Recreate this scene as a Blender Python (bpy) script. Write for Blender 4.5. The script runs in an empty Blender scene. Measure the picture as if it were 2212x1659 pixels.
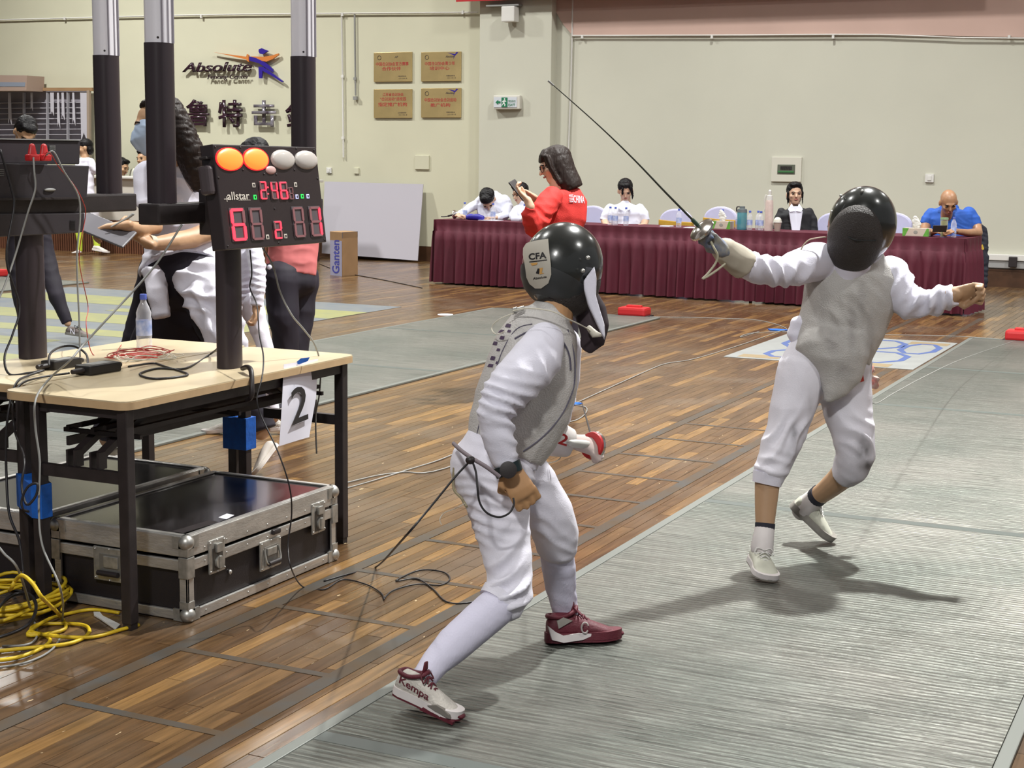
import bpy, bmesh, math, random
import numpy as np
from math import sin, cos, pi, radians, sqrt, atan, atan2
from mathutils import Vector, Matrix, noise
random.seed(7)
SC = bpy.context.scene
COL = SC.collection
# ---------------------------------------------------------------- camera
F = 3300.0; CX = 1106.0; CY = 829.5; H = 1.5
_yaw = radians(25.6); _rol = 0.012; _p = atan((829.5-343)/F)
FW = np.array([-sin(_yaw)*cos(_p), cos(_yaw)*cos(_p), -sin(_p)])
_r = np.array([cos(_yaw), sin(_yaw), 0.0]); _u = np.cross(_r, FW)
RT = cos(_rol)*_r+sin(_rol)*_u
UP = cos(_rol)*_u-sin(_rol)*_r
cam = bpy.data.objects.new('camera', bpy.data.cameras.new('camera'))
COL.objects.link(cam); SC.camera = cam
cam.data.sensor_width = 36.0; cam.data.lens = 36.0*F/2212.0; cam.data.clip_end = 200
m = Matrix.Identity(4)
for i in range(3):
    m[i][0] = RT[i]; m[i][1] = UP[i]; m[i][2] = -FW[i]
m[2][3] = H
cam.matrix_world = m
# ---------------------------------------------------------------- world, lights, exposure
SC.view_settings.view_transform = 'Standard'; SC.view_settings.look = 'None'
SC.view_settings.exposure = 0.0; SC.view_settings.gamma = 1.0; SC.view_settings.use_curve_mapping = False
SC.cycles.max_bounces = 6; SC.cycles.diffuse_bounces = 3; SC.cycles.glossy_bounces = 3
SC.cycles.transparent_max_bounces = 12; SC.cycles.transmission_bounces = 4
SC.cycles.caustics_reflective = False; SC.cycles.caustics_refractive = False
W = bpy.data.worlds.new('world'); SC.world = W; W.use_nodes = True
W.node_tree.nodes['Background'].inputs[0].default_value = (0.97, 0.97, 1.0, 1)
W.node_tree.nodes['Background'].inputs[1].default_value = 0.24
def area(name, loc, size, energy, color, sy=None, rot=(0, 0, 0), spread=180):
    l = bpy.data.lights.new(name, 'AREA'); l.size = size; l.energy = energy; l.color = color
    if sy: l.shape = 'RECTANGLE'; l.size_y = sy
    l.spread = radians(spread)
    o = bpy.data.objects.new(name, l); COL.objects.link(o); o.location = loc; o.rotation_euler = rot
    return o
# high-bay gym lamps (their fittings are built further down at the same places)
LAMPS = [(-1.15, 8.5, 7.4, 0.26, 980, 150), (-0.2, -3.2, 7.0, 0.8, 640, 165), (-6.0, 5.0, 7.4, 0.5, 170, 150), (-5.6, 11.4, 7.4, 0.5, 200, 150),  # second entry is a fill lamp added behind the camera
         (-10.5, 9.0, 7.4, 0.5, 240, 150), (-10.6, 15.6, 7.4, 0.5, 260, 142), (-5.2, 16.2, 7.4, 0.5, 250, 142), (1.8, 15.6, 7.4, 0.5, 340, 142),
         (-16.0, 15.6, 7.4, 0.5, 560, 150), (4.0, 5.0, 7.4, 0.5, 170, 150)]
for i, (x, y, z, s, e, sp) in enumerate(LAMPS):
    area('lamp_light', (x, y, z-0.12), s, e, (1.0, 1.0, 0.965), spread=sp)
# ---------------------------------------------------------------- pixel helpers (for measuring positions on the real planes)
CAMP = np.array([0.0, 0.0, H])
def ray(x, y): return FW*F+RT*(x-CX)-UP*(y-CY)
def at(x, y, d): return CAMP+ray(x, y)*d/F                 # point at depth d
def fl(x, y, z=0.0): r = ray(x, y); return CAMP+r*(z-H)/r[2]   # point on a horizontal plane
def onY(x, y, Y): r = ray(x, y); return CAMP+r*Y/r[1]      # point on a wall plane
def onP(x, y, O, n): r = ray(x, y); return CAMP+r*(np.dot(np.array(O)-CAMP, n)/np.dot(r, n))
def V(*a): return np.array(a, float)
def nrm(v): v = np.array(v, float); return v/max(1e-9, np.linalg.norm(v))
# ---------------------------------------------------------------- materials
MATS = {}
def mat(name, col, rough=0.6, metal=0.0, var=0.0, vscale=8.0, bump=0.0, bscale=60.0, emit=0.0, ecol=None, coat=0.0,
        stretch=(1, 1, 1), trans=0.0, col2=None, sheen=0.0, objrand=0.0, stain=None):
    if name in MATS: return MATS[name]
    M = bpy.data.materials.new(name); M.use_nodes = True
    nt = M.node_tree; N = nt.nodes; L = nt.links; b = N['Principled BSDF']
    b.inputs['Base Color'].default_value = (*col, 1); b.inputs['Roughness'].default_value = rough
    b.inputs['Metallic'].default_value = metal
    if coat: b.inputs['Coat Weight'].default_value = coat; b.inputs['Coat Roughness'].default_value = 0.08
    if sheen: b.inputs['Sheen Weight'].default_value = sheen
    tc = N.new('ShaderNodeTexCoord'); mp = N.new('ShaderNodeMapping'); mp.inputs['Scale'].default_value = stretch
    L.new(tc.outputs['Object'], mp.inputs['Vector'])
    if var or col2:
        n = N.new('ShaderNodeTexNoise'); n.inputs['Scale'].default_value = vscale; n.inputs['Detail'].default_value = 6
        L.new(mp.outputs[0], n.inputs['Vector'])
        r = N.new('ShaderNodeValToRGB'); c2 = col2 or tuple(c*(1-var) for c in col)
        c1 = col if col2 else tuple(min(1, c*(1+var*0.5)) for c in col)
        r.color_ramp.elements[0].position = 0.3; r.color_ramp.elements[1].position = 0.7
        r.color_ramp.elements[0].color = (*c2, 1); r.color_ramp.elements[1].color = (*c1, 1)
        L.new(n.outputs['Fac'], r.inputs[0]); out = r.outputs[0]
        if objrand:
            oi = N.new('ShaderNodeObjectInfo'); hs = N.new('ShaderNodeHueSaturation')
            mr = N.new('ShaderNodeMapRange'); mr.inputs[3].default_value = 1-objrand; mr.inputs[4].default_value = 1+objrand
            L.new(oi.outputs['Random'], mr.inputs[0]); L.new(mr.outputs[0], hs.inputs['Value']); L.new(out, hs.inputs['Color']); out = hs.outputs[0]
        L.new(out, b.inputs['Base Color'])
    if stain:
        at_ = N.new('ShaderNodeAttribute'); at_.attribute_name = 'stain'; sm_ = N.new('ShaderNodeMixRGB'); sm_.inputs[2].default_value = (*stain, 1)
        L.new(at_.outputs['Fac'], sm_.inputs[0]); src = b.inputs['Base Color'].links[0].from_socket; L.new(src, sm_.inputs[1]); L.new(sm_.outputs[0], b.inputs['Base Color'])
    if bump:
        n2 = N.new('ShaderNodeTexNoise'); n2.inputs['Scale'].default_value = bscale; n2.inputs['Detail'].default_value = 4
        L.new(mp.outputs[0], n2.inputs['Vector'])
        bp = N.new('ShaderNodeBump'); bp.inputs['Strength'].default_value = bump; bp.inputs['Distance'].default_value = 0.01
        L.new(n2.outputs['Fac'], bp.inputs['Height']); L.new(bp.outputs[0], b.inputs['Normal'])
    if emit:
        b.inputs['Emission Color'].default_value = (*(ecol or col), 1); b.inputs['Emission Strength'].default_value = emit
    if trans:
        t = N.new('ShaderNodeBsdfTransparent'); mx = N.new('ShaderNodeMixShader'); mx.inputs[0].default_value = trans
        lw = N.new('ShaderNodeLayerWeight'); lw.inputs[0].default_value = 0.35
        mm = N.new('ShaderNodeMath'); mm.operation = 'MULTIPLY_ADD'; mm.inputs[1].default_value = -trans*0.75; mm.inputs[2].default_value = trans
        L.new(lw.outputs['Facing'], mm.inputs[0]); L.new(mm.outputs[0], mx.inputs[0])
        L.new(b.outputs[0], mx.inputs[1]); L.new(t.outputs[0], mx.inputs[2])
        L.new(mx.outputs[0], N['Material Output'].inputs['Surface'])
    MATS[name] = M; return M
def board_mat(name, island):
    M = bpy.data.materials.new(name); M.use_nodes = True
    nt = M.node_tree; N = nt.nodes; L = nt.links; b = N['Principled BSDF']
    if island: g = N.new('ShaderNodeNewGeometry'); rnd = g.outputs['Random Per Island']
    else: g = N.new('ShaderNodeObjectInfo'); rnd = g.outputs['Random']
    ge = N.new('ShaderNodeNewGeometry')
    ramp = N.new('ShaderNodeValToRGB'); cr = ramp.color_ramp
    cols = [(0.0, (0.074, 0.039, 0.017)), (0.3, (0.112, 0.061, 0.026)), (0.6, (0.095, 0.050, 0.022)), (0.85, (0.165, 0.092, 0.037)), (1.0, (0.23, 0.125, 0.042))]
    cr.elements[0].position = 0; cr.elements[0].color = (*cols[0][1], 1); cr.elements[1].position = 1; cr.elements[1].color = (*cols[4][1], 1)
    for p_, c_ in cols[1:4]: e = cr.elements.new(p_); e.color = (*c_, 1)
    L.new(rnd, ramp.inputs[0])
    mp = N.new('ShaderNodeMapping'); mp.inputs['Scale'].default_value = (34, 2.2, 10); L.new(ge.outputs['Position'], mp.inputs['Vector'])
    n = N.new('ShaderNodeTexNoise'); n.inputs['Scale'].default_value = 1.6; n.inputs['Detail'].default_value = 7; L.new(mp.outputs[0], n.inputs['Vector'])
    hs = N.new('ShaderNodeHueSaturation'); mr = N.new('ShaderNodeMapRange'); mr.inputs[1].default_value = 0.3; mr.inputs[2].default_value = 0.7
    mr.inputs[3].default_value = 0.6; mr.inputs[4].default_value = 1.35
    L.new(n.outputs['Fac'], mr.inputs[0]); L.new(mr.outputs[0], hs.inputs['Value']); L.new(ramp.outputs[0], hs.inputs['Color'])
    # worn, greyed patches of varnish
    n3 = N.new('ShaderNodeTexNoise'); n3.inputs['Scale'].default_value = 1.7; n3.inputs['Detail'].default_value = 8; L.new(ge.outputs['Position'], n3.inputs['Vector'])
    mr3 = N.new('ShaderNodeMapRange'); mr3.inputs[1].default_value = 0.5; mr3.inputs[2].default_value = 0.68; mr3.inputs[4].default_value = 0.5
    L.new(n3.outputs['Fac'], mr3.inputs[0])
    mx = N.new('ShaderNodeMixRGB'); mx.inputs[2].default_value = (0.14, 0.105, 0.075, 1); L.new(mr3.outputs[0], mx.inputs[0]); L.new(hs.outputs[0], mx.inputs[1])
    n4 = N.new('ShaderNodeTexNoise'); n4.inputs['Scale'].default_value = 45; n4.inputs['Detail'].default_value = 2
    mp4 = N.new('ShaderNodeMapping'); mp4.inputs['Scale'].default_value = (1, .35, 1); L.new(ge.outputs['Position'], mp4.inputs['Vector']); L.new(mp4.outputs[0], n4.inputs['Vector'])
    gt = N.new('ShaderNodeMapRange'); gt.inputs[1].default_value = 0.735; gt.inputs[2].default_value = 0.76; L.new(n4.outputs['Fac'], gt.inputs[0])
    mx2 = N.new('ShaderNodeMixRGB'); mx2.inputs[2].default_value = (0.55, 0.42, 0.25, 1); L.new(gt.outputs[0], mx2.inputs[0]); L.new(mx.outputs[0], mx2.inputs[1])
    L.new(mx2.outputs[0], b.inputs['Base Color'])
    rr = N.new('ShaderNodeMapRange'); rr.inputs[3].default_value = 0.16; rr.inputs[4].default_value = 0.34; L.new(n3.outputs['Fac'], rr.inputs[0])
    L.new(rr.outputs[0], b.inputs['Roughness'])
    b.inputs['IOR'].default_value = 1.55
    bp = N.new('ShaderNodeBump'); bp.inputs['Strength'].default_value = 0.12; bp.inputs['Distance'].default_value = 0.003
    L.new(n.outputs['Fac'], bp.inputs['Height']); L.new(bp.outputs[0], b.inputs['Normal'])
    return M
def piste_mat():
    M = bpy.data.materials.new('ribbed_aluminium'); M.use_nodes = True
    nt = M.node_tree; N = nt.nodes; L = nt.links; b = N['Principled BSDF']
    g = N.new('ShaderNodeNewGeometry'); sx = N.new('ShaderNodeSeparateXYZ'); L.new(g.outputs['Position'], sx.inputs[0])
    mu = N.new('ShaderNodeMath'); mu.operation = 'MULTIPLY'; mu.inputs[1].default_value = 2*pi/0.026; nj = N.new('ShaderNodeTexNoise'); nj.inputs['Scale'].default_value = 2.3; nj.inputs['Detail'].default_value = 2; L.new(g.outputs['Position'], nj.inputs['Vector'])
    ad = N.new('ShaderNodeMath'); ad.operation = 'MULTIPLY_ADD'; ad.inputs[1].default_value = 0.05; L.new(nj.outputs['Fac'], ad.inputs[0]); L.new(sx.outputs['Y'], ad.inputs[2]); L.new(ad.outputs[0], mu.inputs[0])
    si = N.new('ShaderNodeMath'); si.operation = 'SINE'; L.new(mu.outputs[0], si.inputs[0])
    ma = N.new('ShaderNodeMapRange'); ma.inputs[1].default_value = -1; ma.inputs[2].default_value = -0.2; ma.inputs[3].default_value = 0.74; ma.inputs[4].default_value = 1.0
    L.new(si.outputs[0], ma.inputs[0])
    mp = N.new('ShaderNodeMapping'); mp.inputs['Scale'].default_value = (1.6, 46, 1); L.new(g.outputs['Position'], mp.inputs['Vector'])
    n = N.new('ShaderNodeTexNoise'); n.inputs['Scale'].default_value = 2.0; n.inputs['Detail'].default_value = 6; L.new(mp.outputs[0], n.inputs['Vector'])
    r = N.new('ShaderNodeValToRGB'); r.color_ramp.elements[0].position = 0.33; r.color_ramp.elements[1].position = 0.68
    r.color_ramp.elements[0].color = (0.125, 0.126, 0.118, 1); r.color_ramp.elements[1].color = (0.235, 0.237, 0.221, 1)
    L.new(n.outputs['Fac'], r.inputs[0])
    n2 = N.new('ShaderNodeTexNoise'); n2.inputs['Scale'].default_value = 1.3; n2.inputs['Detail'].default_value = 5; L.new(g.outputs['Position'], n2.inputs['Vector'])
    r2 = N.new('ShaderNodeValToRGB'); r2.color_ramp.elements[0].position = 0.35; r2.color_ramp.elements[1].position = 0.65
    r2.color_ramp.elements[0].color = (0.72, 0.78, 0.74, 1); r2.color_ramp.elements[1].color = (1.06, 1.04, 1.0, 1); L.new(n2.outputs['Fac'], r2.inputs[0])
    m1 = N.new('ShaderNodeMixRGB'); m1.blend_type = 'MULTIPLY'; m1.inputs[0].default_value = 1; L.new(r.outputs[0], m1.inputs[1]); L.new(r2.outputs[0], m1.inputs[2])
    m2 = N.new('ShaderNodeMixRGB'); m2.blend_type = 'MULTIPLY'; m2.inputs[0].default_value = 0.8; L.new(m1.outputs[0], m2.inputs[1]); L.new(ma.outputs[0], m2.inputs[2])
    L.new(m2.outputs[0], b.inputs['Base Color'])
    b.inputs['Metallic'].default_value = 0.7; b.inputs['Roughness'].default_value = 0.42
    bp = N.new('ShaderNodeBump'); bp.inputs['Strength'].default_value = 1.0; bp.inputs['Distance'].default_value = 0.0022
    fd = N.new('ShaderNodeMapRange'); fd.inputs[1].default_value = 4.6; fd.inputs[2].default_value = 7.6; fd.inputs[3].default_value = 1; fd.inputs[4].default_value = 0; L.new(sx.outputs['Y'], fd.inputs[0])
    k1 = N.new('ShaderNodeMath'); k1.operation = 'MULTIPLY'; L.new(si.outputs[0], k1.inputs[0]); L.new(fd.outputs[0], k1.inputs[1])
    k2 = N.new('ShaderNodeMath'); k2.operation = 'MULTIPLY_ADD'; k2.inputs[1].default_value = 4.6; L.new(n.outputs['Fac'], k2.inputs[0]); L.new(k1.outputs[0], k2.inputs[2])
    m3 = N.new('ShaderNodeMath'); m3.operation = 'MULTIPLY'; m3.inputs[1].default_value = 0.8; L.new(fd.outputs[0], m3.inputs[0]); L.new(m3.outputs[0], m2.inputs[0])
    L.new(k2.outputs[0], bp.inputs['Height']); L.new(bp.outputs[0], b.inputs['Normal'])
    return M
WALL = mat('wall_paint', (0.60, 0.585, 0.445), 0.55, var=0.04, vscale=1.2, bump=0.05, bscale=40)
WALL2 = mat('wall_paint_right', (0.57, 0.565, 0.475), 0.55, var=0.05, vscale=0.7, bump=0.05, bscale=40)
BLACK = mat('black_metal', (0.022, 0.016, 0.017), 0.5, var=0.3, vscale=20, bump=0.05, bscale=300)
DARKPL = mat('black_plastic', (0.026, 0.021, 0.026), 0.5, bump=0.05, bscale=400)
COLPL = mat('column_black', (0.03, 0.021, 0.026), 0.4, bump=0.03, bscale=300)
ALU = mat('aluminium', (0.62, 0.60, 0.57), 0.38, metal=0.75, var=0.25, vscale=9, bump=0.15, bscale=50, stretch=(1, 1, 3))
ZINC = mat('zinc_hardware', (0.5, 0.49, 0.46), 0.42, metal=0.8, var=0.3, vscale=40)
SILV = mat('silver_tube', (0.88, 0.86, 0.92), 0.3, metal=0.1, coat=0.5)
CASE = mat('case_panel', (0.013, 0.010, 0.012), 0.45, bump=0.1, bscale=300)
CASETOP = mat('case_lid_panel', (0.016, 0.014, 0.015), 0.2, var=0.5, vscale=4, coat=0.3)
TABW = mat('table_laminate', (0.58, 0.475, 0.31), 0.35, var=0.06, vscale=3, stretch=(6, 1, 1))
TABE = mat('table_edge', (0.56, 0.39, 0.22), 0.45, var=0.1, vscale=20)
BLUET = mat('blue_tape', (0.006, 0.12, 0.55), 0.55, var=0.2, vscale=25, bump=0.3, bscale=40)
WHITE = mat('fencing_cloth', (0.80, 0.785, 0.90), 0.8, var=0.05, vscale=5, bump=0.12, bscale=250, sheen=0.2)
WHITE2 = mat('white_breeches', (0.80, 0.78, 0.88), 0.8, var=0.06, vscale=5, bump=0.12, bscale=250, sheen=0.2)
DIRTY = mat('worn_white_breeches', (0.84, 0.82, 0.90), 0.85, col2=(0.70, 0.68, 0.75), vscale=4.5, bump=0.12, bscale=250, stain=(.20, .19, .20))
SOCK = mat('white_sock', (0.70, 0.68, 0.83), 0.85, bump=0.15, bscale=200, stretch=(1, 1, .3))
LAME = mat('grey_lame', (0.60, 0.575, 0.56), 0.55, metal=0.12, var=0.16, vscale=6, bump=0.3, bscale=220)
LAME2 = mat('grey_lame_front', (0.53, 0.51, 0.49), 0.55, metal=0.22, var=0.16, vscale=5, bump=0.3, bscale=220, stain=(.24, .22, .22))
SKIN = mat('skin', (0.52, 0.31, 0.18), 0.5, var=0.12, vscale=14)
SKINL = mat('skin_light', (0.60, 0.38, 0.26), 0.5, var=0.1, vscale=14)
SKIND = mat('skin_tanned', (0.40, 0.215, 0.12), 0.42, var=0.1, vscale=14)
HAIR = mat('black_hair', (0.006, 0.005, 0.006), 0.5, bump=0.4, bscale=90, stretch=(1, 1, .12))
HAIRB = mat('brown_black_hair', (0.016, 0.009, 0.007), 0.5, bump=0.45, bscale=90, stretch=(1, 1, .12))
EYE = mat('eye_dark', (0.01, 0.008, 0.008), 0.2); LIP = mat('lips', (0.36, 0.12, 0.10), 0.5)
MASKB = mat('mask_enamel', (0.022, 0.024, 0.023), 0.24, coat=0.5)
MASKM = mat('mask_mesh', (0.028, 0.021, 0.019), 0.5, bump=0.6, bscale=260)
RED = mat('red_sweat', (0.60, 0.028, 0.022), 0.8, var=0.12, vscale=6, bump=0.2, bscale=200)
PINK = mat('coral_shirt', (0.62, 0.17, 0.17), 0.8, var=0.1, vscale=6)
NAVY = mat('dark_trousers', (0.014, 0.010, 0.020), 0.75, var=0.3, vscale=6)
BLUEP = mat('blue_polo', (0.02, 0.10, 0.46), 0.75, var=0.12, vscale=7, bump=0.1, bscale=200)
SHIRT = mat('white_shirt', (0.72, 0.74, 0.86), 0.75, var=0.05, vscale=6)
BLAZ = mat('black_blazer', (0.010, 0.010, 0.013), 0.75)
MAROON = mat('maroon_cloth', (0.088, 0.006, 0.020), 0.75, var=0.16, vscale=4, bump=0.1, bscale=150)
CHW = mat('chair_cover', (0.55, 0.54, 0.74), 0.75, var=0.04, vscale=4)
GOLD = mat('gold_sash', (0.52, 0.30, 0.03), 0.5, var=0.15, vscale=10)
WINE = mat('wine_shoe', (0.115, 0.012, 0.024), 0.6, var=0.2, vscale=20, bump=0.2, bscale=200)
SHOEW = mat('shoe_knit', (0.62, 0.58, 0.53), 0.7, var=0.22, vscale=25, bump=0.5, bscale=160)
SOLEW = mat('shoe_sole_white', (0.74, 0.69, 0.68), 0.6, var=0.08, vscale=20)
SHOEG = mat('shoe_off_white', (0.62, 0.62, 0.52), 0.6, var=0.2, vscale=14)
GREYSOLE = mat('grey_sole', (0.30, 0.28, 0.25), 0.7, var=0.3, vscale=14)
GREYPAINT = mat('worn_grey_paint', (0.068, 0.066, 0.062), 0.35, col2=(0.085, 0.055, 0.030), vscale=7); GREYPAINT.node_tree.nodes['Principled BSDF'].inputs['Specular IOR Level'].default_value = 0.2
PAPER = mat('white_paper', (0.76, 0.75, 0.85), 0.7); INK = mat('black_ink', (0.012, 0.010, 0.012), 0.6)
WHITEP = mat('white_plastic', (0.70, 0.69, 0.66), 0.5)
REDP = mat('red_plastic', (0.50, 0.022, 0.025), 0.4)
CLEAR = mat('clear_pet', (0.85, 0.86, 0.95), 0.06, trans=0.82)
CAPB = mat('blue_cap', (0.09, 0.14, 0.55), 0.45); LABB = mat('bottle_label', (0.16, 0.26, 0.62), 0.5, col2=(0.62, 0.66, 0.84), vscale=30)
CARD = mat('cardboard', (0.33, 0.20, 0.10), 0.8, var=0.12, vscale=5)
CABLEB = mat('black_cable', (0.012, 0.010, 0.012), 0.45); CABLEG = mat('grey_cable', (0.27, 0.27, 0.26), 0.5)
HAIR.node_tree.nodes['Principled BSDF'].inputs['Specular IOR Level'].default_value = 0.22; HAIRB.node_tree.nodes['Principled BSDF'].inputs['Specular IOR Level'].default_value = 0.25
CABLEY = mat('yellow_cable', (0.72, 0.50, 0.02), 0.45, var=0.3, vscale=30); CABLER = mat('red_wire', (0.45, 0.045, 0.035), 0.45)
CABLEW = mat('white_wire', (0.66, 0.62, 0.52), 0.5)
FLOORP = board_mat('floor_board_varnish', False); FLOORS = board_mat('floor_board_varnish_far', True); PISTE = piste_mat()
STEEL = mat('polished_steel', (0.66, 0.62, 0.58), 0.16, metal=0.95)
# ---------------------------------------------------------------- object helpers
ORI = {}
def link(o, parent, origin):
    COL.objects.link(o)
    if parent is not None:
        o.parent = parent; po = ORI[parent.name]; origin = po; o.location = (0, 0, 0)
    else:
        o.location = tuple(origin)
    ORI[o.name] = np.array(origin, float)
    return o
def tag(o, label=None, cat=None, group=None, kind=None):
    if label: o['label'] = label
    if cat: o['category'] = cat
    if group: o['group'] = group
    if kind: o['kind'] = kind
    return o
def thing(name, loc, label, cat, group=None):
    o = bpy.data.objects.new(name, None); o.empty_display_size = 0.1
    link(o, None, loc); return tag(o, label, cat, group)
def smooth(me, ang=None):
    me.polygons.foreach_set('use_smooth', [True]*len(me.polygons))
    if ang:
        try: me.set_sharp_from_angle(angle=radians(ang))
        except Exception: pass
class MB:
    """collects closed shapes in world coordinates; build() makes them ONE mesh object"""
    def __init__(s): s.v = []; s.f = []
    def add(s, vs, fs):
        k = len(s.v); s.v += [tuple(map(float, v)) for v in vs]; s.f += [tuple(i+k for i in f) for f in fs]; return s
    def box(s, c, size, ax=None):
        ax = ax or (V(1, 0, 0), V(0, 1, 0), V(0, 0, 1)); c = V(*c); h = [d/2 for d in size]
        vs = [c+ax[0]*h[0]*i+ax[1]*h[1]*j+ax[2]*h[2]*k for i in (-1, 1) for j in (-1, 1) for k in (-1, 1)]
        return s.add(vs, [(0, 1, 3, 2), (4, 6, 7, 5), (0, 4, 5, 1), (2, 3, 7, 6), (0, 2, 6, 4), (1, 5, 7, 3)])
    def box2(s, lo, hi): return s.box([(a+b)/2 for a, b in zip(lo, hi)], [abs(b-a) for a, b in zip(lo, hi)])
    def bar(s, p, q, w, h=None, up=(0, 0, 1)):
        p = V(*p); q = V(*q); d = nrm(q-p); u = V(*up)
        if abs(np.dot(u, d)) > 0.95: u = V(1, 0, 0)
        sd = nrm(np.cross(d, u)); u = np.cross(sd, d)
        return s.box((p+q)/2, (np.linalg.norm(q-p), w, h or w), (d, sd, u))
    def prism(s, pts, d):
        """closed outline pts (3D, planar) extruded by vector d"""
        n = len(pts); d = V(*d); a = [V(*p) for p in pts]
        return s.add(a+[p+d for p in a], [tuple(range(n))[::-1], tuple(range(n, 2*n))]+[(i, (i+1) % n, n+(i+1) % n, n+i) for i in range(n)])
    def loft(s, secs, side=None, n=14, cap=(1, 1), pw=2.0):
        """secs: list of (point, a, b); a along side, b perpendicular"""
        P = [V(*q[0]) for q in secs]; m_ = len(P); rings = []
        if side is None: side = RT
        for i in range(m_):
            t = nrm(P[min(i+1, m_-1)]-P[max(i-1, 0)])
            sd = V(*side)-t*np.dot(side, t)
            if np.linalg.norm(sd) < .15: sd = np.cross(t, FW)
            sd = nrm(sd); bd = np.cross(t, sd); rings.append((P[i], t, sd, bd, secs[i][1], secs[i][2]))
        def ring(c, sd, bd, a, b):
            out = []
            for k in range(n):
                w = 2*pi*k/n; x = cos(w); y = sin(w)
                if pw != 2: x = math.copysign(abs(x)**(2/pw), x); y = math.copysign(abs(y)**(2/pw), y)
                out.append(c+sd*a*x+bd*b*y)
            return out
        rs = []
        c, t, sd, bd, a, b = rings[0]; r = min(a, b)
        if cap[0] == 2:
            for q in (.12, .5, .87): rs.append(ring(c-t*r*sqrt(1-q*q)*1.0, sd, bd, a*q, b*q))
        for (c, t, sd, bd, a, b) in rings: rs.append(ring(c, sd, bd, a, b))
        r = min(a, b)
        if cap[1] == 2:
            for q in (.87, .5, .12): rs.append(ring(c+t*r*sqrt(1-q*q)*1.0, sd, bd, a*q, b*q))
        vs = [p for q in rs for p in q]; fs = []
        for i in range(len(rs)-1):
            for k in range(n):
                k2 = (k+1) % n; fs.append((i*n+k, i*n+k2, (i+1)*n+k2, (i+1)*n+k))
        if cap[0]: fs.append(tuple(range(n))[::-1])
        if cap[1]: fs.append(tuple((len(rs)-1)*n+k for k in range(n)))
        return s.add(vs, fs)
    def cyl(s, p, q, r, r2=None, n=16): return s.loft([(p, r, r), (q, r2 or r, r2 or r)], side=perp(V(*q)-V(*p)), n=n)
    def ell(s, c, r, ax=None, n=14, m_=9):
        ax = ax or (V(1, 0, 0), V(0, 1, 0), V(0, 0, 1)); c = V(*c); vs = [c-ax[2]*r[2]]; fs = []
        for i in range(1, m_):
            ph = -pi/2+pi*i/m_
            for k in range(n):
                w = 2*pi*k/n; vs.append(c+ax[0]*r[0]*cos(ph)*cos(w)+ax[1]*r[1]*cos(ph)*sin(w)+ax[2]*r[2]*sin(ph))
        vs.append(c+ax[2]*r[2]); T = len(vs)-1
        for k in range(n): fs.append((0, 1+(k+1) % n, 1+k)); fs.append((T, T-n+k, T-n+(k+1) % n))
        for i in range(m_-2):
            for k in range(n):
                a = 1+i*n+k; b = 1+i*n+(k+1) % n; fs.append((a, b, b+n, a+n))
        return s.add(vs, fs)
    def tube(s, pts, r, n=7, res=6, closed=False):
        P = spline([V(*p) for p in pts], res); m_ = len(P); rings = []
        T = [nrm(P[min(i+1, m_-1)]-P[max(i-1, 0)]) for i in range(m_)]
        sd = perp(T[0]); vs = []
        for i in range(m_):
            sd = nrm(sd-T[i]*np.dot(sd, T[i])); bd = np.cross(T[i], sd)
            rr = r if not callable(r) else r(i/(m_-1))
            vs += [P[i]+sd*rr*cos(2*pi*k/n)+bd*rr*sin(2*pi*k/n) for k in range(n)]
        fs = [(i*n+k, i*n+(k+1) % n, (i+1)*n+(k+1) % n, (i+1)*n+k) for i in range(m_-1) for k in range(n)]
        fs += [tuple(range(n))[::-1], tuple((m_-1)*n+k for k in range(n))]
        return s.add(vs, fs)
    def build(s, name, material, parent=None, sm=None, bevel=0.0, origin=None):
        if parent is not None: o_ = ORI[parent.name]
        elif origin is not None: o_ = V(*origin)
        else:
            a = np.array(s.v); o_ = V((a[:, 0].min()+a[:, 0].max())/2, (a[:, 1].min()+a[:, 1].max())/2, a[:, 2].min())
        me = bpy.data.meshes.new(name); me.from_pydata([tuple(V(*v)-o_) for v in s.v], [], s.f); me.materials.append(material)
        if bevel:
            bm = bmesh.new(); bm.from_mesh(me); bmesh.ops.recalc_face_normals(bm, faces=bm.faces)
            ed = [e for e in bm.edges if len(e.link_faces) == 2 and e.calc_face_angle(0) > 0.6]
            bmesh.ops.bevel(bm, geom=ed, offset=bevel, segments=2, affect='EDGES', profile=0.6, clamp_overlap=True)
            bm.to_mesh(me); bm.free()
        else:
            bm = bmesh.new(); bm.from_mesh(me); bmesh.ops.recalc_face_normals(bm, faces=bm.faces); bm.to_mesh(me); bm.free()
        if sm: smooth(me, sm)
        me.update(); o = bpy.data.objects.new(name, me)
        return link(o, parent, o_)
    def blob(s, name, material, parent, vox=0.008, it=4, wr=None, amp=0.0, freq=14.0, dirv=None, sub=False):
        """voxel-fuse the shapes into one continuous surface, smooth it, add cloth folds"""
        o_ = ORI[parent.name] if parent is not None else np.mean(np.array(s.v), axis=0)
        me = bpy.data.meshes.new(name+'_tmp'); me.from_pydata([tuple(V(*v)-o_) for v in s.v], [], s.f)
        bm = bmesh.new(); bm.from_mesh(me)
        bmesh.ops.recalc_face_normals(bm, faces=bm.faces); bm.to_mesh(me); bm.free()
        t = bpy.data.objects.new('tmp_blob', me); COL.objects.link(t)
        r = t.modifiers.new('r', 'REMESH'); r.mode = 'VOXEL'; r.voxel_size = vox
        if it: q = t.modifiers.new('s', 'SMOOTH'); q.factor = 0.6; q.iterations = it
        dg = bpy.context.evaluated_depsgraph_get(); dg.update()
        out = bpy.data.meshes.new_from_object(t.evaluated_get(dg)); bpy.data.objects.remove(t); bpy.data.meshes.remove(me)
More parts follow.
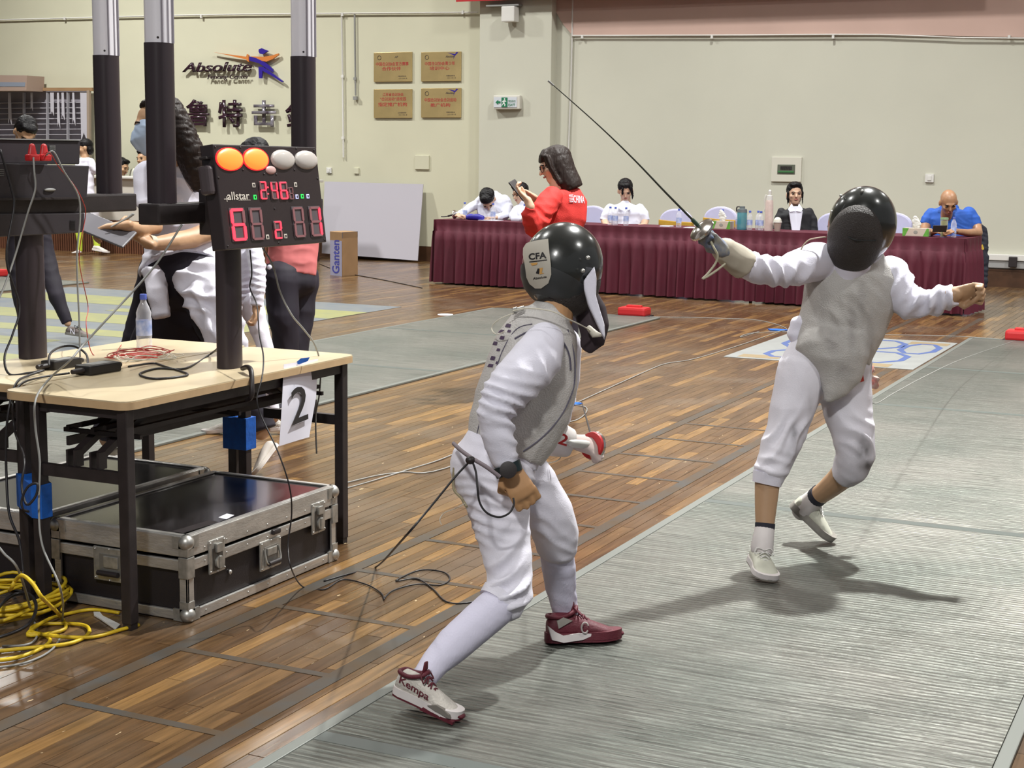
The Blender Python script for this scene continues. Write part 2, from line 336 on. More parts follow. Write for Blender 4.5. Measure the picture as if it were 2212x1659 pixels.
        if amp or wr:
            N_ = len(out.vertices); co = np.empty(N_*3); no = np.empty(N_*3)
            out.vertices.foreach_get('co', co); out.vertices.foreach_get('normal', no); co = co.reshape(-1, 3); no = no.reshape(-1, 3)
            wo = co+o_; d = np.zeros(N_)
            if amp:
                k = V(*(dirv if dirv is not None else (0.2, 0.1, 1)))
                for i in range(N_):
                    p = wo[i]; w = noise.noise(Vector(p*freq*0.35))
                    u = noise.noise(Vector(p*freq*0.5+k*(p@k)*freq*0.9)+Vector((w, w, w)))
                    d[i] += amp*((1-abs(u)*2.2)-0.5)
            for (c, rad, dv, a, lam) in (wr or []):
                c = V(*c); dv = nrm(dv); q = wo-c; fa = np.exp(-(np.linalg.norm(q, axis=1)/rad)**2)
                idx = np.nonzero(fa > 0.03)[0]
                for i in idx:
                    w = noise.noise(Vector(wo[i]*9))*1.4+noise.noise(Vector(wo[i]*4+V(5, 1, 2)))*2.2
                    d[i] += a*fa[i]*(.15+1.5*max(0, noise.noise(Vector(wo[i]*6.5+V(3, 8, 1)))+.32))*(abs(sin(pi*(q[i]@dv)/lam+w*1.3))*-2+1.2)
            co = co+no*d[:, None]; out.vertices.foreach_set('co', co.ravel())
        out.materials.clear(); out.materials.append(material); smooth(out); out.update(); out.name = name
        o = bpy.data.objects.new(name, out)
        return link(o, parent, o_)
def perp(d):
    d = nrm(d); a = V(0, 0, 1) if abs(d[2]) < 0.9 else V(1, 0, 0); return nrm(np.cross(d, a))
def spline(P, res):
    if len(P) < 3 or res <= 1: return P
    out = []
    for i in range(len(P)-1):
        p0 = P[max(i-1, 0)]; p1 = P[i]; p2 = P[i+1]; p3 = P[min(i+2, len(P)-1)]
        for j in range(res):
            t = j/res; out.append(.5*((2*p1)+(-p0+p2)*t+(2*p0-5*p1+4*p2-p3)*t*t+(-p0+3*p1-3*p2+p3)*t**3))
    out.append(P[-1]); return out
def text(name, s_, parent, O, r, u, w, h, material, ext=0.0006, off=0.0, shear=0.0, fit=True, origin=None):
    """lettering: O is the lower left corner, r / u the unit directions, w x h the size it is fitted to"""
    cu = bpy.data.curves.new('tmp', 'FONT'); cu.body = s_; cu.size = 1; cu.offset = off; cu.shear = shear; cu.resolution_u = 3
    t = bpy.data.objects.new('tmp_text', cu); COL.objects.link(t)
    dg = bpy.context.evaluated_depsgraph_get(); dg.update()
    me = bpy.data.meshes.new_from_object(t.evaluated_get(dg)); bpy.data.objects.remove(t); bpy.data.curves.remove(cu)
    n_ = len(me.vertices)
    if n_ == 0: return None
    co = np.empty(n_*3); me.vertices.foreach_get('co', co); co = co.reshape(-1, 3)
    lo = co.min(0); hi = co.max(0); sc = (hi-lo); kx = w/max(sc[0], 1e-6); ky = h/max(sc[1], 1e-6)
    if not fit: kx = ky = min(kx, ky)
    r = V(*r); u = V(*u); nn = np.cross(r, u); o_ = ORI[parent.name] if parent is not None else V(*O)
    P = V(*O)+np.outer((co[:, 0]-lo[0])*kx, r)+np.outer((co[:, 1]-lo[1])*ky, u)+nn*0.0008
    bm = bmesh.new(); bm.from_mesh(me)
    for v, p in zip(bm.verts, P): v.co = Vector(p-o_)
    if ext > 0.002:
        g = bmesh.ops.extrude_face_region(bm, geom=bm.faces[:])
        for e in g['geom']:
            if isinstance(e, bmesh.types.BMVert): e.co += Vector(nn*ext)
        bmesh.ops.recalc_face_normals(bm, faces=bm.faces)
    bm.to_mesh(me); bm.free(); me.materials.clear(); me.materials.append(material); me.name = name
    return link(bpy.data.objects.new(name, me), parent, o_)
def copy_tree(o, parent=None, delta=(0, 0, 0)):
    c = o.copy(); COL.objects.link(c)
    if parent is not None: c.parent = parent; c.matrix_parent_inverse = o.matrix_parent_inverse.copy()
    else: c.location = tuple(V(*o.location)+V(*delta)); ORI[c.name] = ORI[o.name]+V(*delta)
    for ch in list(o.children): copy_tree(ch, c)
    return c
def px(D, pts, sc=1.0):
    """limb sections measured in picture pixels at depth D: (x, y, r[, ratio[, dz]])"""
    out = []
    for q in pts:
        x, y, r = q[:3]; ra = q[3] if len(q) > 3 else 1.0; dz = q[4] if len(q) > 4 else 0.0
        k = (D+dz)/F*sc; out.append((at(x, y, D+dz), r*k, r*k*ra))
    return out
def head_prims(m_, C, r, f, u, k=1.0, ear=True):
    """skull, face, nose, ears; k = 1 is a head 0.23 m high"""
    ax = (r, f, u); g = lambda a, b, c: C+(r*a+f*b+u*c)*k
    R_ = lambda *q: [x*k for x in q]
    m_.ell(g(0, -.010, .030), R_(.074, .094, .083), ax); m_.ell(g(0, .018, -.020), R_(.062, .070, .075), ax)
    m_.ell(g(0, .038, -.072), R_(.038, .040, .036), ax); m_.ell(g(0, .052, -.088), R_(.020, .022, .018), ax)
    m_.ell(g(0, .082, .022), R_(.045, .014, .012), ax)
    m_.loft([(g(0, .082, .016), .008*k, .008*k), (g(0, .098, -.012), .010*k, .010*k), (g(0, .104, -.026), .014*k, .011*k)], side=r, n=8, cap=(2, 2))
    m_.ell(g(.038, .062, -.02), R_(.02, .02, .018), ax); m_.ell(g(-.038, .062, -.02), R_(.02, .02, .018), ax)
    if ear:
        for sg in (-1, 1): m_.ell(g(.076*sg, -.005, -.008), R_(.012, .020, .031), ax)
def face(parent, C, r, f, u, k=1.0, brow=HAIR):
    g = lambda a, b, c: C+(r*a+f*b+u*c)*k
    for sg in (-1, 1):
        MB().ell(g(.030*sg, .080, .003), [.016*k, .007*k, .0055*k], (r, f, u)).build('eye', EYE, parent, sm=180)
        MB().tube([g(.014*sg, .091, .019), g(.030*sg, .089, .024), g(.047*sg, .077, .017)], .0032*k, n=5, res=3).build('eyebrow', brow, parent, sm=180)
    MB().ell(g(0, .086, -.052), [.021*k, .008*k, .0065*k], (r, f, u)).build('mouth', LIP, parent, sm=180)
def dirs(fpx, fdepth, tilt=(0, 1), R2=None):
    """head axes from picture directions: fpx=(dx,dy) of the facing, fdepth=+away; tilt=(dx,dy) of up"""
    f = nrm(RT*fpx[0]-UP*fpx[1]+FW*fdepth); u = RT*tilt[0]+UP*tilt[1]; u = nrm(u-f*np.dot(u, f)); return np.cross(f, u), f, u
def fist_prims(m_, W, d, n_, side, k=1.0, curl=1.0, thumb=1):
    """hand from wrist W pointing d, palm normal n_; four fingers curled towards the palm and a thumb at the side"""
    d = nrm(d); n_ = nrm(n_-d*np.dot(n_, d)); s = nrm(np.cross(d, n_))*side
    g = lambda a, b, c: W+(d*a+s*b+n_*c)*k
    m_.loft([(g(-.02, 0, 0), .024*k, .018*k), (g(.02, 0, 0), .032*k, .016*k), (g(.062, .002, -.002), .038*k, .014*k), (g(.078, .002, 0), .034*k, .011*k)], side=s, n=12, cap=(2, 2))
    for j, (b, L_) in enumerate(((.030, .9), (.010, 1.0), (-.010, .95), (-.029, .8))):
        p = [g(.074, b, 0)]; a = 0.35*curl; seg = (.040, .027, .021)
        for q in range(3):
            a0 = a; p.append(p[-1]+(d*cos(a0)+n_*sin(a0))*seg[q]*L_*k); a += 1.25*curl
        m_.loft([(p[0], .0088*k, .0088*k), (p[1], .0090*k, .0090*k), (p[2], .0082*k, .0082*k), (p[3], .0070*k, .0070*k)], side=s, n=8, cap=(2, 2))
    m_.loft([(g(.012, .022, .004), .013*k, .013*k), (g(.04, .048, .014), .0115*k, .0115*k), (g(.066, .048-.02*curl*thumb, .030), .010*k, .010*k), (g(.086, .040-.03*curl*thumb, .034), .008*k, .008*k)], side=n_, n=8, cap=(2, 2))
def shoe(parent, heel, toe, up, k_w=1.0, upper=SHOEW, sole=SOLEW, outs=None, lace=None, name='shoe', toecap=None, collar=None, vox=.004, zk=1.0):
    """heel/toe: points under the heel and the toe on the sole line; returns shoe part"""
    heel = V(*heel); toe = V(*toe); f = nrm(toe-heel); L_ = np.linalg.norm(toe-heel); u = V(*up); u = nrm(u-f*np.dot(u, f)); s = np.cross(f, u)
    w = L_*0.17*k_w; g = lambda a, b, c: heel+f*a*L_+s*b*w+u*c*L_*zk
    m_ = MB()
    secs = [(.02, .55, .05, .20), (.10, .72, .03, .27), (.26, .74, .03, .27), (.38, .78, .03, .25), (.5, .88, .03, .215), (.64, .98, .03, .175), (.78, .98, .03, .135), (.9, .8, .03, .10), (.975, .5, .035, .075)]
    vs = []; n = 14; rs = []
    for (a, hw, z0, z1) in secs:
        ring = []
        for q in range(n):
            t = 2*pi*q/n; x = cos(t); y = sin(t)
            yy = math.copysign(abs(y)**.8, y); xx = math.copysign(abs(x)**.75, x)*(1-.28*max(0, y))
            ring.append(g(a, hw*xx, (z0+z1)/2+(z1-z0)/2*yy))
        rs.append(ring)
    vs = [p for q in rs for p in q]; fs = [(i*n+q, i*n+(q+1) % n, (i+1)*n+(q+1) % n, (i+1)*n+q) for i in range(len(rs)-1) for q in range(n)]
    fs += [tuple(range(n))[::-1], tuple((len(rs)-1)*n+q for q in range(n))]
    m_.add(vs, fs); o = m_.blob(name, upper, parent, vox=vox, it=3)
    out = [(.0, .35), (.03, .62), (.12, .80), (.3, .80), (.45, .84), (.62, 1.04), (.78, 1.06), (.9, .88), (.97, .58), (1.0, .2)]
    def slab(z0, z1, grow, a0=0.0, a1=1.0):
        q = [(a, b) for a, b in out if a0 <= a <= a1]; ring = [(a, b) for a, b in q]+[(a, -b) for a, b in q[::-1]]
        nn = len(ring); vv = [g(a, b*grow, z0+(.02*max(0, a-.75)/.25)) for a, b in ring]+[g(a, b*grow*.98, z1+(.02*max(0, a-.75)/.25)) for a, b in ring]
        return MB().add(vv, [tuple(range(nn))[::-1], tuple(range(nn, 2*nn))]+[(i, (i+1) % nn, nn+(i+1) % nn, nn+i) for i in range(nn)])
    slab(.012, .085, 1.03).build('midsole', sole, o, sm=40)
    slab(-.008, .02, 1.0).build('outsole', outs or sole, o, sm=40)
    if toecap:
        m2 = MB(); m2.loft([(g(.84, 0, .065), .86*w, .055*L_), (g(.92, 0, .06), .74*w, .048*L_), (g(1.0, 0, .05), .42*w, .032*L_)], side=s, n=12, cap=(1, 2)); m2.build('toe_cap', toecap, o, sm=180)
    if collar:
        m2 = MB(); m2.tube([g(.03, 0, .23), g(.06, .5, .235), g(.2, .66, .235), (g(.36, .5, .28)), g(.40, 0, .315), g(.36, -.5, .28), g(.2, -.66, .235), g(.06, -.5, .235), g(.03, 0, .23)], .03*L_, n=7, res=4)
        m2.loft([(g(.33, 0, .25), .34*w, .02*L_), (g(.36, 0, .34), .36*w, .02*L_), (g(.35, 0, .40), .3*w, .015*L_)], side=s, n=10, cap=(2, 2)); m2.build('collar', collar, o, sm=180)
    if lace:
        m2 = MB()
        for i in range(5):
            a = .42+.062*i; z = .262-.035*i*1.05; m2.tube([g(a, -.42, z-.02), g(a+.015, 0, z+.012), g(a+.045, .42, z-.03)], .011*L_, n=5, res=3)
            m2.tube([g(a, .42, z-.02), g(a+.015, 0, z+.014), g(a+.045, -.42, z-.03)], .011*L_, n=5, res=3)
        m2.tube([g(.40, 0, .29), g(.36, .6, .31), g(.44, .8, .24), g(.42, .1, .28)], .010*L_, n=5, res=4)
        m2.tube([g(.40, 0, .29), g(.36, -.6, .31), g(.44, -.8, .24), g(.42, -.1, .28)], .010*L_, n=5, res=4)
        m2.build('laces', lace, o, sm=180)
    return o, g, (f, s, u, L_, w)
from mathutils.bvhtree import BVHTree
_bvh = {}
def surf(o, x, y, lift=0.001):
    """where the line through picture point (x, y) meets the real surface of o"""
    if o.name not in _bvh:
        og = ORI[o.name]; _bvh[o.name] = BVHTree.FromPolygons([Vector(V(*v.co)+og) for v in o.data.vertices], [tuple(p.vertices) for p in o.data.polygons])
    d = nrm(ray(x, y)); h = _bvh[o.name].ray_cast(Vector(CAMP), Vector(d))
    if h[0] is None:
        h = _bvh[o.name].find_nearest(Vector(CAMP+d*((ORI[o.name]-CAMP)@d)))
    n_ = V(*h[1]); n_ = n_ if n_@d < 0 else -n_
    return V(*h[0])+n_*lift
def patch(name, o, poly, material, lift=0.0015, step=3.0, parent=None):
    """a thin piece lying on the surface of o, outlined by picture points"""
    P2 = []
    n = len(poly)
    for i in range(n):
        a = poly[i]; b = poly[(i+1) % n]; k = max(1, int(math.hypot(b[0]-a[0], b[1]-a[1])/step))
        P2 += [(a[0]+(b[0]-a[0])*j/k, a[1]+(b[1]-a[1])*j/k) for j in range(k)]
    from mathutils.geometry import delaunay_2d_cdt
    xs = [p[0] for p in P2]; ys = [p[1] for p in P2]
    gx = min(xs)+step*.5; pts = [Vector(p) for p in P2]
    while gx < max(xs):
        gy = min(ys)+step*.5
        while gy < max(ys): pts.append(Vector((gx, gy))); gy += step
        gx += step
    vs, _, fs, *_r = delaunay_2d_cdt(pts, [], [list(range(len(P2)))], 1, 1e-4)
    top = [surf(o, v[0], v[1], lift) for v in vs]; k = len(top); fs = [tuple(f) for f in fs]
    m_ = MB().add(top+[surf(o, v[0], v[1], -.001) for v in vs], fs+[tuple(k+i for i in f[::-1]) for f in fs])
    return m_.build(name, material, parent or o, sm=60)
def stain(o, spots):
    """soft dirt marks: spots (x, y, rx, ry, amount) in picture points, stored as an attribute of the cloth itself"""
    co = np.empty(len(o.data.vertices)*3); o.data.vertices.foreach_get('co', co); w = co.reshape(-1, 3)+ORI[o.name]-CAMP; d = w@FW
    X = CX+F*(w@RT)/d; Y = CY-F*(w@UP)/d; s = np.zeros(len(X))
    no = np.empty(len(o.data.vertices)*3); o.data.vertices.foreach_get('normal', no); fr = (no.reshape(-1, 3)@FW) < .2
    for (x, y, rx, ry, a) in spots: s = np.maximum(s, a*np.exp(-((X-x)/rx)**2-((Y-y)/ry)**2))
    jit = np.array([noise.noise(Vector(v*28))*.5+noise.noise(Vector(v*70))*.3 for v in w]); s = np.clip(s*(1+jit*1.2), 0, 1)*fr
    at_ = o.data.attributes.new('stain', 'FLOAT', 'POINT'); at_.data.foreach_set('value', s.astype(np.float32))
def ptext(name, s_, o, x0, y0, xv, yv, material, lift=0.0015, off=0.0, shear=0.0, parent=None):
    """lettering printed on the surface of o: (x0, y0) lower left in picture points, xv / yv the full width and height vectors"""
    cu = bpy.data.curves.new('tmp', 'FONT'); cu.body = s_; cu.size = 1; cu.offset = off; cu.shear = shear; cu.resolution_u = 3
    t_ = bpy.data.objects.new('tmp_text', cu); COL.objects.link(t_); dg = bpy.context.evaluated_depsgraph_get(); dg.update()
    me = bpy.data.meshes.new_from_object(t_.evaluated_get(dg)); bpy.data.objects.remove(t_); bpy.data.curves.remove(cu)
    bm = bmesh.new(); bm.from_mesh(me); bmesh.ops.subdivide_edges(bm, edges=[e for e in bm.edges if e.calc_length() > .12], cuts=2); bmesh.ops.triangulate(bm, faces=bm.faces)
    xs = [v.co.x for v in bm.verts]; ys = [v.co.y for v in bm.verts]; ax, bx, ay, by = min(xs), max(xs), min(ys), max(ys)
    og = ORI[(parent or o).name]
    for v in bm.verts:
        a = (v.co.x-ax)/(bx-ax); b = (v.co.y-ay)/(by-ay); v.co = Vector(surf(o, x0+xv[0]*a+yv[0]*b, y0+xv[1]*a+yv[1]*b, lift)-og)
    bm.to_mesh(me); bm.free(); me.materials.clear(); me.materials.append(material); me.name = name
    return link(bpy.data.objects.new(name, me), parent or o, og)
def struct(o, label=None): o['kind'] = 'structure'; return o
# ================================================================= THE SETTING
YW = 19.7
floor = MB().box2((-26, -6, -0.06), (8, YW+.3, -0.018)).build('floor', mat('subfloor', (0.03, 0.016, 0.008), 0.8)); struct(floor)
# boards: the nearest are parts, the rest one stuff mesh
bw = 0.0600; gap = 0.0016
unit = MB().box2((-.5, -.5, -1), (.5, .5, 0)); near = []; far = []
vv = [(-.5, -.5, -1), (.5, -.5, -1), (-.5, .5, -1), (.5, .5, -1), (-.5, -.5, -.12), (.5, -.5, -.12), (-.5, .5, -.12), (.5, .5, -.12),
      (-.485, -.499, 0), (.485, -.499, 0), (-.485, .499, 0), (.485, .499, 0)]
ff = [(4, 5, 9, 8), (5, 7, 11, 9), (7, 6, 10, 11), (6, 4, 8, 10), (8, 9, 11, 10), (0, 1, 5, 4), (1, 3, 7, 5), (3, 2, 6, 7), (2, 0, 4, 6)]
bm_ = bpy.data.meshes.new('floor_board'); bm_.from_pydata(vv, [], ff); bm_.materials.append(FLOORP); bm_.update()
rr = random.Random(3)
def vis(x, y):
    v = V(x, y, 0)-CAMP; d = v@FW
    if d < 1: return None
    X = CX+F*(v@RT)/d; Y = CY-F*(v@UP)/d
    return (X, Y) if -900 < X < 4200 and 500 < Y < 2400 else None
allb = []
for i in range(int(28/bw)):
    x = 3.0-i*bw; y = 1.0-rr.random()*1.2
    while y < YW:
        L_ = rr.choice((.45, .6, .75, .9, .9, 1.1, 1.3)); yc = y+L_/2
        if vis(x, yc) or vis(x, y) or vis(x, y+L_):
            if not (-2.08 < x < -.48 and y > 1 and y+L_ < 13.5): allb.append((x, yc, L_))
        y += L_
allb.sort(key=lambda b: (V(b[0], b[1], 0)-CAMP)@FW)
onscreen = [b for b in allb if -2.2 >= b[0] >= -5.2 and (lambda q: q and 0 < q[0] < 2212 and q[1] < 1680)(vis(b[0], b[1]))][:298]
keys = set(onscreen)
for (x, yc, L_) in onscreen:
    o = bpy.data.objects.new('floor_board', bm_); COL.objects.link(o); o.parent = floor
    o.location = tuple(V(x, yc, 0.0-rr.random()*.0006)-ORI['floor']); o.scale = (bw-gap, L_-gap, .018)
fm = MB()
for b in allb:
    if b in keys: continue
    x, yc, L_ = b; s3 = (bw-gap, L_-gap, .018); zz = -rr.random()*.0006
    fm.add([(x+p[0]*s3[0], yc+p[1]*s3[1], p[2]*s3[2]+zz) for p in vv], ff)
o = fm.build('floor_boards_far', FLOORS, floor); o['kind'] = 'stuff'
# worn grey court lines, like a ladder beside the piste
for (lo, hi) in (((-2.335, 1.0), (-2.28, 15.5)), ((-2.905, 1.0), (-2.85, 15.5))):
    struct(MB().box2((lo[0], lo[1], 0.0), (hi[0], hi[1], .0012)).build('court_line', GREYPAINT, floor))
for i in range(12):
    y = 2.61+.515*i
    struct(MB().box2((-2.85, y-.016, 0), (-2.335, y+.016, .0010)).build('court_line', GREYPAINT, floor))
# walls
struct(MB().box2((-8.95, YW, 0), (8, YW+.3, 8.2)).build('wall_back', WALL2))
struct(MB().box2((-26, YW, 0), (-9.9, YW+.3, 8.2)).build('wall_back_left', WALL))
x0 = onY(1034, 300, YW-.18)[0]; x1 = onY(1188, 300, YW-.18)[0]
struct(MB().box2((x0, YW-.18, 0), (x1, YW+.3, 8.2)).build('wall_pilaster', WALL2, bevel=.01))
struct(MB().box2((-26.3, -6, 0), (-26, YW+.3, 8.2)).build('wall_left', WALL))
struct(MB().box2((-26.3, -6, 8.2), (8, YW+.3, 8.4)).build('ceiling', mat('ceiling_paint', (0.6, 0.58, 0.55), 0.8)))
BASEB = mat('baseboard_brown', (0.075, 0.035, 0.018), 0.4, var=.3, vscale=6)
struct(MB().box2((-8.95, YW-.03, 0), (8, YW, .215)).box2((-8.95, YW-.035, .2), (8, YW, .222)).build('baseboard_back', BASEB))
struct(MB().box2((-26, YW-.03, 0), (-9.9, YW, .215)).build('baseboard_left', BASEB))
# shade high on the right wall, painted as a dusty pink band, its conduit and clips
PB = mat('upper_shade_pink', (0.56, 0.39, 0.33), 0.6, var=.08, vscale=1)
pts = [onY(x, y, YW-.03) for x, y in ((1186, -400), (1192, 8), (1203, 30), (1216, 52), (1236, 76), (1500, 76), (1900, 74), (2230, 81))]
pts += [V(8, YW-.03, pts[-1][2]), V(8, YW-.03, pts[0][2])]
struct(MB().prism(pts, (0, .03, 0)).build('painted_shade_band_1', PB))
c0 = onY(1236, 77, YW-.05); c1 = onY(2212, 83, YW-.05)
tr = MB().tube([c0, onY(1600, 76, YW-.05), onY(1900, 75, YW-.05), c1, c1+V(4, 0, 0)], .011, n=6, res=3)
for xx in (1258, 1538, 1800, 2180): p = onY(xx, 80, YW-.05); tr.box(p, (.03, .03, .04))
t = tr.build('wall_conduit', WHITEP, sm=60); tag(t, 'white conduit pipe along the lower edge of the pink painted shade on the wall', 'pipe')
t = MB().tube([onY(1238, -40, YW-.03), onY(1234, 150, YW-.03), onY(1227, 345, YW-.03)], .012, n=6, res=3).build('wall_conduit', WHITEP, sm=60)
tag(t, 'thin upright conduit on the wall just right of the pilaster', 'pipe')
tr = MB().tube([onY(-40, 44, YW-.04), onY(400, 33, YW-.04), onY(740, 29, YW-.04), onY(1032, 27, YW-.04)], .012, n=6, res=3)
for xx in (140, 435, 740, 1000): tr.box(onY(xx, 42-xx*.015, YW-.04), (.03, .03, .05))
tag(tr.build('wall_conduit', WHITEP, sm=60), 'long level conduit high on the cream wall above the club sign', 'pipe')
t = MB().tube([onY(738, 30, YW-.03), onY(740, 160, YW-.03), onY(742, 340, YW-.03)], .014, n=6, res=3).box(onY(740, 165, YW-.03), (.04, .03, .04)).box(onY(741, 298, YW-.03), (.04, .03, .04)).build('wall_conduit', WHITEP, sm=60)
tag(t, 'longer of two hanging conduits left of the gold plaques', 'pipe')
t = MB().tube([onY(766, 30, YW-.03), onY(767, 120, YW-.03), onY(768, 206, YW-.03)], .013, n=6, res=3).box(onY(767, 170, YW-.03), (.04, .03, .04)).box(onY(768, 212, YW-.04), (.06, .05, .05)).build('wall_conduit', CABLEG, sm=60)
tag(t, 'shorter of two hanging conduits left of the gold plaques, ending in a box', 'pipe')
# low wall trunking at the right
c = onY(2145, 562, YW-.05)
t = thing('cable_trunking', (-1, YW-.04, c[2]-.06), 'grey and white cable trunking above the brown baseboard', 'trunking')
MB().box2((-8.9, YW-.07, c[2]+.0), (8, YW-.001, c[2]+.075)).build('upper_channel', WHITEP, t, bevel=.008)
MB().box2((-8.9, YW-.05, c[2]-.095), (8, YW-.001, c[2]-.005)).build('lower_channel', mat('trunk_grey', (.33, .33, .33), .5), t, bevel=.008)
MB().box(onY(2188, 566, YW-.08), (.1, .04, .13)).build('junction_clip', BLACK, t, bevel=.01)
# switches, blank plates, breaker panel
def plate(x, y, w, h, label, cat='switch', rocker=True):
    p = onY(x, y, YW-.012); t = thing('wall_switch' if cat == 'switch' else 'cover_plate', p, label, cat)
    MB().box(p, (w, .024, h)).build('plate', WHITEP if cat == 'switch' else WALL, t, bevel=.004)
    if rocker: MB().box(p-V(0, .014, 0), (w*.45, .012, h*.55)).build('rocker', WHITEP, t, bevel=.003)
plate(711, 368, .085, .085, 'small white wall switch left of the blank plates')
plate(770, 369, .085, .085, 'small square blank plate between the switch and the larger plate', 'plate', False)
plate(912, 351, .235, .20, 'large cream blank cover plate above the leaning board', 'plate', False)
plate(2008, 385, .105, .105, 'white wall switch above the bald man')
p = onY(1699, 366, YW-.015); t = thing('breaker_panel', p, 'white breaker panel with a glazed window on the right wall', 'electrical panel')
MB().box(p, (.40, .03, .32)).build('panel_frame', mat('panel_white', (.62, .60, .52), .5), t, bevel=.006)
w_ = MB().box(p-V(0, .014, -.0), (.235, .012, .125)).build('window', mat('panel_dark', (.12, .13, .10), .3), t, bevel=.003)
for i in range(7): MB().box(p-V(-.066+.022*i, .024, -.022), (.017, .012, .04)).build('breaker', BLACK, w_)
MB().box(p-V(0, .024, .03), (.21, .012, .02)).build('terminal_strip', mat('green_strip', (.05, .18, .06), .5), w_)
# exit sign
p = onY(1094, 221, YW-.26); t = thing('exit_sign', p, 'white exit sign box with green running figure and arrow', 'exit sign')
ax_ = (nrm(V(1, .06, 0)), nrm(V(-.06, 1, 0)), V(0, 0, 1))
MB().box(p+V(0, .06, 0), (.40, .14, .19), ax_).build('housing', mat('sign_housing', (.62, .60, .54), .5), t, bevel=.012)
GRN = mat('exit_green', (.01, .17, .075), .5)
pn = MB().box(p-V(0.0, .012, 0)+V(-.01, 0, 0), (.345, .012, .14), ax_).build('sign_face', mat('sign_face_w', (.60, .63, .68), .4), t)
q = p-V(.01, .021, 0); ex = ax_[0]; ez = V(0, 0, 1)
def flat(poly, O, r, u, name, m_, parent, dep=.002):
    n_ = np.cross(r, u); P = [V(*O)+V(*r)*a+V(*u)*b for a, b in poly]; return MB().prism(P, n_*dep).build(name, m_, parent)
flat([(-.145, 0), (-.105, .035), (-.105, .013), (-.07, .013), (-.07, -.013), (-.105, -.013), (-.105, -.035)], q, ex, ez, 'arrow', GRN, pn)
flat([(-.055, -.065), (.035, -.065), (.035, .065), (-.055, .065)], q, ex, ez, 'figure_panel', GRN, pn)
WS = mat('sign_white', (.75, .78, .76), .5); q2 = q-V(0, .0025, 0)
for poly in ([(-.03, .025), (.0, .03), (.018, .01), (.012, .003), (-.003, .015), (-.01, -.012), (.008, -.03), (.0, -.055), (-.01, -.05), (-.006, -.033), (-.024, -.018), (-.045, -.05), (-.05, -.043), (-.03, -.008), (-.022, .012), (-.035, .0), (-.045, .005)],
             [(-.018, .037), (-.008, .033), (.003, .038), (.003, .05), (-.008, .055), (-.018, .05)]):
    flat(poly, q2, ex, ez, 'running_figure', WS, pn)
text('lettering', '安全出口', pn, q+ex*.048+ez*.0, ex, ez, .105, .034, GRN, off=.01)
text('lettering', 'EXIT', pn, q+ex*.05-ez*.052, ex, ez, .10, .034, GRN, off=.01)
# small speaker / lamp box high on the pilaster
p = onY(1102, 31, YW-.3); t = thing('wall_speaker', p, 'small white wall box hanging under a bracket on the pilaster', 'speaker')
MB().box(p, (.20, .16, .21)).build('housing', WHITEP, t, bevel=.015)
MB().box(p+V(-.12, .05, .125), (.50, .12, .02)).build('bracket', CABLEG, t)
# red banner at the very top
p = onY(985, 4, YW-.35); p2 = onY(1195, 2, YW-.35)
t = MB().box2((p[0], p[1], p[2]), (p2[0]+6, p[1]+.01, p[2]+.9)).build('banner', mat('banner_red', (.45, .015, .02), .6)); tag(t, 'red fabric banner hung high in front of the pilaster', 'banner')
# ceiling lamps, with a fitting for the added fill lamp too
for i, (x, y, z, s_, e, sp_) in enumerate(LAMPS):
    t = thing('high_bay_lamp', (x, y, z), 'high bay gym lamp hanging below the ceiling', 'lamp', 'high bay gym lamps under the ceiling')
    MB().loft([(V(x, y, z-.08), .30, .30), (V(x, y, z+.05), .27, .27), (V(x, y, z+.2), .12, .12)], side=V(1, 0, 0), n=20, cap=(0, 1)).build('shade', ZINC, t, sm=60)
    MB().cyl((x, y, z+.2), (x, y, 8.2), .012, n=6).build('rod', BLACK, t)
    MB().cyl((x, y, z+.03), (x, y, z-.02), min(.24, s_*.5), n=20).build('diffuser', mat('lamp_glow', (1, .96, .9), .5, emit=6), t)
# ---------------------------------------------------------------- pistes
def piste(name, x0, x1, seams, label):
    t = thing(name, ((x0+x1)/2, (seams[0]+seams[-1])/2, 0), label, 'piste', )
    for a, b in zip(seams, seams[1:]):
        MB().box2((x0+.04, a+.004, 0.0006), (x1-.04, b-.004, .012)).build('piste_plate', PISTE, t)
        MB().box2((x0+.04, b-.03, .0006), (x1-.04, b+.03, .0128)).build('seam_strip', mat('seam_strip', (.085, .10, .092), .5), t)
    EG = mat('piste_edge', (.17, .18, .165), .5, metal=.3)
    for a, b in ((x0, x0+.038), (x1-.038, x1)):
        MB().box2((a, seams[0], .0006), (b, seams[-1], .0135)).build('edge_strip', EG, t, bevel=.003)
    return t
piste('fencing_piste', -2.12, -.44, [.0, 3.21, 6.35, 9.49, 11.42, 13.6], 'nearest grey ribbed metal piste, under the two fencers')
piste('fencing_piste', -6.82, -5.02, [1, 3.2, 6.3, 9.4, 11.6, 13.75], 'middle grey metal piste crossing behind the folding table')
piste('fencing_piste', -14.0, -12.2, [4, 8, 11, 13.97], 'farthest grey metal piste at the left edge')
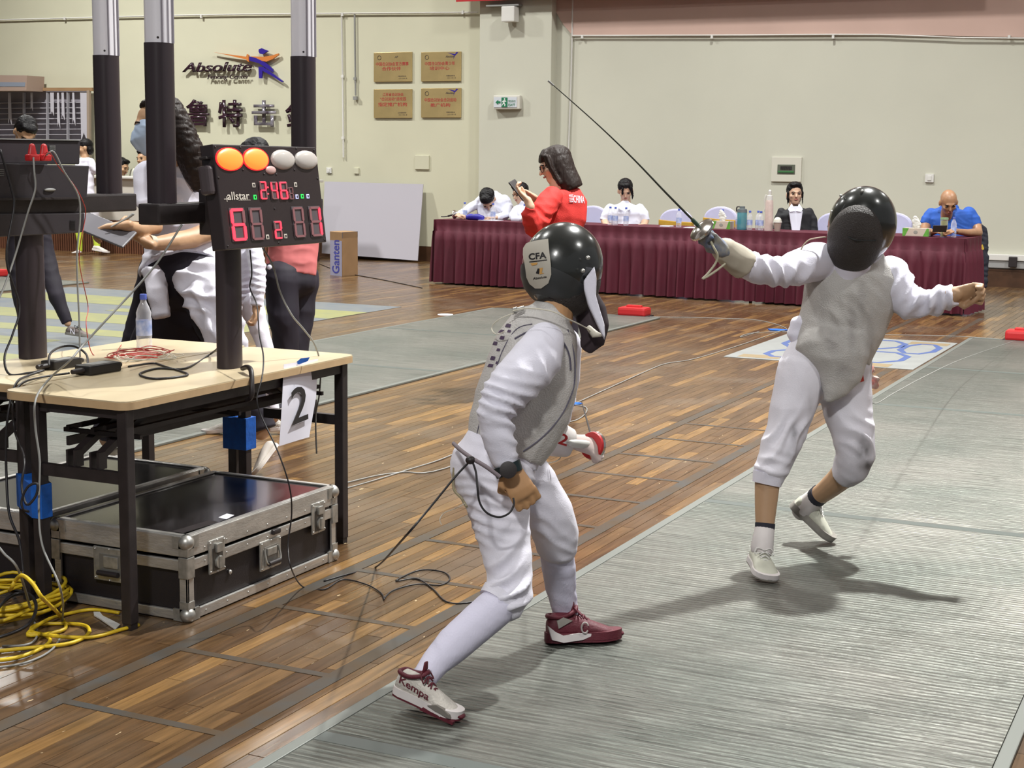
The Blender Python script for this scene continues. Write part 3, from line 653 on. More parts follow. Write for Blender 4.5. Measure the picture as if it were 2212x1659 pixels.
# printed floor graphics
t = thing('floor_graphic', (-2.9, 12.2, 0), 'pale floor sheet with blue ring figures and tan patches', 'floor graphic')
MB().box2((-3.60, 11.3, 0.0004), (-2.15, 13.2, .004)).build('sheet', mat('sheet_pale', (.25, .26, .255), .5, var=.1, vscale=6), t)
RB = mat('ring_blue', (.06, .10, .26), .5); TN = mat('sheet_tan', (.25, .19, .11), .5)
def ring(cx, cy, rx, ry, w, nm, m_):
    P = [(cos(a), sin(a)) for a in [pi/4*i+pi/8 for i in range(8)]]
    v = [V(cx+rx*a, cy+ry*b, .0042) for a, b in P]+[V(cx+(rx-w)*a, cy+(ry-w)*b, .0042) for a, b in P]; v += [q+V(0, 0, .001) for q in v]
    f = []
    for i in range(8): j = (i+1) % 8; f += [(16+i, 16+j, 24+j, 24+i), (i, j, 16+j, 16+i), (8+i, 24+i, 24+j, 8+j), (i, 8+i, 8+j, j)]
    MB().add(v, f).build(nm, m_, t)
for cx, cy, rx, ry in ((-3.25, 12.55, .22, .42), (-3.2, 11.75, .2, .3), (-2.72, 12.75, .24, .36), (-2.55, 11.9, .26, .40), (-2.95, 12.2, .2, .3), (-2.35, 12.6, .17, .4)):
    ring(cx, cy, rx, ry, .055, 'ring_figure', RB)
for cx, cy in ((-3.35, 11.45), (-2.35, 13.0), (-2.5, 11.42), (-2.95, 12.95)):
    MB().box2((cx-.16, cy-.09, .0042), (cx+.16, cy+.09, .005)).build('tan_patch', TN, t)
t = thing('floor_graphic', (-9.7, 10.8, 0), 'large worn floor graphic of blue and yellow stripes', 'floor graphic')
MB().box2((-12.0, 8.0, .0004), (-7.68, 13.42, .003)).build('sheet', mat('graphic_blue', (.13, .16, .20), .4, col2=(.19, .20, .205), vscale=5), t)
YL = mat('graphic_yellow', (.31, .31, .11), .42, col2=(.24, .25, .13), vscale=6)
for i, (a, b, x0_, x1_) in enumerate(((12.05, 12.75, -12, -7.68), (10.7, 11.3, -12, -7.68), (9.9, 10.25, -10.3, -7.68), (9.1, 9.5, -12, -8.6), (8.15, 8.65, -12, -7.68), (11.55, 11.8, -9.9, -8.7))):
    MB().box2((x0_, a, .0032), (x1_, b, .0042)).build('yellow_stripe', YL, t)
# ---------------------------------------------------------------- far left: counter, curtained opening, club sign
CY0 = 18.5
t = thing('reception_counter', (-14.5, CY0+.4, 0), 'long cream reception counter with a dark wood slat base', 'counter')
CR = mat('counter_cream', (.60, .56, .50), .5)
MB().box2((-19, CY0, .5), (-12.15, CY0+.33, 1.13)).build('front_panel', CR, t)
MB().box2((-19.05, CY0-.06, 1.13), (-12.1, CY0+.38, 1.17)).build('counter_top', mat('counter_top', (.68, .66, .62), .35), t, bevel=.01)
sb = MB().box2((-19, CY0-.02, 0), (-12.15, CY0+.33, .5)).build('slat_base', mat('slat_backing', (.04, .018, .012), .5), t)
SL = mat('slat_wood', (.15, .062, .035), .45, var=.2, vscale=9)
u0 = MB().box2((-.012, -.012, 0), (.012, .012, .5)); me_ = None
for i in range(150):
    x = -18.9+.045*i
    if me_ is None: o = MB().box2((x-.014, CY0-.045, 0), (x+.014, CY0-.02, .5)).build('slat', SL, sb); me_ = o; X0 = x
    else: o = me_.copy(); COL.objects.link(o); o.location = (x-X0, 0, 0)
t = thing('curtain_frame', onY(100, 600, 19.55), 'grey framed window opening hung with torn clear plastic strips', 'window')
PLC = mat('plastic_strip', (.62, .60, .66), .25, trans=.25)
bk = MB().prism([onY(x, y, YW-.02) for x, y in ((-30, 196), (190, 196), (192, 312), (-30, 312))], (0, .015, 0)).build('opening', mat('opening_grey', (.26, .24, .27), .6), t)
for i in range(8):
    y = 222+i*11.5
    MB().bar(onY(-30, y+1, YW-.06), onY(182, y-1, YW-.06), .055, .012).build('blind_slat', mat('blind_grey', (.42, .40, .44), .5), t)
for x in (-8, 52, 103, 147): MB().bar(onY(x, 200, YW-.1), onY(x, 312, YW-.1), .05, .02).build('mullion', mat('mullion_grey', (.36, .35, .38), .5), t)
MB().bar(onY(-40, 193, YW-.1), onY(201, 193, YW-.1), .06, .05).build('top_rail', CARD, t)
MB().bar(onY(192, 195, YW-.12), onY(194, 540, YW-.12), .05, .05).build('side_post', mat('post_tan', (.32, .25, .19), .6), t)
for i, x in enumerate((20, 68, 112, 125, 135, 158, 181)):
    w = (3, 2.5, 4, 2, 2.5, 2, 8)[i]; h = (70, 40, 50, 78, 60, 72, 108)[i]
    P = [onY(x-w, 200, YW-.14), onY(x+w, 200, YW-.14), onY(x+w*.6+rr.random()*4, 200+h, YW-.14), onY(x, 200+h*.8, YW-.14), onY(x-w*.7, 196+h, YW-.14)]
    MB().prism(P, (0, .004, 0)).build('plastic_strip', PLC, t)
p = onY(20, 183, YW-.35); p = V(p[0], 19.3, p[2])
t = thing('storage_carton', p, 'brown carton with faded blue print on the window frame', 'box')
MB().prism([onY(x, y, YW-.5) for x, y in ((-40, 162), (58, 163), (57, 196), (-40, 196))], (0, .4, 0)).build('carton_body', mat('carton_tan', (.36, .26, .21), .7), t)
MB().prism([onY(x, y, YW-.5) for x, y in ((-40, 177), (55, 178), (54, 187), (-40, 187))], (0, -.004, 0)).build('printed_band', mat('carton_blue', (.22, .25, .31), .7), t)
MB().box(onY(209, 285, YW-.02), (.05, .02, .30)).build('wall_thermometer', mat('notice_green', (.4, .55, .55), .5)); o = bpy.data.objects['wall_thermometer']; tag(o, 'narrow pale notice strip on the wall beside the window post', 'notice')
# club sign: letters are separate raised pieces
SGN = mat('sign_dark_plum', (.030, .010, .020), .22); SBL = mat('sign_blue', (.035, .020, .26), .3); SOR = mat('sign_orange', (.60, .20, .05), .35)
YS = YW-.05; rW = V(1, 0, 0); uW = V(0, 0, 1)
t = thing('club_wall_sign', onY(520, 190, YS), 'raised club sign with lettering and a lunging fencer emblem', 'sign')
def zp(x, y): return onY(360+x/6.144, 80+y/6.144, YS)
def wtext(nm, s_, x0, y0, x1, y1, m_, shear=0, off=0.0, ext=.03):
    a = zp(x0, y1); b = zp(x1, y0); text(nm, s_, t, a, rW, uW, b[0]-a[0], b[2]-a[2], m_, ext=ext, off=off, shear=shear)
wtext('word', 'Absolute', 218, 325, 1135, 468, SGN, shear=.28, off=.014)
wtext('word', 'Fencing Center', 548, 492, 1100, 580, SGN, shear=.25, off=.004, ext=.015)
for poly, m_, nm in (([(625, 200), (760, 222), (1070, 262), (1080, 228), (1100, 240), (1105, 332), (1085, 320), (1068, 298), (760, 228)], SOR, 'emblem_blade'),
                     ([(1120, 258), (1300, 262), (1400, 248), (1490, 218), (1492, 240), (1400, 300), (1330, 328), (1270, 318), (1190, 280)], SOR, 'emblem_arms'),
                     ([(1236, 165), (1275, 150), (1315, 168), (1365, 186), (1330, 205), (1290, 232), (1250, 222), (1235, 195)], SBL, 'emblem_head'),
                     ([(1112, 258), (1200, 280), (1320, 340), (1420, 425), (1428, 470), (1340, 415), (1240, 350), (1112, 315)], SBL, 'emblem_body'),
                     ([(1232, 395), (1290, 395), (1400, 470), (1560, 590), (1545, 600), (1390, 505), (1285, 450), (1275, 550), (1240, 548)], SBL, 'emblem_leg')):
    P = [zp(*q) for q in poly]
    if m_ is SOR and nm == 'emblem_arms': P = [q+V(0, .012, 0) for q in P]
    MB().prism(P, (0, -.03, 0)).build(nm, m_, t)
for ch, x0_, x1_, y0_, y1_ in (('鲁', 275, 570, 828, 1185), ('特', 700, 1010, 832, 1198), ('击', 1145, 1455, 838, 1192), ('剑', 1590, 1908, 842, 1208)):
    wtext('character', ch, x0_, y0_, x1_, y1_, SGN if ch != '击' else mat('sign_mirror_plum', (.05, .03, .05), .15, metal=.5, col2=(.5, .48, .55), vscale=7), off=.012)
# gold plaques
PG = mat('plaque_gold', (.62, .47, .22), .28, metal=.55, var=.18, vscale=2.5)
PR = mat('plaque_red', (.42, .02, .03), .5); PK = mat('plaque_ink', (.08, .06, .05), .5)
PLQ = [((808, 112), (890, 177), 'top left gold plaque with red Chinese lettering', [('中国击剑协会官方赛事', .06, .60, .86, .13), ('合作伙伴', .22, .44, .50, .13)], 'AF'),
       ((910, 111), (996, 176), 'top right gold plaque with red Chinese lettering', [('中国击剑协会青少年', .10, .60, .76, .13), ('培训中心', .22, .44, .50, .13)], 'Absolute'),
       ((808, 192), (890, 255), 'bottom left gold plaque with three lines of red lettering', [('江苏省击剑协会', .24, .82, .55, .11), ('“击剑运动”进校园', .17, .66, .68, .12), ('指定推广机构', .12, .46, .76, .14)], ''),
       ((910, 190), (996, 254), 'bottom right gold plaque with red Chinese lettering', [('中国击剑协会击剑运动', .09, .60, .80, .13), ('推广机构', .24, .42, .50, .13)], 'Absolute')]
for (a, b, lab, lines, logo) in PLQ:
    A = onY(a[0], b[1], YW-.02); B = onY(b[0], a[1], YW-.02); w = B[0]-A[0]; h = B[2]-A[2]
    t = thing('award_plaque', A, lab, 'plaque'); MB().box2((A[0], YW-.03, A[2]), (B[0], YW-.004, B[2])).build('plaque_plate', PG, t, bevel=.004)
    O = V(A[0], YW-.031, A[2])
    for s_, fx, fy, fw_, fh in lines: text('lettering', s_, t, O+rW*w*fx+uW*h*(fy-.06), rW, uW, w*fw_, h*fh, PR, off=.004)
    text('lettering', '中国击剑协会' if logo else '江苏省体育局', t, O+rW*w*.64+uW*h*.16, rW, uW, w*.22, h*.045, PK, off=.01)
    text('lettering', '二〇一八年一月', t, O+rW*w*.66+uW*h*.085, rW, uW, w*.22, h*.045, PK, off=.01)
    if logo:
        text('lettering', logo, t, O+rW*w*(.55 if logo == 'AF' else .62), rW, uW, w*(.1 if logo == 'AF' else .22), h*.07, PK, shear=.3, off=.02).location = (0, 0, h*.80)
        MB().tube([O+rW*w*.15+uW*h*.82+(rW*cos(k)+uW*sin(k))*h*.07-V(0, .001, 0) for k in [2*pi*i/12 for i in range(13)]], .004, n=4, res=1).build('round_emblem', PK, t)
        if logo != 'AF': flat([(0, 0), (.05, .045), (.02, .05), (0, .02), (-.12, .045), (-.01, .0), (-.03, -.05)], O+rW*w*.86+uW*h*.86, rW, uW, 'fencer_emblem', SBL, t, .001)
# leaning white board, carton by it
t = MB().prism([onY(702, 392, 19.62), onY(915, 398, 19.62), onY(903, 563, 19.35), onY(696, 547, 19.35)], (0, -.012, 0)).build('display_board', mat('foam_board', (.42, .40, .45), .6)); tag(t, 'large blank white board leaning against the cream wall', 'board')
A = fl(712, 594); B = fl(742, 598)
t = thing('tall_carton', (A+B)/2, 'tall brown carton with a blue printed side panel on the floor', 'box')
bx0, bx1 = -10.62, -10.08; by0, by1 = 16.72, 17.0; hz = .78
a0 = fl(713, 594); a1 = fl(740, 597); a2 = fl(773, 594)
ct = [V(a0[0], a0[1], 0), V(a1[0], a1[1], 0), V(a2[0], a2[1]+.0, 0), V(a0[0]+a2[0]-a1[0], a0[1]+a2[1]-a1[1], 0)]
hz = 95/ (F/((a1-CAMP)@FW))
MB().prism(ct, (0, 0, hz)).build('carton_body', CARD, t, bevel=.004)
r_ = nrm(ct[1]-ct[0]); n_ = V(r_[1], -r_[0], 0)
wf = np.linalg.norm(ct[1]-ct[0])
MB().prism([ct[0]+n_*.002+r_*.01, ct[1]+n_*.002-r_*.01, ct[1]+n_*.002-r_*.01+V(0, 0, hz*.8), ct[0]+n_*.002+r_*.01+V(0, 0, hz*.8)], n_*.002).build('printed_panel', mat('print_lilac', (.36, .36, .50), .6), t)
text('lettering', 'Ganten', t, ct[0]+n_*.005+r_*wf*.78+V(0, 0, .03), V(0, 0, 1), -r_, hz*.76, wf*.58, mat('print_blue', (.06, .07, .38), .6), off=.015)
MB().prism([ct[1]+V(0, 0, hz*.86), ct[2]+V(0, 0, hz*.86), ct[2]+V(0, 0, hz), ct[1]+V(0, 0, hz)], V(r_[1], -r_[0], 0)*.006).build('dark_tape', mat('dark_tape', (.12, .11, .13), .5), t)
# red reels at the piste ends and a floor disc
def reel(x, y, label, s_=1.0, Yoff=0):
    P = fl(x, y); t = thing('cable_reel', P, label, 'reel')
    MB().box(P+V(0, 0, .05*s_), (.30*s_, .20*s_, .09*s_)).build('housing', REDP, t, bevel=.025*s_)
    MB().box(P+V(0, 0, .1*s_), (.16*s_, .06*s_, .03*s_)).build('grip', REDP, t, bevel=.01*s_)
    MB().box(P+V(0, 0, .007*s_), (.34*s_, .22*s_, .014*s_)).build('foot_plate', BLACK, t)
reel(1370, 683, 'red reel box at the far end of the middle piste', .95)
reel(2212, 737, 'red reel box cut by the right picture edge')
reel(-14, 598, 'red reel box on the farthest piste at the left edge')
P = fl(962, 680); t = MB().cyl(P, P+V(0, 0, .004), .075, n=24).build('floor_disc', PAPER, sm=60); tag(t, 'small white paper disc lying on the brown floor', 'sticker')
# ================================================================= SCORING TABLES, CASES, MACHINES
TZ = .74
def rounded(x0, x1, y0, y1, r, z0, z1, corners=(1, 1, 1, 1)):
    P = []
    for (cx, cy, a, k) in ((x0+r, y0+r, pi, 0), (x1-r, y0+r, 1.5*pi, 1), (x1-r, y1-r, 0, 2), (x0+r, y1-r, .5*pi, 3)):
        if corners[k]:
            for j in range(5): w = a+j*pi/8; P.append(V(cx+r*cos(w), cy+r*sin(w), z0))
        else: P.append(V((x0, x1, x1, x0)[k], (y0, y0, y1, y1)[k], z0))
    return MB().prism(P, (0, 0, z1-z0))
def folding_table(x0, x1, y0, y1, label, inset=.035):
    t = thing('folding_table', ((x0+x1)/2, (y0+y1)/2, 0), label, 'table')
    tp = rounded(x0, x1, y0, y1, .045, TZ-.004, TZ).build('table_top', TABW, t)
    rounded(x0-.001, x1+.001, y0-.001, y1+.001, .045, TZ-.028, TZ-.004).build('table_edge', TABE, tp, sm=40)
    lx = (x0+inset, x1-.035); ly = (y0+.035, y1-.06)
    MB().box2((lx[0]-.012, ly[0], TZ-.066), (lx[0]+.012, ly[1], TZ-.028)).box2((lx[1]-.012, ly[0], TZ-.066), (lx[1]+.012, ly[1], TZ-.028)).box2((lx[0], ly[0]-.012, TZ-.06), (lx[1], ly[0]+.012, TZ-.03)).box2((lx[0], ly[1]-.012, TZ-.06), (lx[1], ly[1]+.012, TZ-.03)).build('rail_frame', BLACK, t)
    for x in lx:
        for y in ly:
            if x == lx[0] and y == ly[1] and inset > .1: x = x0+.02
            g = MB().box2((x-.019, y-.019, .02), (x+.019, y+.019, TZ-.03)).build('leg', BLACK, t, bevel=.003)
            MB().box2((x-.016, y-.016, 0), (x+.016, y+.016, .02)).build('foot_cap', BLACK, g)
    for y in ly: MB().box2((lx[0], y-.012, .470), (lx[1], y+.012, .508)).build('cross_bar', BLACK, t)
    # folding stays
    for x in (lx[0]+.13, lx[1]-.13):
        for (ya, yb) in ((ly[0], ly[0]+.34), (ly[1], ly[1]-.34)):
            sy_ = 1 if yb > ya else -1
            MB().bar((x, ya+.03*sy_, .545), (x, yb, TZ-.04), .030, .022).build('stay_arm', BLACK, t)
            MB().box2((x-.019, min(ya, ya+.04*sy_), .505), (x-.011, max(ya, ya+.04*sy_), .56)).box2((x+.011, min(ya, ya+.04*sy_), .505), (x+.019, max(ya, ya+.04*sy_), .56)).build('stay_bracket', BLACK, t)
    # wire shelf under the top
    for i in range(6):
        x = lx[0]+.05+(lx[1]-lx[0]-.1)*i/5; MB().bar((x, ly[0]+.08, .615+.012*(i % 2)), (x, ly[1]-.08, .615+.012*(i % 2)), .014).build('shelf_bar', BLACK, t)
    for y in (ly[0]+.1, (ly[0]+ly[1])/2, ly[1]-.1): MB().bar((lx[0]+.02, y, .604), (lx[1]-.02, y, .604), .014).build('shelf_bar', BLACK, t)
    MB().bar((lx[0]+.03, ly[0]+.1, .565), (lx[0]+.03, ly[1]-.1, .565), .012, .03).build('side_rail', BLACK, t)
    MB().bar((lx[0]+.2, ly[0]+.1, .58), (lx[0]+.2, ly[1]-.1, .58), .012, .022).build('side_rail', BLACK, t)
    return t
folding_table(-3.60, -3.09, 3.69, 5.05, 'right folding table with pale top, holding the lit scoreboard', .12)
folding_table(-4.12, -3.61, 3.80, 5.07, 'left folding table with pale top, holding the second scoring machine')
# blue tape round the paired legs
for (label, z0, z1, Q) in (('blue tape wrapped round the nearest pair of legs', .325, .437, ((-3.457, 3.702), (-3.457, 3.752), (-3.62, 3.860), (-3.668, 3.860), (-3.668, 3.812), (-3.50, 3.702))),
                           ('blue tape wrapped round the farther pair of legs', .33, .46, ((-3.556, 4.965), (-3.556, 5.035), (-3.670, 5.036), (-3.670, 4.965)))):
    tag(MB().prism([V(a, b, z0) for a, b in Q], (0, 0, z1-z0)).build('tape_wrap', BLUET, bevel=.002), label, 'tape')
# flight cases
def flight_case(x0, x1, y0, y1, h, label):
    t = thing('flight_case', ((x0+x1)/2, (y0+y1)/2, 0), label, 'case')
    e = .028; lz = h-.075
    MB().box2((x0+.012, y0+.012, .015), (x1-.012, y1-.012, lz-.006)).build('body_panels', CASE, t)
    MB().box2((x0+.012, y0+.012, lz+.006), (x1-.012, y1-.012, h-.004)).build('lid', CASETOP, t)
    def strip(nm, a, b): MB().box2(a, b).build(nm, ALU, t, bevel=.003)
    for (ya, yb) in ((y0, y0+.006), (y1-.006, y1)):
        for (za, zb) in ((.0+.004, .036), (lz-.042, lz-.005), (lz+.006, lz+.04), (lz+.035, h)): strip('edge_profile', (x0+.02, ya-.003, za), (x1-.02, yb+.003, zb))
    for (xa, xb) in ((x0, x0+.006), (x1-.006, x1)):
        for (za, zb) in ((.004, .036), (lz-.042, lz-.005), (lz+.006, lz+.04), (lz+.035, h)): strip('edge_profile', (xa-.003, y0+.02, za), (xb+.003, y1-.02, zb))
    # top rim
    for a, b in (((x0, y0, h-.004), (x1, y0+.022, h+.003)), ((x0, y1-.022, h-.004), (x1, y1, h+.003)), ((x0, y0, h-.004), (x0+.022, y1, h+.003)), ((x1-.022, y0, h-.004), (x1, y1, h+.003))): strip('rim_profile', a, b)
    for cx, sx in ((x0, 1), (x1, -1)):
        for cy, sy in ((y0, 1), (y1, -1)):
            MB().box2((min(cx-.003*sx, cx+.03*sx), min(cy-.003*sy, cy+.006*sy), .03), (max(cx-.003*sx, cx+.03*sx), max(cy-.003*sy, cy+.006*sy), lz-.01)).box2((min(cx-.003*sx, cx+.006*sx), min(cy-.003*sy, cy+.03*sy), .03), (max(cx-.003*sx, cx+.006*sx), max(cy-.003*sy, cy+.03*sy), lz-.01)).build('corner_profile', ALU, t, bevel=.002)
            for z in (.022, h-.022):
                c_ = MB(); c_.ell((cx+.008*sx, cy+.008*sy, z), (.026, .026, .026))
                sg = 1 if z < .1 else -1
                c_.box((cx+.03*sx, cy-.002*sy, z), (.05, .008, .04)).box((cx-.002*sx, cy+.03*sy, z), (.008, .05, .04)).box((cx+.012*sx, cy-.002*sy, z+.02*sg), (.034, .008, .05)).box((cx-.002*sx, cy+.012*sy, z+.02*sg), (.008, .034, .05))
                c_.build('ball_corner', ZINC, t, sm=50)
            MB().box((cx+.012*sx, cy-.004*sy, lz-.03), (.036, .008, .07)).box((cx-.004*sx, cy+.012*sy, lz-.03), (.008, .036, .07)).build('corner_brace', ZINC, t, bevel=.002)
    def face_x(nm, y, z, w, hh, latch):
        X = x1+.004
        d = MB().box((X, y, z), (.008, w, hh)).build(nm, ZINC, t, bevel=.006)
        if latch:
            MB().box((X+.004, y, z-.01), (.004, w*.62, hh*.66)).build('dish', mat('latch_dark', (.10, .09, .08), .5, metal=.6), d)
            MB().cyl((X+.004, y+.004, z-.022), (X+.014, y+.004, z-.022), .022, n=14).build('twist_knob', ZINC, d, sm=40)
            MB().box((X+.014, y+.004, z-.022), (.006, .014, .042)).build('wing', ZINC, d, bevel=.002)
            MB().box((X+.01, y, z+.028), (.010, .03, .03)).build('hook', ZINC, d, bevel=.002)
        else:
            MB().box((X+.004, y, z-.004), (.003, w*.66, hh*.64)).build('dish', mat('dish_grey', (.28, .27, .25), .45, metal=.7), d)
            MB().tube([(X+.006, y-w*.33, z+hh*.22), (X+.016, y-w*.33, z-hh*.22), (X+.018, y, z-hh*.3), (X+.016, y+w*.33, z-hh*.22), (X+.006, y+w*.33, z+hh*.22)], .004, n=6, res=4).build('bail', ZINC, d, sm=60)
            MB().cyl((X+.018, y-w*.27, z-hh*.27), (X+.018, y+w*.27, z-hh*.27), .009, n=10).build('grip', BLACK, d, sm=60)
            MB().box((X+.008, y, z+hh*.1), (.006, w*.45, hh*.25)).build('spring_plate', ZINC, d, bevel=.002)
        for a, b in ((-.44, -.42), (.44, -.42), (-.44, .42), (.44, .42), (0, .46), (0, -.46)): MB().ell((X+.004, y+w*a, z+hh*b), (.004, .004, .004), n=8, m_=5).build('rivet', ALU, d, sm=180)
    yl = y1-y0
    face_x('butterfly_latch', y0+.17*yl, lz-.02, .085, .115, True); face_x('butterfly_latch', y0+.86*yl, lz-.02, .085, .115, True)
    face_x('recessed_handle', y0+.515*yl, lz-.085, .125, .105, False)
    MB().ell((x1-.008, y0+.27*yl, lz-.10), (.006, .008, .008)).build('stud', ALU, t, sm=180)
    MB().box((x1+.008, y0+.55*yl, lz-.012), (.016, .045, .018)).build('rubber_tab', BLACK, t, bevel=.006)
    # handle on the near short side
    c = (x0+x1)/2-.035; d = MB().box((c, y0-.004, .155), (.135, .008, .115)).build('recessed_handle', ZINC, t, bevel=.006)
    MB().box((c+.005, y0-.009, .152), (.09, .003, .075)).build('dish', mat('dish_grey', (.28, .27, .25), .45, metal=.7), d)
    MB().cyl((c-.04, y0-.02, .127), (c+.045, y0-.02, .127), .009, n=10).build('grip', BLACK, d, sm=60)
    MB().box((c+.01, y0-.012, .165), (.06, .006, .04)).build('spring_plate', ZINC, d, bevel=.002)
    for a, b in ((-.44, -.42), (.44, -.42), (-.44, .42), (.44, .42), (0, .46), (0, -.46)): MB().ell((c+.135*a, y0-.008, .155+.115*b), (.004, .004, .004), n=8, m_=5).build('rivet', ALU, d, sm=180)
    rv = []
    for i in range(7):
        y = y0+.09+(yl-.18)*i/6
        for z in (.02, lz-.023, lz+.022): rv.append(MB().ell((x1+.003, y, z), (.0035, .0035, .0035), n=6, m_=4).build('rivet', ZINC, t, sm=180) if not rv else None)
        for z in (.02, lz-.023, lz+.022):
            if i == 0 and z == .02: continue
            r0 = rv[0]; r1 = r0.copy(); COL.objects.link(r1); r1.location = (0, y-(y0+.09), z-.02)
    return t
flight_case(-3.56, -3.005, 3.865, 4.755, .285, 'black flight case with aluminium edges in front, under the table')
flight_case(-4.18, -3.625, 3.875, 4.80, .285, 'second black flight case behind the first, largely hidden')
t = thing('label_card', fl(480, 1115, .29), 'small white card on the front case lid', 'card'); MB().prism([fl(x, y, .2895) for x, y in ((472, 1118), (489, 1122), (506, 1113), (490, 1110))], (0, 0, .001)).build('card', PAPER, t)
t = thing('name_strip', fl(420, 1135, .29), 'black printed strip on the front case lid', 'label')
MB().prism([fl(x, y, .2893) for x, y in ((372, 1148), (395, 1152), (472, 1128), (452, 1124))], (0, 0, .001)).build('strip', BLACK, t)
# ---------------------------------------------------------------- scoring machine 1
BO = at(589.8, 423.2, 5.5); BR = V(-.024, 1.0, -.004); BU = V(-.128, .001, .992); BR = nrm(BR); BU = nrm(BU-BR*(BU@BR)); BN = np.cross(BR, BU)
bwid, bhei = .663, .36
def bp(x, y, e=0.0): return onP(x, y, BO, BN)+BN*e
t = thing('scoring_machine', V(-3.34, 4.5, TZ), 'scoreboard machine with red lit digits on a black post', 'scoreboard')
hs = MB().box(BO-BN*.0275, (bwid, bhei, .055), (BR, BU, BN)).build('housing', mat('board_black', (.026, .018, .020), .35, bump=.04, bscale=300), t, bevel=.004)
def col_(px_, d, ysplit, yb):
    a = at(px_, 300, d); b0 = at(px_, ysplit, d)[2]; zb = at(px_, yb, d)[2]
    return V(a[0], a[1], 0), b0, zb
def oval(m_, x, y, z0, z1, a, b, n=28, pw=2.6): return m_.loft([(V(x, y, z0), a, b), (V(x, y, z1), a, b)], side=V(0, 1, 0), n=n, pw=pw)
XA = -3.372
ys_ = []
for (pxx, d, ysp, yb) in ((367.5, 5.2, 95, 460), (633, 6.02, 125, 460)):
    a, zs, zb = col_(pxx, d, ysp, yb); c = t
    oval(MB(), XA, a[1], 1.335, zs, .052, .042).build('lower_column', COLPL, t, sm=40)
    u_ = oval(MB(), XA, a[1], zs, 2.75, .049, .040).build('light_tube', SILV, t, sm=40)
    for sgn in (-.6, 0, .55): MB().box2((XA+.036, a[1]+sgn*.05-.002, zs), (XA+.0425, a[1]+sgn*.05+.002, 2.75)).build('tube_groove', mat('groove', (.3, .28, .32), .3), u_)
    for yy in (-.040, -.028): MB().ell((XA+.028, a[1]+yy, zs+.016), (.004, .004, .004)).build('screw', BLACK, u_, sm=180)
    ys_.append(a[1])
MB().box2((XA-.045, ys_[0]-.075, 1.262), (XA+.045, ys_[1]+.07, 1.335)).build('cross_arm', BLACK, t, bevel=.008)
oval(MB(), -3.29, 4.50, TZ, 1.27, .050, .038).build('post', COLPL, t, sm=40)
MB().box((-3.31, 4.5, 1.30), (.09, .16, .16)).build('mount_block', BLACK, t, bevel=.005)
MB().tube([at(524, 796, 5.42), at(534, 793, 5.38), at(542, 800, 5.33), at(544, 830, 5.30), at(543, 856, 5.30), at(534, 864, 5.34)], .009, n=10, res=4).build('clamp_hook', BLACK, t, sm=60)
LON = mat('lamp_lit', (1.0, .22, .03), .4, emit=1.4, ecol=(1.0, .20, .03)); LOFF = mat('lamp_off', (.56, .52, .49), .3, coat=.3)
GLOW = mat('lamp_rim', (.55, .01, .015), .4, emit=1.0, ecol=(1.0, .02, .03))
Y0 = V(0, 0, 0)
for i, (x, y, a, b) in enumerate(((495.4, 343.8, .079, .0385), (551.9, 344, .078, .0385), (610.5, 345, .079, .037), (660.8, 345.8, .080, .036))):
    C_ = bp(x, y); lit = i < 2
    l = MB().ell(C_, (a, b, .016), (BR, BU, BN), n=28, m_=10).build('lamp_lens', LON if lit else LOFF, t, sm=180)
    if lit: MB().loft([(C_-BN*.004, a*1.05, b*1.06), (C_+BN*.003, a*1.05, b*1.06)], side=BR, n=28).build('lamp_bezel', GLOW, l)
C_ = bp(584.5, 367.5); MB().ell(C_, (.034, .0155, .008), (BR, BU, BN), n=20).build('priority_lamp', mat('lamp_off_pink', (.62, .40, .38), .35), t, sm=180)
SON = mat('segment_lit', (1.0, .05, .08), .4, emit=1.25, ecol=(1.0, .045, .085)); SOFF = mat('segment_off', (.26, .11, .12), .45); DGR = mat('digit_ground', (.10, .085, .095), .4)
SEG = {'0': 'abcdef', '1': 'bc', '2': 'abged', '4': 'fgbc', '6': 'afgedc', '-': '', '8': 'abcdefg'}
def digit(ch, x0, y0, x1, y1, th=.17):
    TL = bp(x0, y0, .001); TR_ = bp(x1, y0, .001); BL = bp(x0, y1, .001); w = abs((TR_-TL)@BR); h = abs((TL-BL)@BU); O = BO+BR*((TL-BO)@BR)+BU*((BL-BO)@BU)+BN*.001
    d = MB().box(O+BR*w/2+BU*h/2, (w*1.06, h*1.04, .002), (BR, BU, BN)).build('digit', DGR, t, bevel=.0008)
    k = th*w*1.05; kv = min(k*.62, h*.10); g = .04*w
    def hexa(ax_, cx, cy, L_):
        P = [(-L_/2, 0), (-L_/2+k/2*.8, kv/2 if ax_ else k/2), (L_/2-k/2*.8, kv/2 if ax_ else k/2), (L_/2, 0), (L_/2-k/2*.8, -(kv/2 if ax_ else k/2)), (-L_/2+k/2*.8, -(kv/2 if ax_ else k/2))]
        if not ax_: P = [(b, a) for a, b in P][::-1]
        return [O+BR*(cx+a)+BU*(cy+b)+BN*.002 for a, b in P]
    for nm, ax_, cx, cy, L_ in (('a', 1, .5*w, h-kv/2, w*.86), ('g', 1, .5*w, h/2, w*.86), ('d', 1, .5*w, kv/2, w*.86), ('f', 0, k/2, h*.75, h*.46), ('b', 0, w-k/2, h*.75, h*.46), ('e', 0, k/2, h*.25, h*.46), ('c', 0, w-k/2, h*.25, h*.46)):
        MB().prism(hexa(ax_, cx, cy, L_), BN*.0025).build('segment', SON if nm in SEG[ch] else SOFF, d)
digit('6', 494, 451, 525, 522); digit('-', 536, 450, 562, 520); digit('-', 629, 448, 652, 514); digit('1', 665, 447, 689, 512)
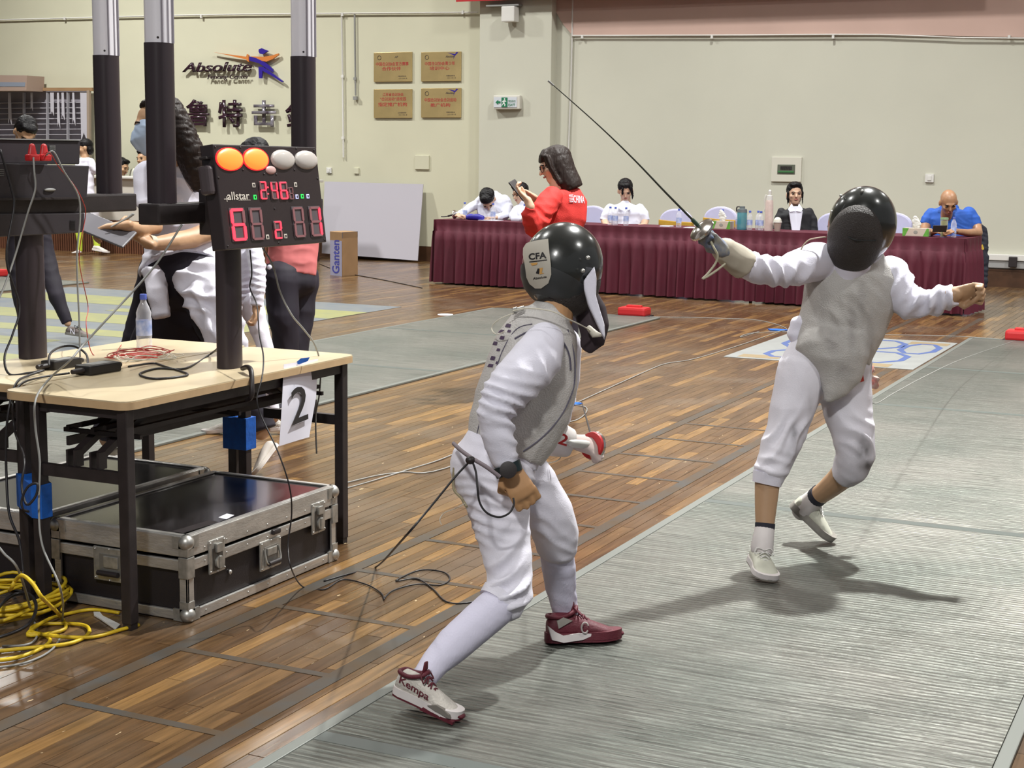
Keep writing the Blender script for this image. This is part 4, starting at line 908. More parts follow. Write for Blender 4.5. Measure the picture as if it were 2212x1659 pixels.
digit('2', 558, 392, 572, 431); digit('4', 582, 393, 596, 431); digit('6', 601, 393, 617, 431); digit('-', 621, 405, 630, 431); digit('2', 589, 478, 605, 517)
for x, y in ((577.5, 405), (578, 419), (618.5, 429)): MB().ell(bp(x, y, .002), (.006, .003, .002), (BR, BU, BN)).build('colon_dot', SON, t, sm=180)
GL = mat('indicator_green', (.02, .6, .08), .4, emit=1.0, ecol=(.03, .8, .1)); WL = mat('indicator_white', (.72, .66, .58), .5); BL_ = mat('indicator_blue', (.55, .55, .95), .4, emit=.6, ecol=(.6, .6, 1.0))
for x, y, m_ in ((547.5, 400, WL), (638, 399, WL), (550.5, 426, GL), (641, 425, BL_), (652.5, 424, GL), (664.5, 424, BL_), (577.5, 512, WL), (616.5, 510, WL)):
    i_ = MB().box(bp(x, y, .001), (.018, .0165, .002), (BR, BU, BN)).build('indicator', m_, t, bevel=.001)
    MB().box(bp(x, y, .0025), (.007, .009, .001), (BR, BU, BN)).build('indicator_mark', INK, i_)
A = bp(491, 432); B = bp(537, 414); w_ = (B-A)@BR; h_ = (B-A)@BU
lg = text('maker_name', 'allstar', t, A+BR*0.0+BN*.0008, BR, BU, w_, h_, WL, off=.01)
MB().box(bp(489, 430, .001), (.03, .0025, .001), (BR, BU, BN)).box(bp(489.5, 430, .001), (.0028, .018, .001), (BR, BU, BN)).build('name_foil_mark', WL, t)
text('maker_name', 'INTERNATIONAL', t, bp(515, 433.5)+BN*.0008, BR, BU, w_*.55, h_*.11, WL, off=.01)
for x, y in ((465, 318), (519, 319), (640, 321), (678, 325), (472, 384), (525, 367), (570, 376), (597, 377), (636, 367), (686, 386), (593, 451), (602, 524), (492, 532), (701, 518)): MB().ell(bp(x, y, .001), (.004, .004, .002), (BR, BU, BN), n=8, m_=5).build('screw', BLACK, t, sm=180)
# side bracket pieces, left
s0 = BO-BR*bwid/2
MB().box(s0-BR*.016-BN*.03+BU*.06, (.035, .10, .045), (BR, BU, BN)).build('battery_holder', mat('holder_grey', (.07, .055, .06), .3), t, bevel=.012)
for b in (.135, .095): MB().box(s0-BR*.012-BN*.03+BU*b, (.028, .010, .03), (BR, BU, BN)).build('side_knob', BLACK, t, bevel=.003)
# ---------------------------------------------------------------- scoring machine 2 (seen from behind)
t = thing('scoring_machine', V(-4.0, 4.4, TZ), 'second scoring machine seen from behind, with red plugs', 'scoreboard')
XB = -4.07
a, zs, zb = col_(233.5, 6.02, 122, 430)
XB = a[0]
oval(MB(), XB, a[1], 1.345, zs, .052, .042).build('lower_column', COLPL, t, sm=40)
u_ = oval(MB(), XB, a[1], zs, 2.75, .049, .040).build('light_tube', SILV, t, sm=40)
for sgn in (-.55, .1, .6): MB().box2((XB+.036, a[1]+sgn*.05-.002, zs), (XB+.0425, a[1]+sgn*.05+.002, 2.75)).build('tube_groove', mat('groove', (.3, .28, .32), .3), u_)
for yy in (-.040, -.028): MB().ell((XB+.028, a[1]+yy, zs+.016), (.004, .004, .004)).build('screw', BLACK, u_, sm=180)
oval(MB(), XB, 3.9, 1.345, 1.9, .052, .042).build('lower_column', COLPL, t, sm=40)
oval(MB(), XB, 3.9, 1.9, 2.75, .049, .040).build('light_tube', SILV, t, sm=40)
YE = a[1]+.105
MB().box2((XB-.045, 3.82, 1.275), (XB+.05, YE, 1.345)).build('cross_arm', BLACK, t, bevel=.008)
oval(MB(), XB, 4.35, TZ, 1.28, .055, .040).build('post', COLPL, t, sm=40)
# housing boxes on the plane X = XB+.07
def xp(x, y, X=XB+.06): r = ray(x, y); return CAMP+r*(X-CAMP[0])/r[0]
def slab_x(nm, quad, X, th, m_, parent, bev=.004): return MB().prism([xp(x, y, X) for x, y in quad], V(-th, 0, 0)).build(nm, m_, parent, bevel=bev)
hs = slab_x('rear_housing', ((-60, 351), (193, 358), (188, 428), (-60, 434)), XB+.075, .06, DARKPL, t)
slab_x('lower_housing', ((-60, 462), (183, 460), (181, 500), (173, 503), (-60, 515)), XB+.06, .05, DARKPL, t)
slab_x('upper_display', ((-60, 299), (174, 303), (172, 355), (-60, 352)), XB+.015, .05, DARKPL, t)
slab_x('display_rim', ((-60, 297.5), (174, 302), (174, 304), (-60, 300)), XB+.022, .01, CABLEG, t, 0)
slab_x('shelf_edge', ((-60, 428), (190, 426), (190, 430), (-60, 434)), XB+.085, .08, BLACK, t, 0)
for k in range(5): slab_x('vent_slot', ((107, 314+k*2.4), (120, 314.4+k*2.4), (120, 315.2+k*2.4), (107, 314.8+k*2.4)), XB+.018, .002, CABLEG, hs, 0)
for k in range(4): slab_x('vent_slot', ((-5, 366+k*4.2), (9, 366.4+k*4.2), (9, 367.4+k*4.2), (-5, 367+k*4.2)), XB+.078, .002, CABLEG, hs, 0)
for k in range(8): slab_x('vent_slot', ((152, 476+k*2.6), (164, 476.2+k*2.6), (164, 477.0+k*2.6), (152, 476.8+k*2.6)), XB+.063, .002, INK, hs, 0)
MB().ell(xp(108, 410, XB+.078), (.006, .03, .006)).build('finger_recess', CABLEG, hs, sm=180)
for x in (70, 95.5):
    p = xp(x, 343, XB+.085)
    q = MB().box(p+V(0, 0, .004), (.03, .05, .024)).build('red_plug', REDP, t, bevel=.006)
    MB().loft([(p+V(0, 0, .01), .022, .012), (p+V(0, 0, .045), .012, .01)], side=V(0, 1, 0), n=10, cap=(1, 2)).build('plug_grip', REDP, q, sm=60)
# ---------------------------------------------------------------- things on the table
def T(x, y, z=0.0): return fl(x, y, TZ+z)
def adapter(c, d, L_, w, h, label):
    t = thing('power_adapter', c, label, 'adapter'); d = nrm(V(*d)); s = V(-d[1], d[0], 0)
    MB().box(V(*c)+V(0, 0, h/2), (L_, w, h), (d, s, V(0, 0, 1))).build('brick', mat('adapter_black', (.014, .012, .012), .45), t, bevel=.006)
    MB().loft([(V(*c)+d*L_/2+V(0, 0, h/2), .012, .012), (V(*c)+d*(L_/2+.035)+V(0, 0, h/2), .009, .009)], side=s, n=10).build('strain_relief', BLACK, t, sm=60)
    MB().loft([(V(*c)-d*L_/2+V(0, 0, h/2), .014, .010), (V(*c)-d*(L_/2+.05)+V(0, 0, h/2), .008, .008)], side=s, n=10).build('mains_plug', BLACK, t, sm=60)
    MB().box(V(*c)+V(0, 0, h+.0004), (L_*.6, w*.6, .0008), (d, s, V(0, 0, 1))).build('rating_label', CABLEG, t)
a1_ = T(168, 815); b1_ = T(258, 800); adapter((a1_+b1_)/2+V(-.02, .02, 0), b1_-a1_, .155, .075, .034, 'black power adapter lying nearer the table edge')
a2_ = T(90, 805); b2_ = T(170, 792); adapter((a2_+b2_)/2+V(-.03, .04, 0), b2_-a2_, .14, .065, .032, 'black power adapter behind the nearer adapter')
def bottle(P, h, label, group=None, full=True, name='water_bottle'):
    t = thing(name, P, label, 'bottle', group); r = h*.143; z = V(0, 0, 1); P = V(*P)
    prof = [(0, .75), (.02, 1), (.10, .97), (.12, 1), (.2, .97), (.22, 1), (.55, 1), (.58, .93), (.66, .96), (.76, .72), (.85, .42), (.9, .34), (.93, .34)]
    MB().loft([(P+z*h*a, r*b, r*b) for a, b in prof], side=V(1, 0, 0), n=20).build('bottle_body', CLEAR, t, sm=50)
    MB().loft([(P+z*h*.90, r*.45, r*.45), (P+z*h*1.0, r*.44, r*.44)], side=V(1, 0, 0), n=16).build('cap', CAPB, t, sm=40, bevel=.001)
    MB().loft([(P+z*h*.24, r*1.015, r*1.015), (P+z*h*.52, r*1.015, r*1.015)], side=V(1, 0, 0), n=20, cap=(0, 0)).build('label_sleeve', LABB, t, sm=40)
    return t
bottle(T(312, 752), .215, 'clear water bottle with a blue cap on the pale folding table')
def cable(nm, pts, r, m_, label, cat='cable', group=None, res=6, n=6):
    o = MB().tube(pts, r, n=n, res=res).build(nm, m_, sm=180); return tag(o, label, cat, group)
rw = random.Random(11)
def tangle(cx, cy, m_, label, rx, ry, n_, z0=0.0):
    c = T(cx, cy); P = []
    for i in range(n_):
        a = i*1.05+rw.random()*.5; k = .45+.6*rw.random()
        P.append(c+V(cos(a)*rx*k+.02*sin(i*.7), sin(a)*ry*k, .004+z0+.02*rw.random()+.012*abs(sin(i*1.7))))
    cable('wire_tangle', P, .0018, m_, label, 'wire')
tangle(300, 775, CABLER, 'tangled thin red wires heaped in front of the table bottle', .10, .14, 46)
tangle(318, 782, CABLEW, 'tangled thin white wires mixed with the red ones', .11, .15, 30)
cable('lead_wire', [xp(96, 333, XB+.1), xp(108, 330, XB+.12), xp(128, 362, XB+.12), xp(160, 400, XB+.12), xp(181, 440, XB+.12), xp(184, 470, XB+.1), xp(171, 560, XB+.1), T(190, 660, .14), xp(186, 700, XB+.13), T(200, 765, .004), T(240, 770, .004), T(262, 745, .006)], .0018, CABLER, 'thin red wire from the second red plug down to the table', 'wire')
cable('lead_cable', [xp(72, 340, XB+.1), xp(74, 370, XB+.12), xp(76, 410, XB+.13), xp(60, 460, XB+.13), xp(30, 560, XB+.14), xp(0, 640, XB+.15), xp(-40, 700, XB+.15)], .0036, CABLEG, 'grey cable from the first red plug to the lower left')
cable('lead_cable', [xp(99, 336, XB+.1), xp(116, 328, XB+.12), xp(138, 370, XB+.13), xp(168, 420, XB+.13), xp(173, 470, XB+.13), xp(166, 560, XB+.13), xp(171, 690, XB+.14), T(173, 772, .003)], .0034, CABLEG, 'grey cable looping over the second red plug')
cable('lead_cable', [xp(0, 322, XB+.1), xp(25, 410, XB+.12), xp(30, 450, XB+.13), xp(14, 560, XB+.14), xp(42, 660, XB+.16), xp(28, 720, XB+.18), xp(10, 770, XB+.2), T(20, 808, .004), T(60, 806, .004), T(95, 800, .01)], .0042, CABLEB, 'black mains cable hanging down the left of the second machine')
cable('lead_cable', [at(393, 485, 5.25), at(345, 560, 5.2), at(300, 615, 5.1), at(240, 680, 5.0), at(180, 745, 4.95), at(150, 780, 4.85), T(110, 815, .02), at(78, 860, 4.72), at(76, 920, 4.72), at(86, 1000, 4.72), at(84, 1100, 4.7), at(92, 1180, 4.65), at(130, 1270, 4.5), fl(135, 1340, .012), fl(120, 1395, .006), fl(60, 1430, .005), fl(-30, 1445, .005)], .0036, CABLEG, 'long grey cable from the scoreboard arm over the table to the floor')
cable('lead_cable', [T(95, 800, .015), T(60, 812, .008), T(35, 828, .006), at(20, 880, 5.0), at(13, 950, 5.0), at(14, 1030, 5.0), at(20, 1110, 4.95), at(42, 1170, 4.9), at(50, 1240, 4.8)], .0045, CABLEB, 'black cable dropping over the table edge at far left')
cable('lead_cable', [T(150, 806, .01), T(90, 815, .006), T(45, 830, .006), at(28, 870, 4.95), at(32, 930, 4.95), at(52, 990, 4.7), at(47, 1050, 4.66), at(58, 1090, 4.64), at(78, 1070, 4.64), at(80, 1045, 4.64), at(60, 1052, 4.64), at(47, 1080, 4.64), at(50, 1100, 4.64), at(62, 1105, 4.66)], .004, CABLEB, 'black cable looped over the blue tape')
cable('lead_cable', [T(278, 792, .015), T(330, 785, .006), T(360, 793, .004), T(405, 808, .004), T(380, 815, .004), T(330, 818, .004), T(302, 808, .004), T(340, 796, .004), T(400, 796, .004), T(450, 768, .004), at(478, 742, 5.6), at(480, 700, 5.6)], .0042, CABLEB, 'black cable coiled loosely beside the scoreboard post')
cable('lead_cable', [T(106, 790, .03), T(108, 765, .06), T(130, 750, .06), T(160, 748, .06), T(186, 765, .04), T(190, 790, .015)], .0042, CABLEB, 'black cable arching over the adapters')
cable('lead_cable', [at(540, 540, 5.6), at(544, 590, 5.6), at(540, 622, 5.6), at(555, 660, 5.5), at(560, 720, 5.3), at(569, 770, 5.15), at(566, 815, 5.05), at(555, 860, 5.0), at(565, 900, 5.0), at(600, 975, 4.95), at(625, 1050, 4.95), at(630, 1110, 5.0), at(622, 1180, 5.0), at(630, 1230, 4.95), fl(655, 1268, .004), fl(700, 1273, .004), fl(740, 1252, .004), fl(790, 1262, .004), fl(822, 1280, .004), fl(830, 1295, .004)], .0026, CABLEB, 'thin black cable hanging from the scoreboard over the case to the floor')
cable('lead_cable', [at(567, 535, 5.75), at(590, 575, 5.75), at(605, 630, 5.75), at(630, 680, 5.75), at(655, 710, 5.8), at(680, 745, 5.85), at(692, 790, 5.9), at(690, 850, 5.9), at(682, 900, 5.95), at(684, 980, 5.95)], .0034, CABLEG, 'grey cable drooping from the scoreboard across the dark trousers')
cable('floor_cable', [fl(830, 1292, .004), fl(850, 1275, .004), fl(900, 1262, .004), fl(950, 1264, .004), fl(972, 1250, .004), fl(955, 1235, .004), fl(905, 1232, .004), fl(855, 1255, .004), fl(900, 1250, .004), fl(935, 1272, .004), fl(965, 1300, .004), fl(1010, 1302, .004), fl(1060, 1290, .004)], .0028, CABLEB, 'thin black cable looped on the floor beside the left fencer')
cable('floor_cable', [fl(728, 1060, .004), fl(800, 1040, .004), fl(880, 1015, .004), fl(970, 985, .004), fl(1080, 930, .004), fl(1220, 880, .004), fl(1300, 845, .004), fl(1400, 800, .004), fl(1440, 785, .004), fl(1500, 775, .004), fl(1600, 745, .004), fl(1690, 714, .004)], .0032, CABLEG, 'grey cable running across the wooden floor toward the blue tape patch')
cable('floor_cable', [fl(728, 1048, .004), fl(810, 1028, .004), fl(870, 1020, .004), fl(960, 1012, .004), fl(1180, 925, .004), fl(1250, 905, .004), fl(1266, 880, .004), fl(1215, 872, .004)], .0032, CABLEG, 'second grey cable curling behind the left fencer')
cable('floor_cable', [fl(1400, 684, .004), fl(1540, 687, .004), fl(1640, 692, .004), fl(1700, 712, .004), fl(1620, 720, .004), fl(1600, 728, .004), fl(1640, 716, .004)], .003, CABLEG, 'grey cable from the middle reel to the blue tape patch')
cable('floor_cable', [fl(1690, 716, .004), fl(1800, 720, .004), fl(1900, 723, .004), fl(2060, 726, .004), fl(2190, 735, .004)], .003, CABLEG, 'grey cable across the floor to the right hand reel')
cable('floor_cable', [fl(690, 570, .004), fl(740, 588, .004), fl(830, 605, .004), fl(912, 622, .004)], .005, CABLEB, 'dark cable on the floor in front of the tall carton')
for x, y, l in ((1225, 872, 'crumpled blue tape holding a cable behind the left fencer'), (1678, 713, 'blue tape patch on the cables beside the right fencer')):
    P = fl(x, y, .003); tag(MB().prism([P+V(-.05, -.05, 0), P+V(.05, -.06, 0), P+V(.09, .04, 0), P+V(-.02, .07, 0), P+V(-.09, .02, 0)], (0, 0, .006)).build('tape_patch', BLUET), l, 'tape')
# yellow extension cable heap
c = fl(35, 1340); yP = []
for i in range(64):
    a = i*.98+.3*rw.random(); k = .72+.35*rw.random(); yP.append(c+V(-.10, .05, 0)+V(cos(a)*.20*k, sin(a)*.21*k, .010+.05*rw.random()+.0005*i))
cable('extension_cable', yP, .0062, CABLEY, 'heap of yellow extension cable on the floor at the left', res=6, n=7)
cable('extension_cable', [fl(20, 1275, .02), at(25, 1270, 4.6), at(33, 1255, 4.55), at(48, 1243, 4.5), at(70, 1260, 4.45), at(92, 1292, 4.4), fl(130, 1330, .03), fl(138, 1360, .01), fl(60, 1372, .01), fl(100, 1340, .02), fl(150, 1325, .008), fl(200, 1317, .008), fl(258, 1324, .008)], .0062, CABLEY, 'upper yellow cable loop reaching to the table leg', n=7)
cable('extension_cable', [fl(-40, 1410, .008), fl(60, 1400, .008), fl(150, 1390, .008), fl(190, 1370, .008), fl(185, 1352, .008), fl(140, 1347, .008), fl(80, 1350, .010), fl(70, 1365, .010), fl(130, 1375, .018), fl(200, 1376, .008), fl(262, 1360, .008), fl(300, 1350, .006)], .0062, CABLEY, 'lower yellow cable loop spread flat on the boards', n=7)
cable('extension_cable', [fl(-40, 1430, .008), fl(30, 1422, .008), fl(80, 1405, .008), fl(108, 1385, .008), fl(95, 1372, .008), fl(60, 1368, .012)], .0062, CABLEY, 'yellow cable strand lowest at the left picture edge', n=7)
cable('lead_cable', [fl(-30, 1345, .07), fl(20, 1290, .09), fl(60, 1282, .10), fl(78, 1310, .10), fl(60, 1350, .08), fl(0, 1376, .05), fl(-40, 1380, .05)], .0055, CABLEB, 'thick black cable lying on the yellow heap')
cable('lead_cable', [at(-20, 1160, 4.6), at(8, 1195, 4.6), at(40, 1232, 4.6), fl(70, 1330, .02), fl(80, 1372, .006), fl(60, 1392, .006), fl(5, 1396, .006)], .004, CABLEG, 'grey cable falling behind the yellow heap')
t = thing('cable_tie', fl(230, 1345), 'white plastic strip lying between the yellow cable and table leg', 'strip')
MB().prism([fl(x, y, .002) for x, y in ((202, 1325), (216, 1325), (222, 1333), (260, 1352), (250, 1362), (215, 1338), (203, 1331))], (0, 0, .006)).build('strip', WHITEP, t, bevel=.001)
# paper number hanging at the table edge
t = thing('number_sheet', T(650, 790), 'white paper sheet with a black 2 hanging from the table', 'paper sign')
q = [at(613, 787, 5.52), at(687, 775, 5.75), at(685, 858, 5.74), at(671, 944, 5.70), at(600, 964, 5.5), at(606, 880, 5.5)]
def sh(u_, v_):   # u 0..1 across, v 0..1 down
    tl, tr_, mr_, br, bl, ml = q
    def lp(a, b, k): return a*(1-k)+b*k
    l_ = lp(tl, ml, v_*2) if v_ < .5 else lp(ml, bl, v_*2-1); r2 = lp(tr_, mr_, v_*2) if v_ < .5 else lp(mr_, br, v_*2-1)
    return lp(l_, r2, u_)+BN*(.006*sin(u_*3+v_*2))
nu, nv = 8, 10; vs = [sh(i/nu, j/nv) for j in range(nv+1) for i in range(nu+1)]; k_ = len(vs); vs += [p-V(.0006, 0, 0) for p in vs]
fs = [(j*(nu+1)+i, j*(nu+1)+i+1, (j+1)*(nu+1)+i+1, (j+1)*(nu+1)+i) for j in range(nv) for i in range(nu)]; fs += [tuple(k_+i for i in f[::-1]) for f in fs]
MB().add(vs, fs).build('sheet', PAPER, t, sm=180)
O = sh(.28, .77)+V(.008, 0, 0); r_ = nrm(sh(.75, .75)-sh(.28, .77)); u_ = nrm(sh(.32, .3)-sh(.28, .77)); u_ = nrm(u_-r_*(u_@r_)); text('numeral', '2', t, O, r_, u_, np.linalg.norm(sh(.78, .7)-sh(.28, .77)), np.linalg.norm(sh(.3, .32)-sh(.28, .77)), INK, off=.004)
MB().prism([at(x, y, 5.6) for x, y in ((638, 784), (650, 774), (668, 772), (664, 780), (645, 787))], V(.002, 0, 0)).build('tape_strip', BLUET, t)
# ================================================================= OFFICIALS' TABLE
A_ = V(-8.80, 16.22, 0); B_ = V(-2.535, 15.66, 0); HT = .765
dT = nrm(B_-A_); nT = V(dT[1], -dT[0], 0); nT = nT if nT[1] < 0 else -nT; LT = np.linalg.norm(B_-A_); DT = .62
def TT(x, y, back=0.0, z=0.0):
    """point on the table top seen at pixel x, moved back from the front edge"""
    O = A_-nT*back+V(0, 0, HT); r = ray(x, y); k = np.dot(O-CAMP, nT)/np.dot(r, nT); p = CAMP+r*k; return V(p[0], p[1], HT+z)
t = thing('officials_table', (A_+B_)/2, 'long officials table draped in maroon cloth', 'table')
MB().prism([A_+V(0, 0, HT-.03), B_+V(0, 0, HT-.03), B_-nT*DT+V(0, 0, HT-.03), A_-nT*DT+V(0, 0, HT-.03)], (0, 0, .028)).build('table_top', TABW, t)
for k in (.04, .33, .36, .64, .67, .96):
    for b in (.05, DT-.05): c = A_+dT*LT*k-nT*b; MB().cyl(c, c+V(0, 0, HT-.03), .018, n=8).build('leg', BLACK, t)
cl = thing('table_skirt', (A_+B_)/2+V(0, 0, .02), 'maroon pleated cloth covering the officials table to the floor', 'tablecloth')
MB().prism([A_+nT*.012-dT*.012+V(0, 0, HT-.002), B_+nT*.012+dT*.012+V(0, 0, HT-.002), B_-nT*(DT+.012)+dT*.012+V(0, 0, HT-.002), A_-nT*(DT+.012)-dT*.012+V(0, 0, HT-.002)], (0, 0, .008)).build('cloth_top', MAROON, cl, bevel=.003)
def skirt(P, d, n_, L_, nm, seed, breaks=()):
    rs = random.Random(seed); N_ = int(L_/.018); zs = [HT+.004, HT-.05, HT-.125, HT-.135, HT-.25, HT-.45, .25, .02]
    am = [0, .004, .008, .010, .022, .030, .036, .042]; ph = 0; vs = []; phs = []
    for i in range(N_+1): phs.append(ph); ph += 2*pi*.018/(.125+.03*sin(i*.11)+.015*rs.random())
    for z, a in zip(zs, am):
        for i in range(N_+1):
            s_ = i/N_*L_; w = sin(phs[i]); fold = a*(w*.8+.5*max(0, w)**3)+.012*(1 if z < HT-.13 else 0)+(.02*(HT-z)/HT)
            for b in breaks:
                if abs(s_-b) < .03: fold -= .03*(1-abs(s_-b)/.03)
            vs.append(P+d*s_+n_*(.012+fold)+V(0, 0, z))
    M_ = N_+1; fs = [(j*M_+i, j*M_+i+1, (j+1)*M_+i+1, (j+1)*M_+i) for j in range(len(zs)-1) for i in range(N_)]
    k = len(vs); vs += [v-n_*.004 for v in vs]; fs += [tuple(k+i for i in f[::-1]) for f in fs]
    return MB().add(vs, fs).build(nm, MAROON, cl, sm=50)
b1 = TT(1343, 500); s1 = (b1-A_)@dT; b2 = TT(1118, 490); s2 = (b2-A_)@dT
skirt(A_-dT*.012, dT, nT, s2+.012, 'front_skirt', 1); skirt(A_+dT*s2, dT, nT, s1-s2, 'front_skirt', 2); skirt(A_+dT*s1, dT, nT, LT-s1+.038, 'front_skirt', 3)
skirt(B_+nT*.05, -nT, dT, DT+.055, 'end_skirt', 4); skirt(A_-nT*DT, nT, -dT, DT+.045, 'end_skirt', 5)
# bottles: one prototype, copies of it and of its parts
spots = [(1004, 466, .20, 'water bottle at the far left by the foil on the maroon table'), (1065, 476, .12, 'water bottle in front of the person writing'), (1133, 478, .15, 'water bottle half hidden by the red sleeve'),
         (1318, 484, .15, 'leftmost of three bottles before the woman in the white shirt'), (1329, 488, .08, 'middle one of three bottles before the woman in the white shirt'), (1352, 488, .08, 'right one of three bottles before the woman in the white shirt'),
         (1466, 490, .10, 'lone water bottle in front of a gold sashed chair'), (1560, 492, .35, 'water bottle behind the tissue box near the foil guard'), (1619, 496, .14, 'water bottle just right of the teal flask'),
         (1637, 497, .2, 'left one of two touching bottles beside the pink flask'), (1643, 498, .12, 'right one of two touching bottles beside the pink flask'), (2059, 511, .07, 'water bottle in front of the bald man'), (1594, 498, .25, 'water bottle mostly hidden by the teal flask')]
b0 = None
for (x, y, bk, lab) in spots:
    P = TT(x, y, bk, .008)
    if b0 is None: b0 = bottle(P, .205, 'clear '+lab, 'water bottles on the maroon table'); P0 = P
    else:
        c = copy_tree(b0, delta=P-P0); c['label'] = 'clear '+lab
# flasks, cup, tumbler
P = TT(1602, 497, .12, .008); z = V(0, 0, 1)
t = thing('sports_flask', P, 'teal translucent sports flask with a grey lid', 'flask')
TEAL = mat('teal_plastic', (.06, .30, .38), .2, trans=.35)
MB().loft([(P, .052, .052), (P+z*.185, .053, .053)], side=V(1, 0, 0), n=20).build('flask_body', TEAL, t, sm=50, bevel=.004)
MB().loft([(P+z*.185, .054, .054), (P+z*.22, .05, .05), (P+z*.225, .03, .03), (P+z*.25, .028, .028)], side=V(1, 0, 0), n=18).build('lid', mat('lid_grey', (.11, .13, .14), .5), t, sm=40)
MB().tube([P+V(-.03, 0, .245), P+V(-.06, 0, .24), P+V(-.062, 0, .2), P+V(-.05, 0, .19)], .007, n=6).build('carry_loop', BLACK, t, sm=60)
P = TT(1660, 498, .10, .008)
t = thing('tall_flask', P, 'tall pale pink flask with a plastic bag over its cap', 'flask')
MB().loft([(P, .046, .046), (P+z*.10, .046, .046), (P+z*.30, .040, .040), (P+z*.325, .034, .034)], side=V(1, 0, 0), n=20).build('flask_body', mat('pale_pink', (.58, .46, .43), .4, var=.08, vscale=40), t, sm=60)
MB().loft([(P+z*.325, .034, .034), (P+z*.37, .030, .030), (P+z*.375, .015, .015), (P+z*.42, .019, .017), (P+z*.425, .01, .01)], side=V(1, 0, 0), n=16, cap=(1, 2)).build('cap', mat('cap_white', (.62, .6, .58), .5), t, sm=50)
MB().tube([P+V(-.035, 0, .38), P+V(-.052, 0, .33), P+V(-.045, .0, .25), P+V(-.06, 0, .2)], lambda k: .012*(1-k*.5), n=7).build('plastic_bag', mat('bag_film', (.75, .73, .7), .3, trans=.5), t, sm=60)
P = TT(1679, 497, .06, .008)
t = thing('drink_cup', P, 'brown iced drink cup with a white foam dome lid', 'cup')
MB().loft([(P, .030, .030), (P+z*.095, .042, .042)], side=V(1, 0, 0), n=18).build('cup_body', mat('cup_brown', (.36, .27, .24), .4), t, sm=40)
MB().ell(P+z*.105, (.043, .043, .045)).build('dome_lid', mat('foam_white', (.62, .60, .53), .5, bump=.4, bscale=50), t, sm=180)
MB().loft([(P+z*.092, .047, .047), (P+z*.103, .047, .047)], side=V(1, 0, 0), n=18).build('lid_rim', WHITEP, t, sm=40)
P = TT(2038, 512, .08, .008)
t = thing('tea_tumbler', P, 'tall tumbler of green tea before the bald man', 'tumbler')
MB().loft([(P+z*.006, .030, .030), (P+z*.165, .034, .034)], side=V(1, 0, 0), n=18).build('tea', mat('green_tea', (.16, .16, .035), .3, col2=(.30, .27, .08), vscale=16), t, sm=50)
MB().loft([(P, .034, .034), (P+z*.19, .039, .039)], side=V(1, 0, 0), n=18).build('tumbler_wall', mat('tumbler_glass', (.8, .85, .7), .05, trans=.85), t, sm=50)
MB().loft([(P+z*.175, .041, .041), (P+z*.195, .041, .041)], side=V(1, 0, 0), n=18).build('lid', mat('lid_green', (.25, .38, .22), .5), t, sm=40)
# tissue boxes
def tissue(x0, x1, y, bk, label, h=.085):
    a = TT(x0, y, bk, .008); b = TT(x1, y, bk, .008); t = thing('tissue_box', (a+b)/2, label, 'tissue box'); d = nrm(b-a); w = np.linalg.norm(b-a); c = (a+b)/2
    nn = V(d[1], -d[0], 0); nn = nn if nn[1] < 0 else -nn
    MB().box(c+z*h/2-nn*.055, (w, .11, h), (d, nn, z)).build('carton', mat('tissue_beige', (.56, .48, .40), .6), t, bevel=.003)
    G = mat('tissue_green', (.12, .38, .05), .6, var=.2, vscale=30)
    for s_ in (-1, 1):
        P4 = [c+d*s_*w/2, c+d*s_*w*.28, c+d*s_*w*.42+z*h, c+d*s_*w/2+z*h] if s_ > 0 else [c+d*s_*w/2, c+d*s_*w*.40, c+d*s_*w*.26+z*h, c+d*s_*w/2+z*h]
        MB().prism([p+nn*.0012 for p in P4], nn*.001).build('green_corner', G, t)
    MB().ell(c+nn*.0015+z*h*.5, (.022, .001, .018), (d, nn, z)).build('round_print', mat('print_grey', (.30, .29, .26), .6), t)
    tp = c-nn*.05+z*h
    MB().loft([(tp-z*.005, .02, .012), (tp+z*.03, .045, .016), (tp+z*.075-d*.02, .04, .014), (tp+z*.115-d*.03, .018, .008)], side=d, n=10, cap=(1, 2)).blob('tissue', mat('tissue_white', (.66, .65, .62), .8), t, vox=.006, it=2, amp=.006, freq=40)
tissue(1538, 1577, 495, .10, 'green and beige tissue box near the foil guard')
tissue(1949, 2006, 511, .06, 'green and beige tissue box left of the bald man', .08)
P = TT(1436, 489, .1, .0085); tag(MB().prism([P+V(-.06, 0, 0), P+V(.06, -.01, 0), P+V(.07, .1, 0), P+V(-.05, .1, 0)], (0, 0, .012)).build('folded_paper', PAPER, bevel=.003), 'folded white paper left of the lone bottle', 'paper')
P = TT(1495, 492, .05, .0085); tag(MB().prism([P+V(-.10, 0, 0), P+V(.10, -.01, 0), P+V(.10, .2, 0), P+V(-.10, .2, 0)], (0, 0, .004)).build('paper_sheet', PAPER), 'flat white paper sheet right of the lone bottle', 'paper')
P = TT(1052, 478, .06, .0085); tag(MB().prism([P+V(-.12, 0, 0), P+V(.12, -.01, 0), P+V(.12, .2, 0), P+V(-.12, .2, 0)], (0, 0, .004)).build('paper_sheet', PAPER), 'white paper under the hands of the person writing', 'paper')
P = TT(1025, 476, .1, .008); d = dT
t = thing('pencil_pouch', P, 'blue cylindrical pencil pouch at the left of the maroon table', 'pouch')
MB().loft([(P-d*.10+z*.03, .030, .028), (P-d*.06+z*.035, .038, .034), (P+d*.06+z*.035, .038, .034), (P+d*.11+z*.03, .028, .026)], side=z, n=16, cap=(2, 2)).build('pouch_body', mat('royal_blue', (.02, .015, .30), .5, var=.3, vscale=20), t, sm=60)
MB().tube([P-d*.09+z*.06+nT*.012, P+z*.067+nT*.014, P+d*.09+z*.056+nT*.012], .003, n=5).build('zip', CABLEG, t, sm=60)
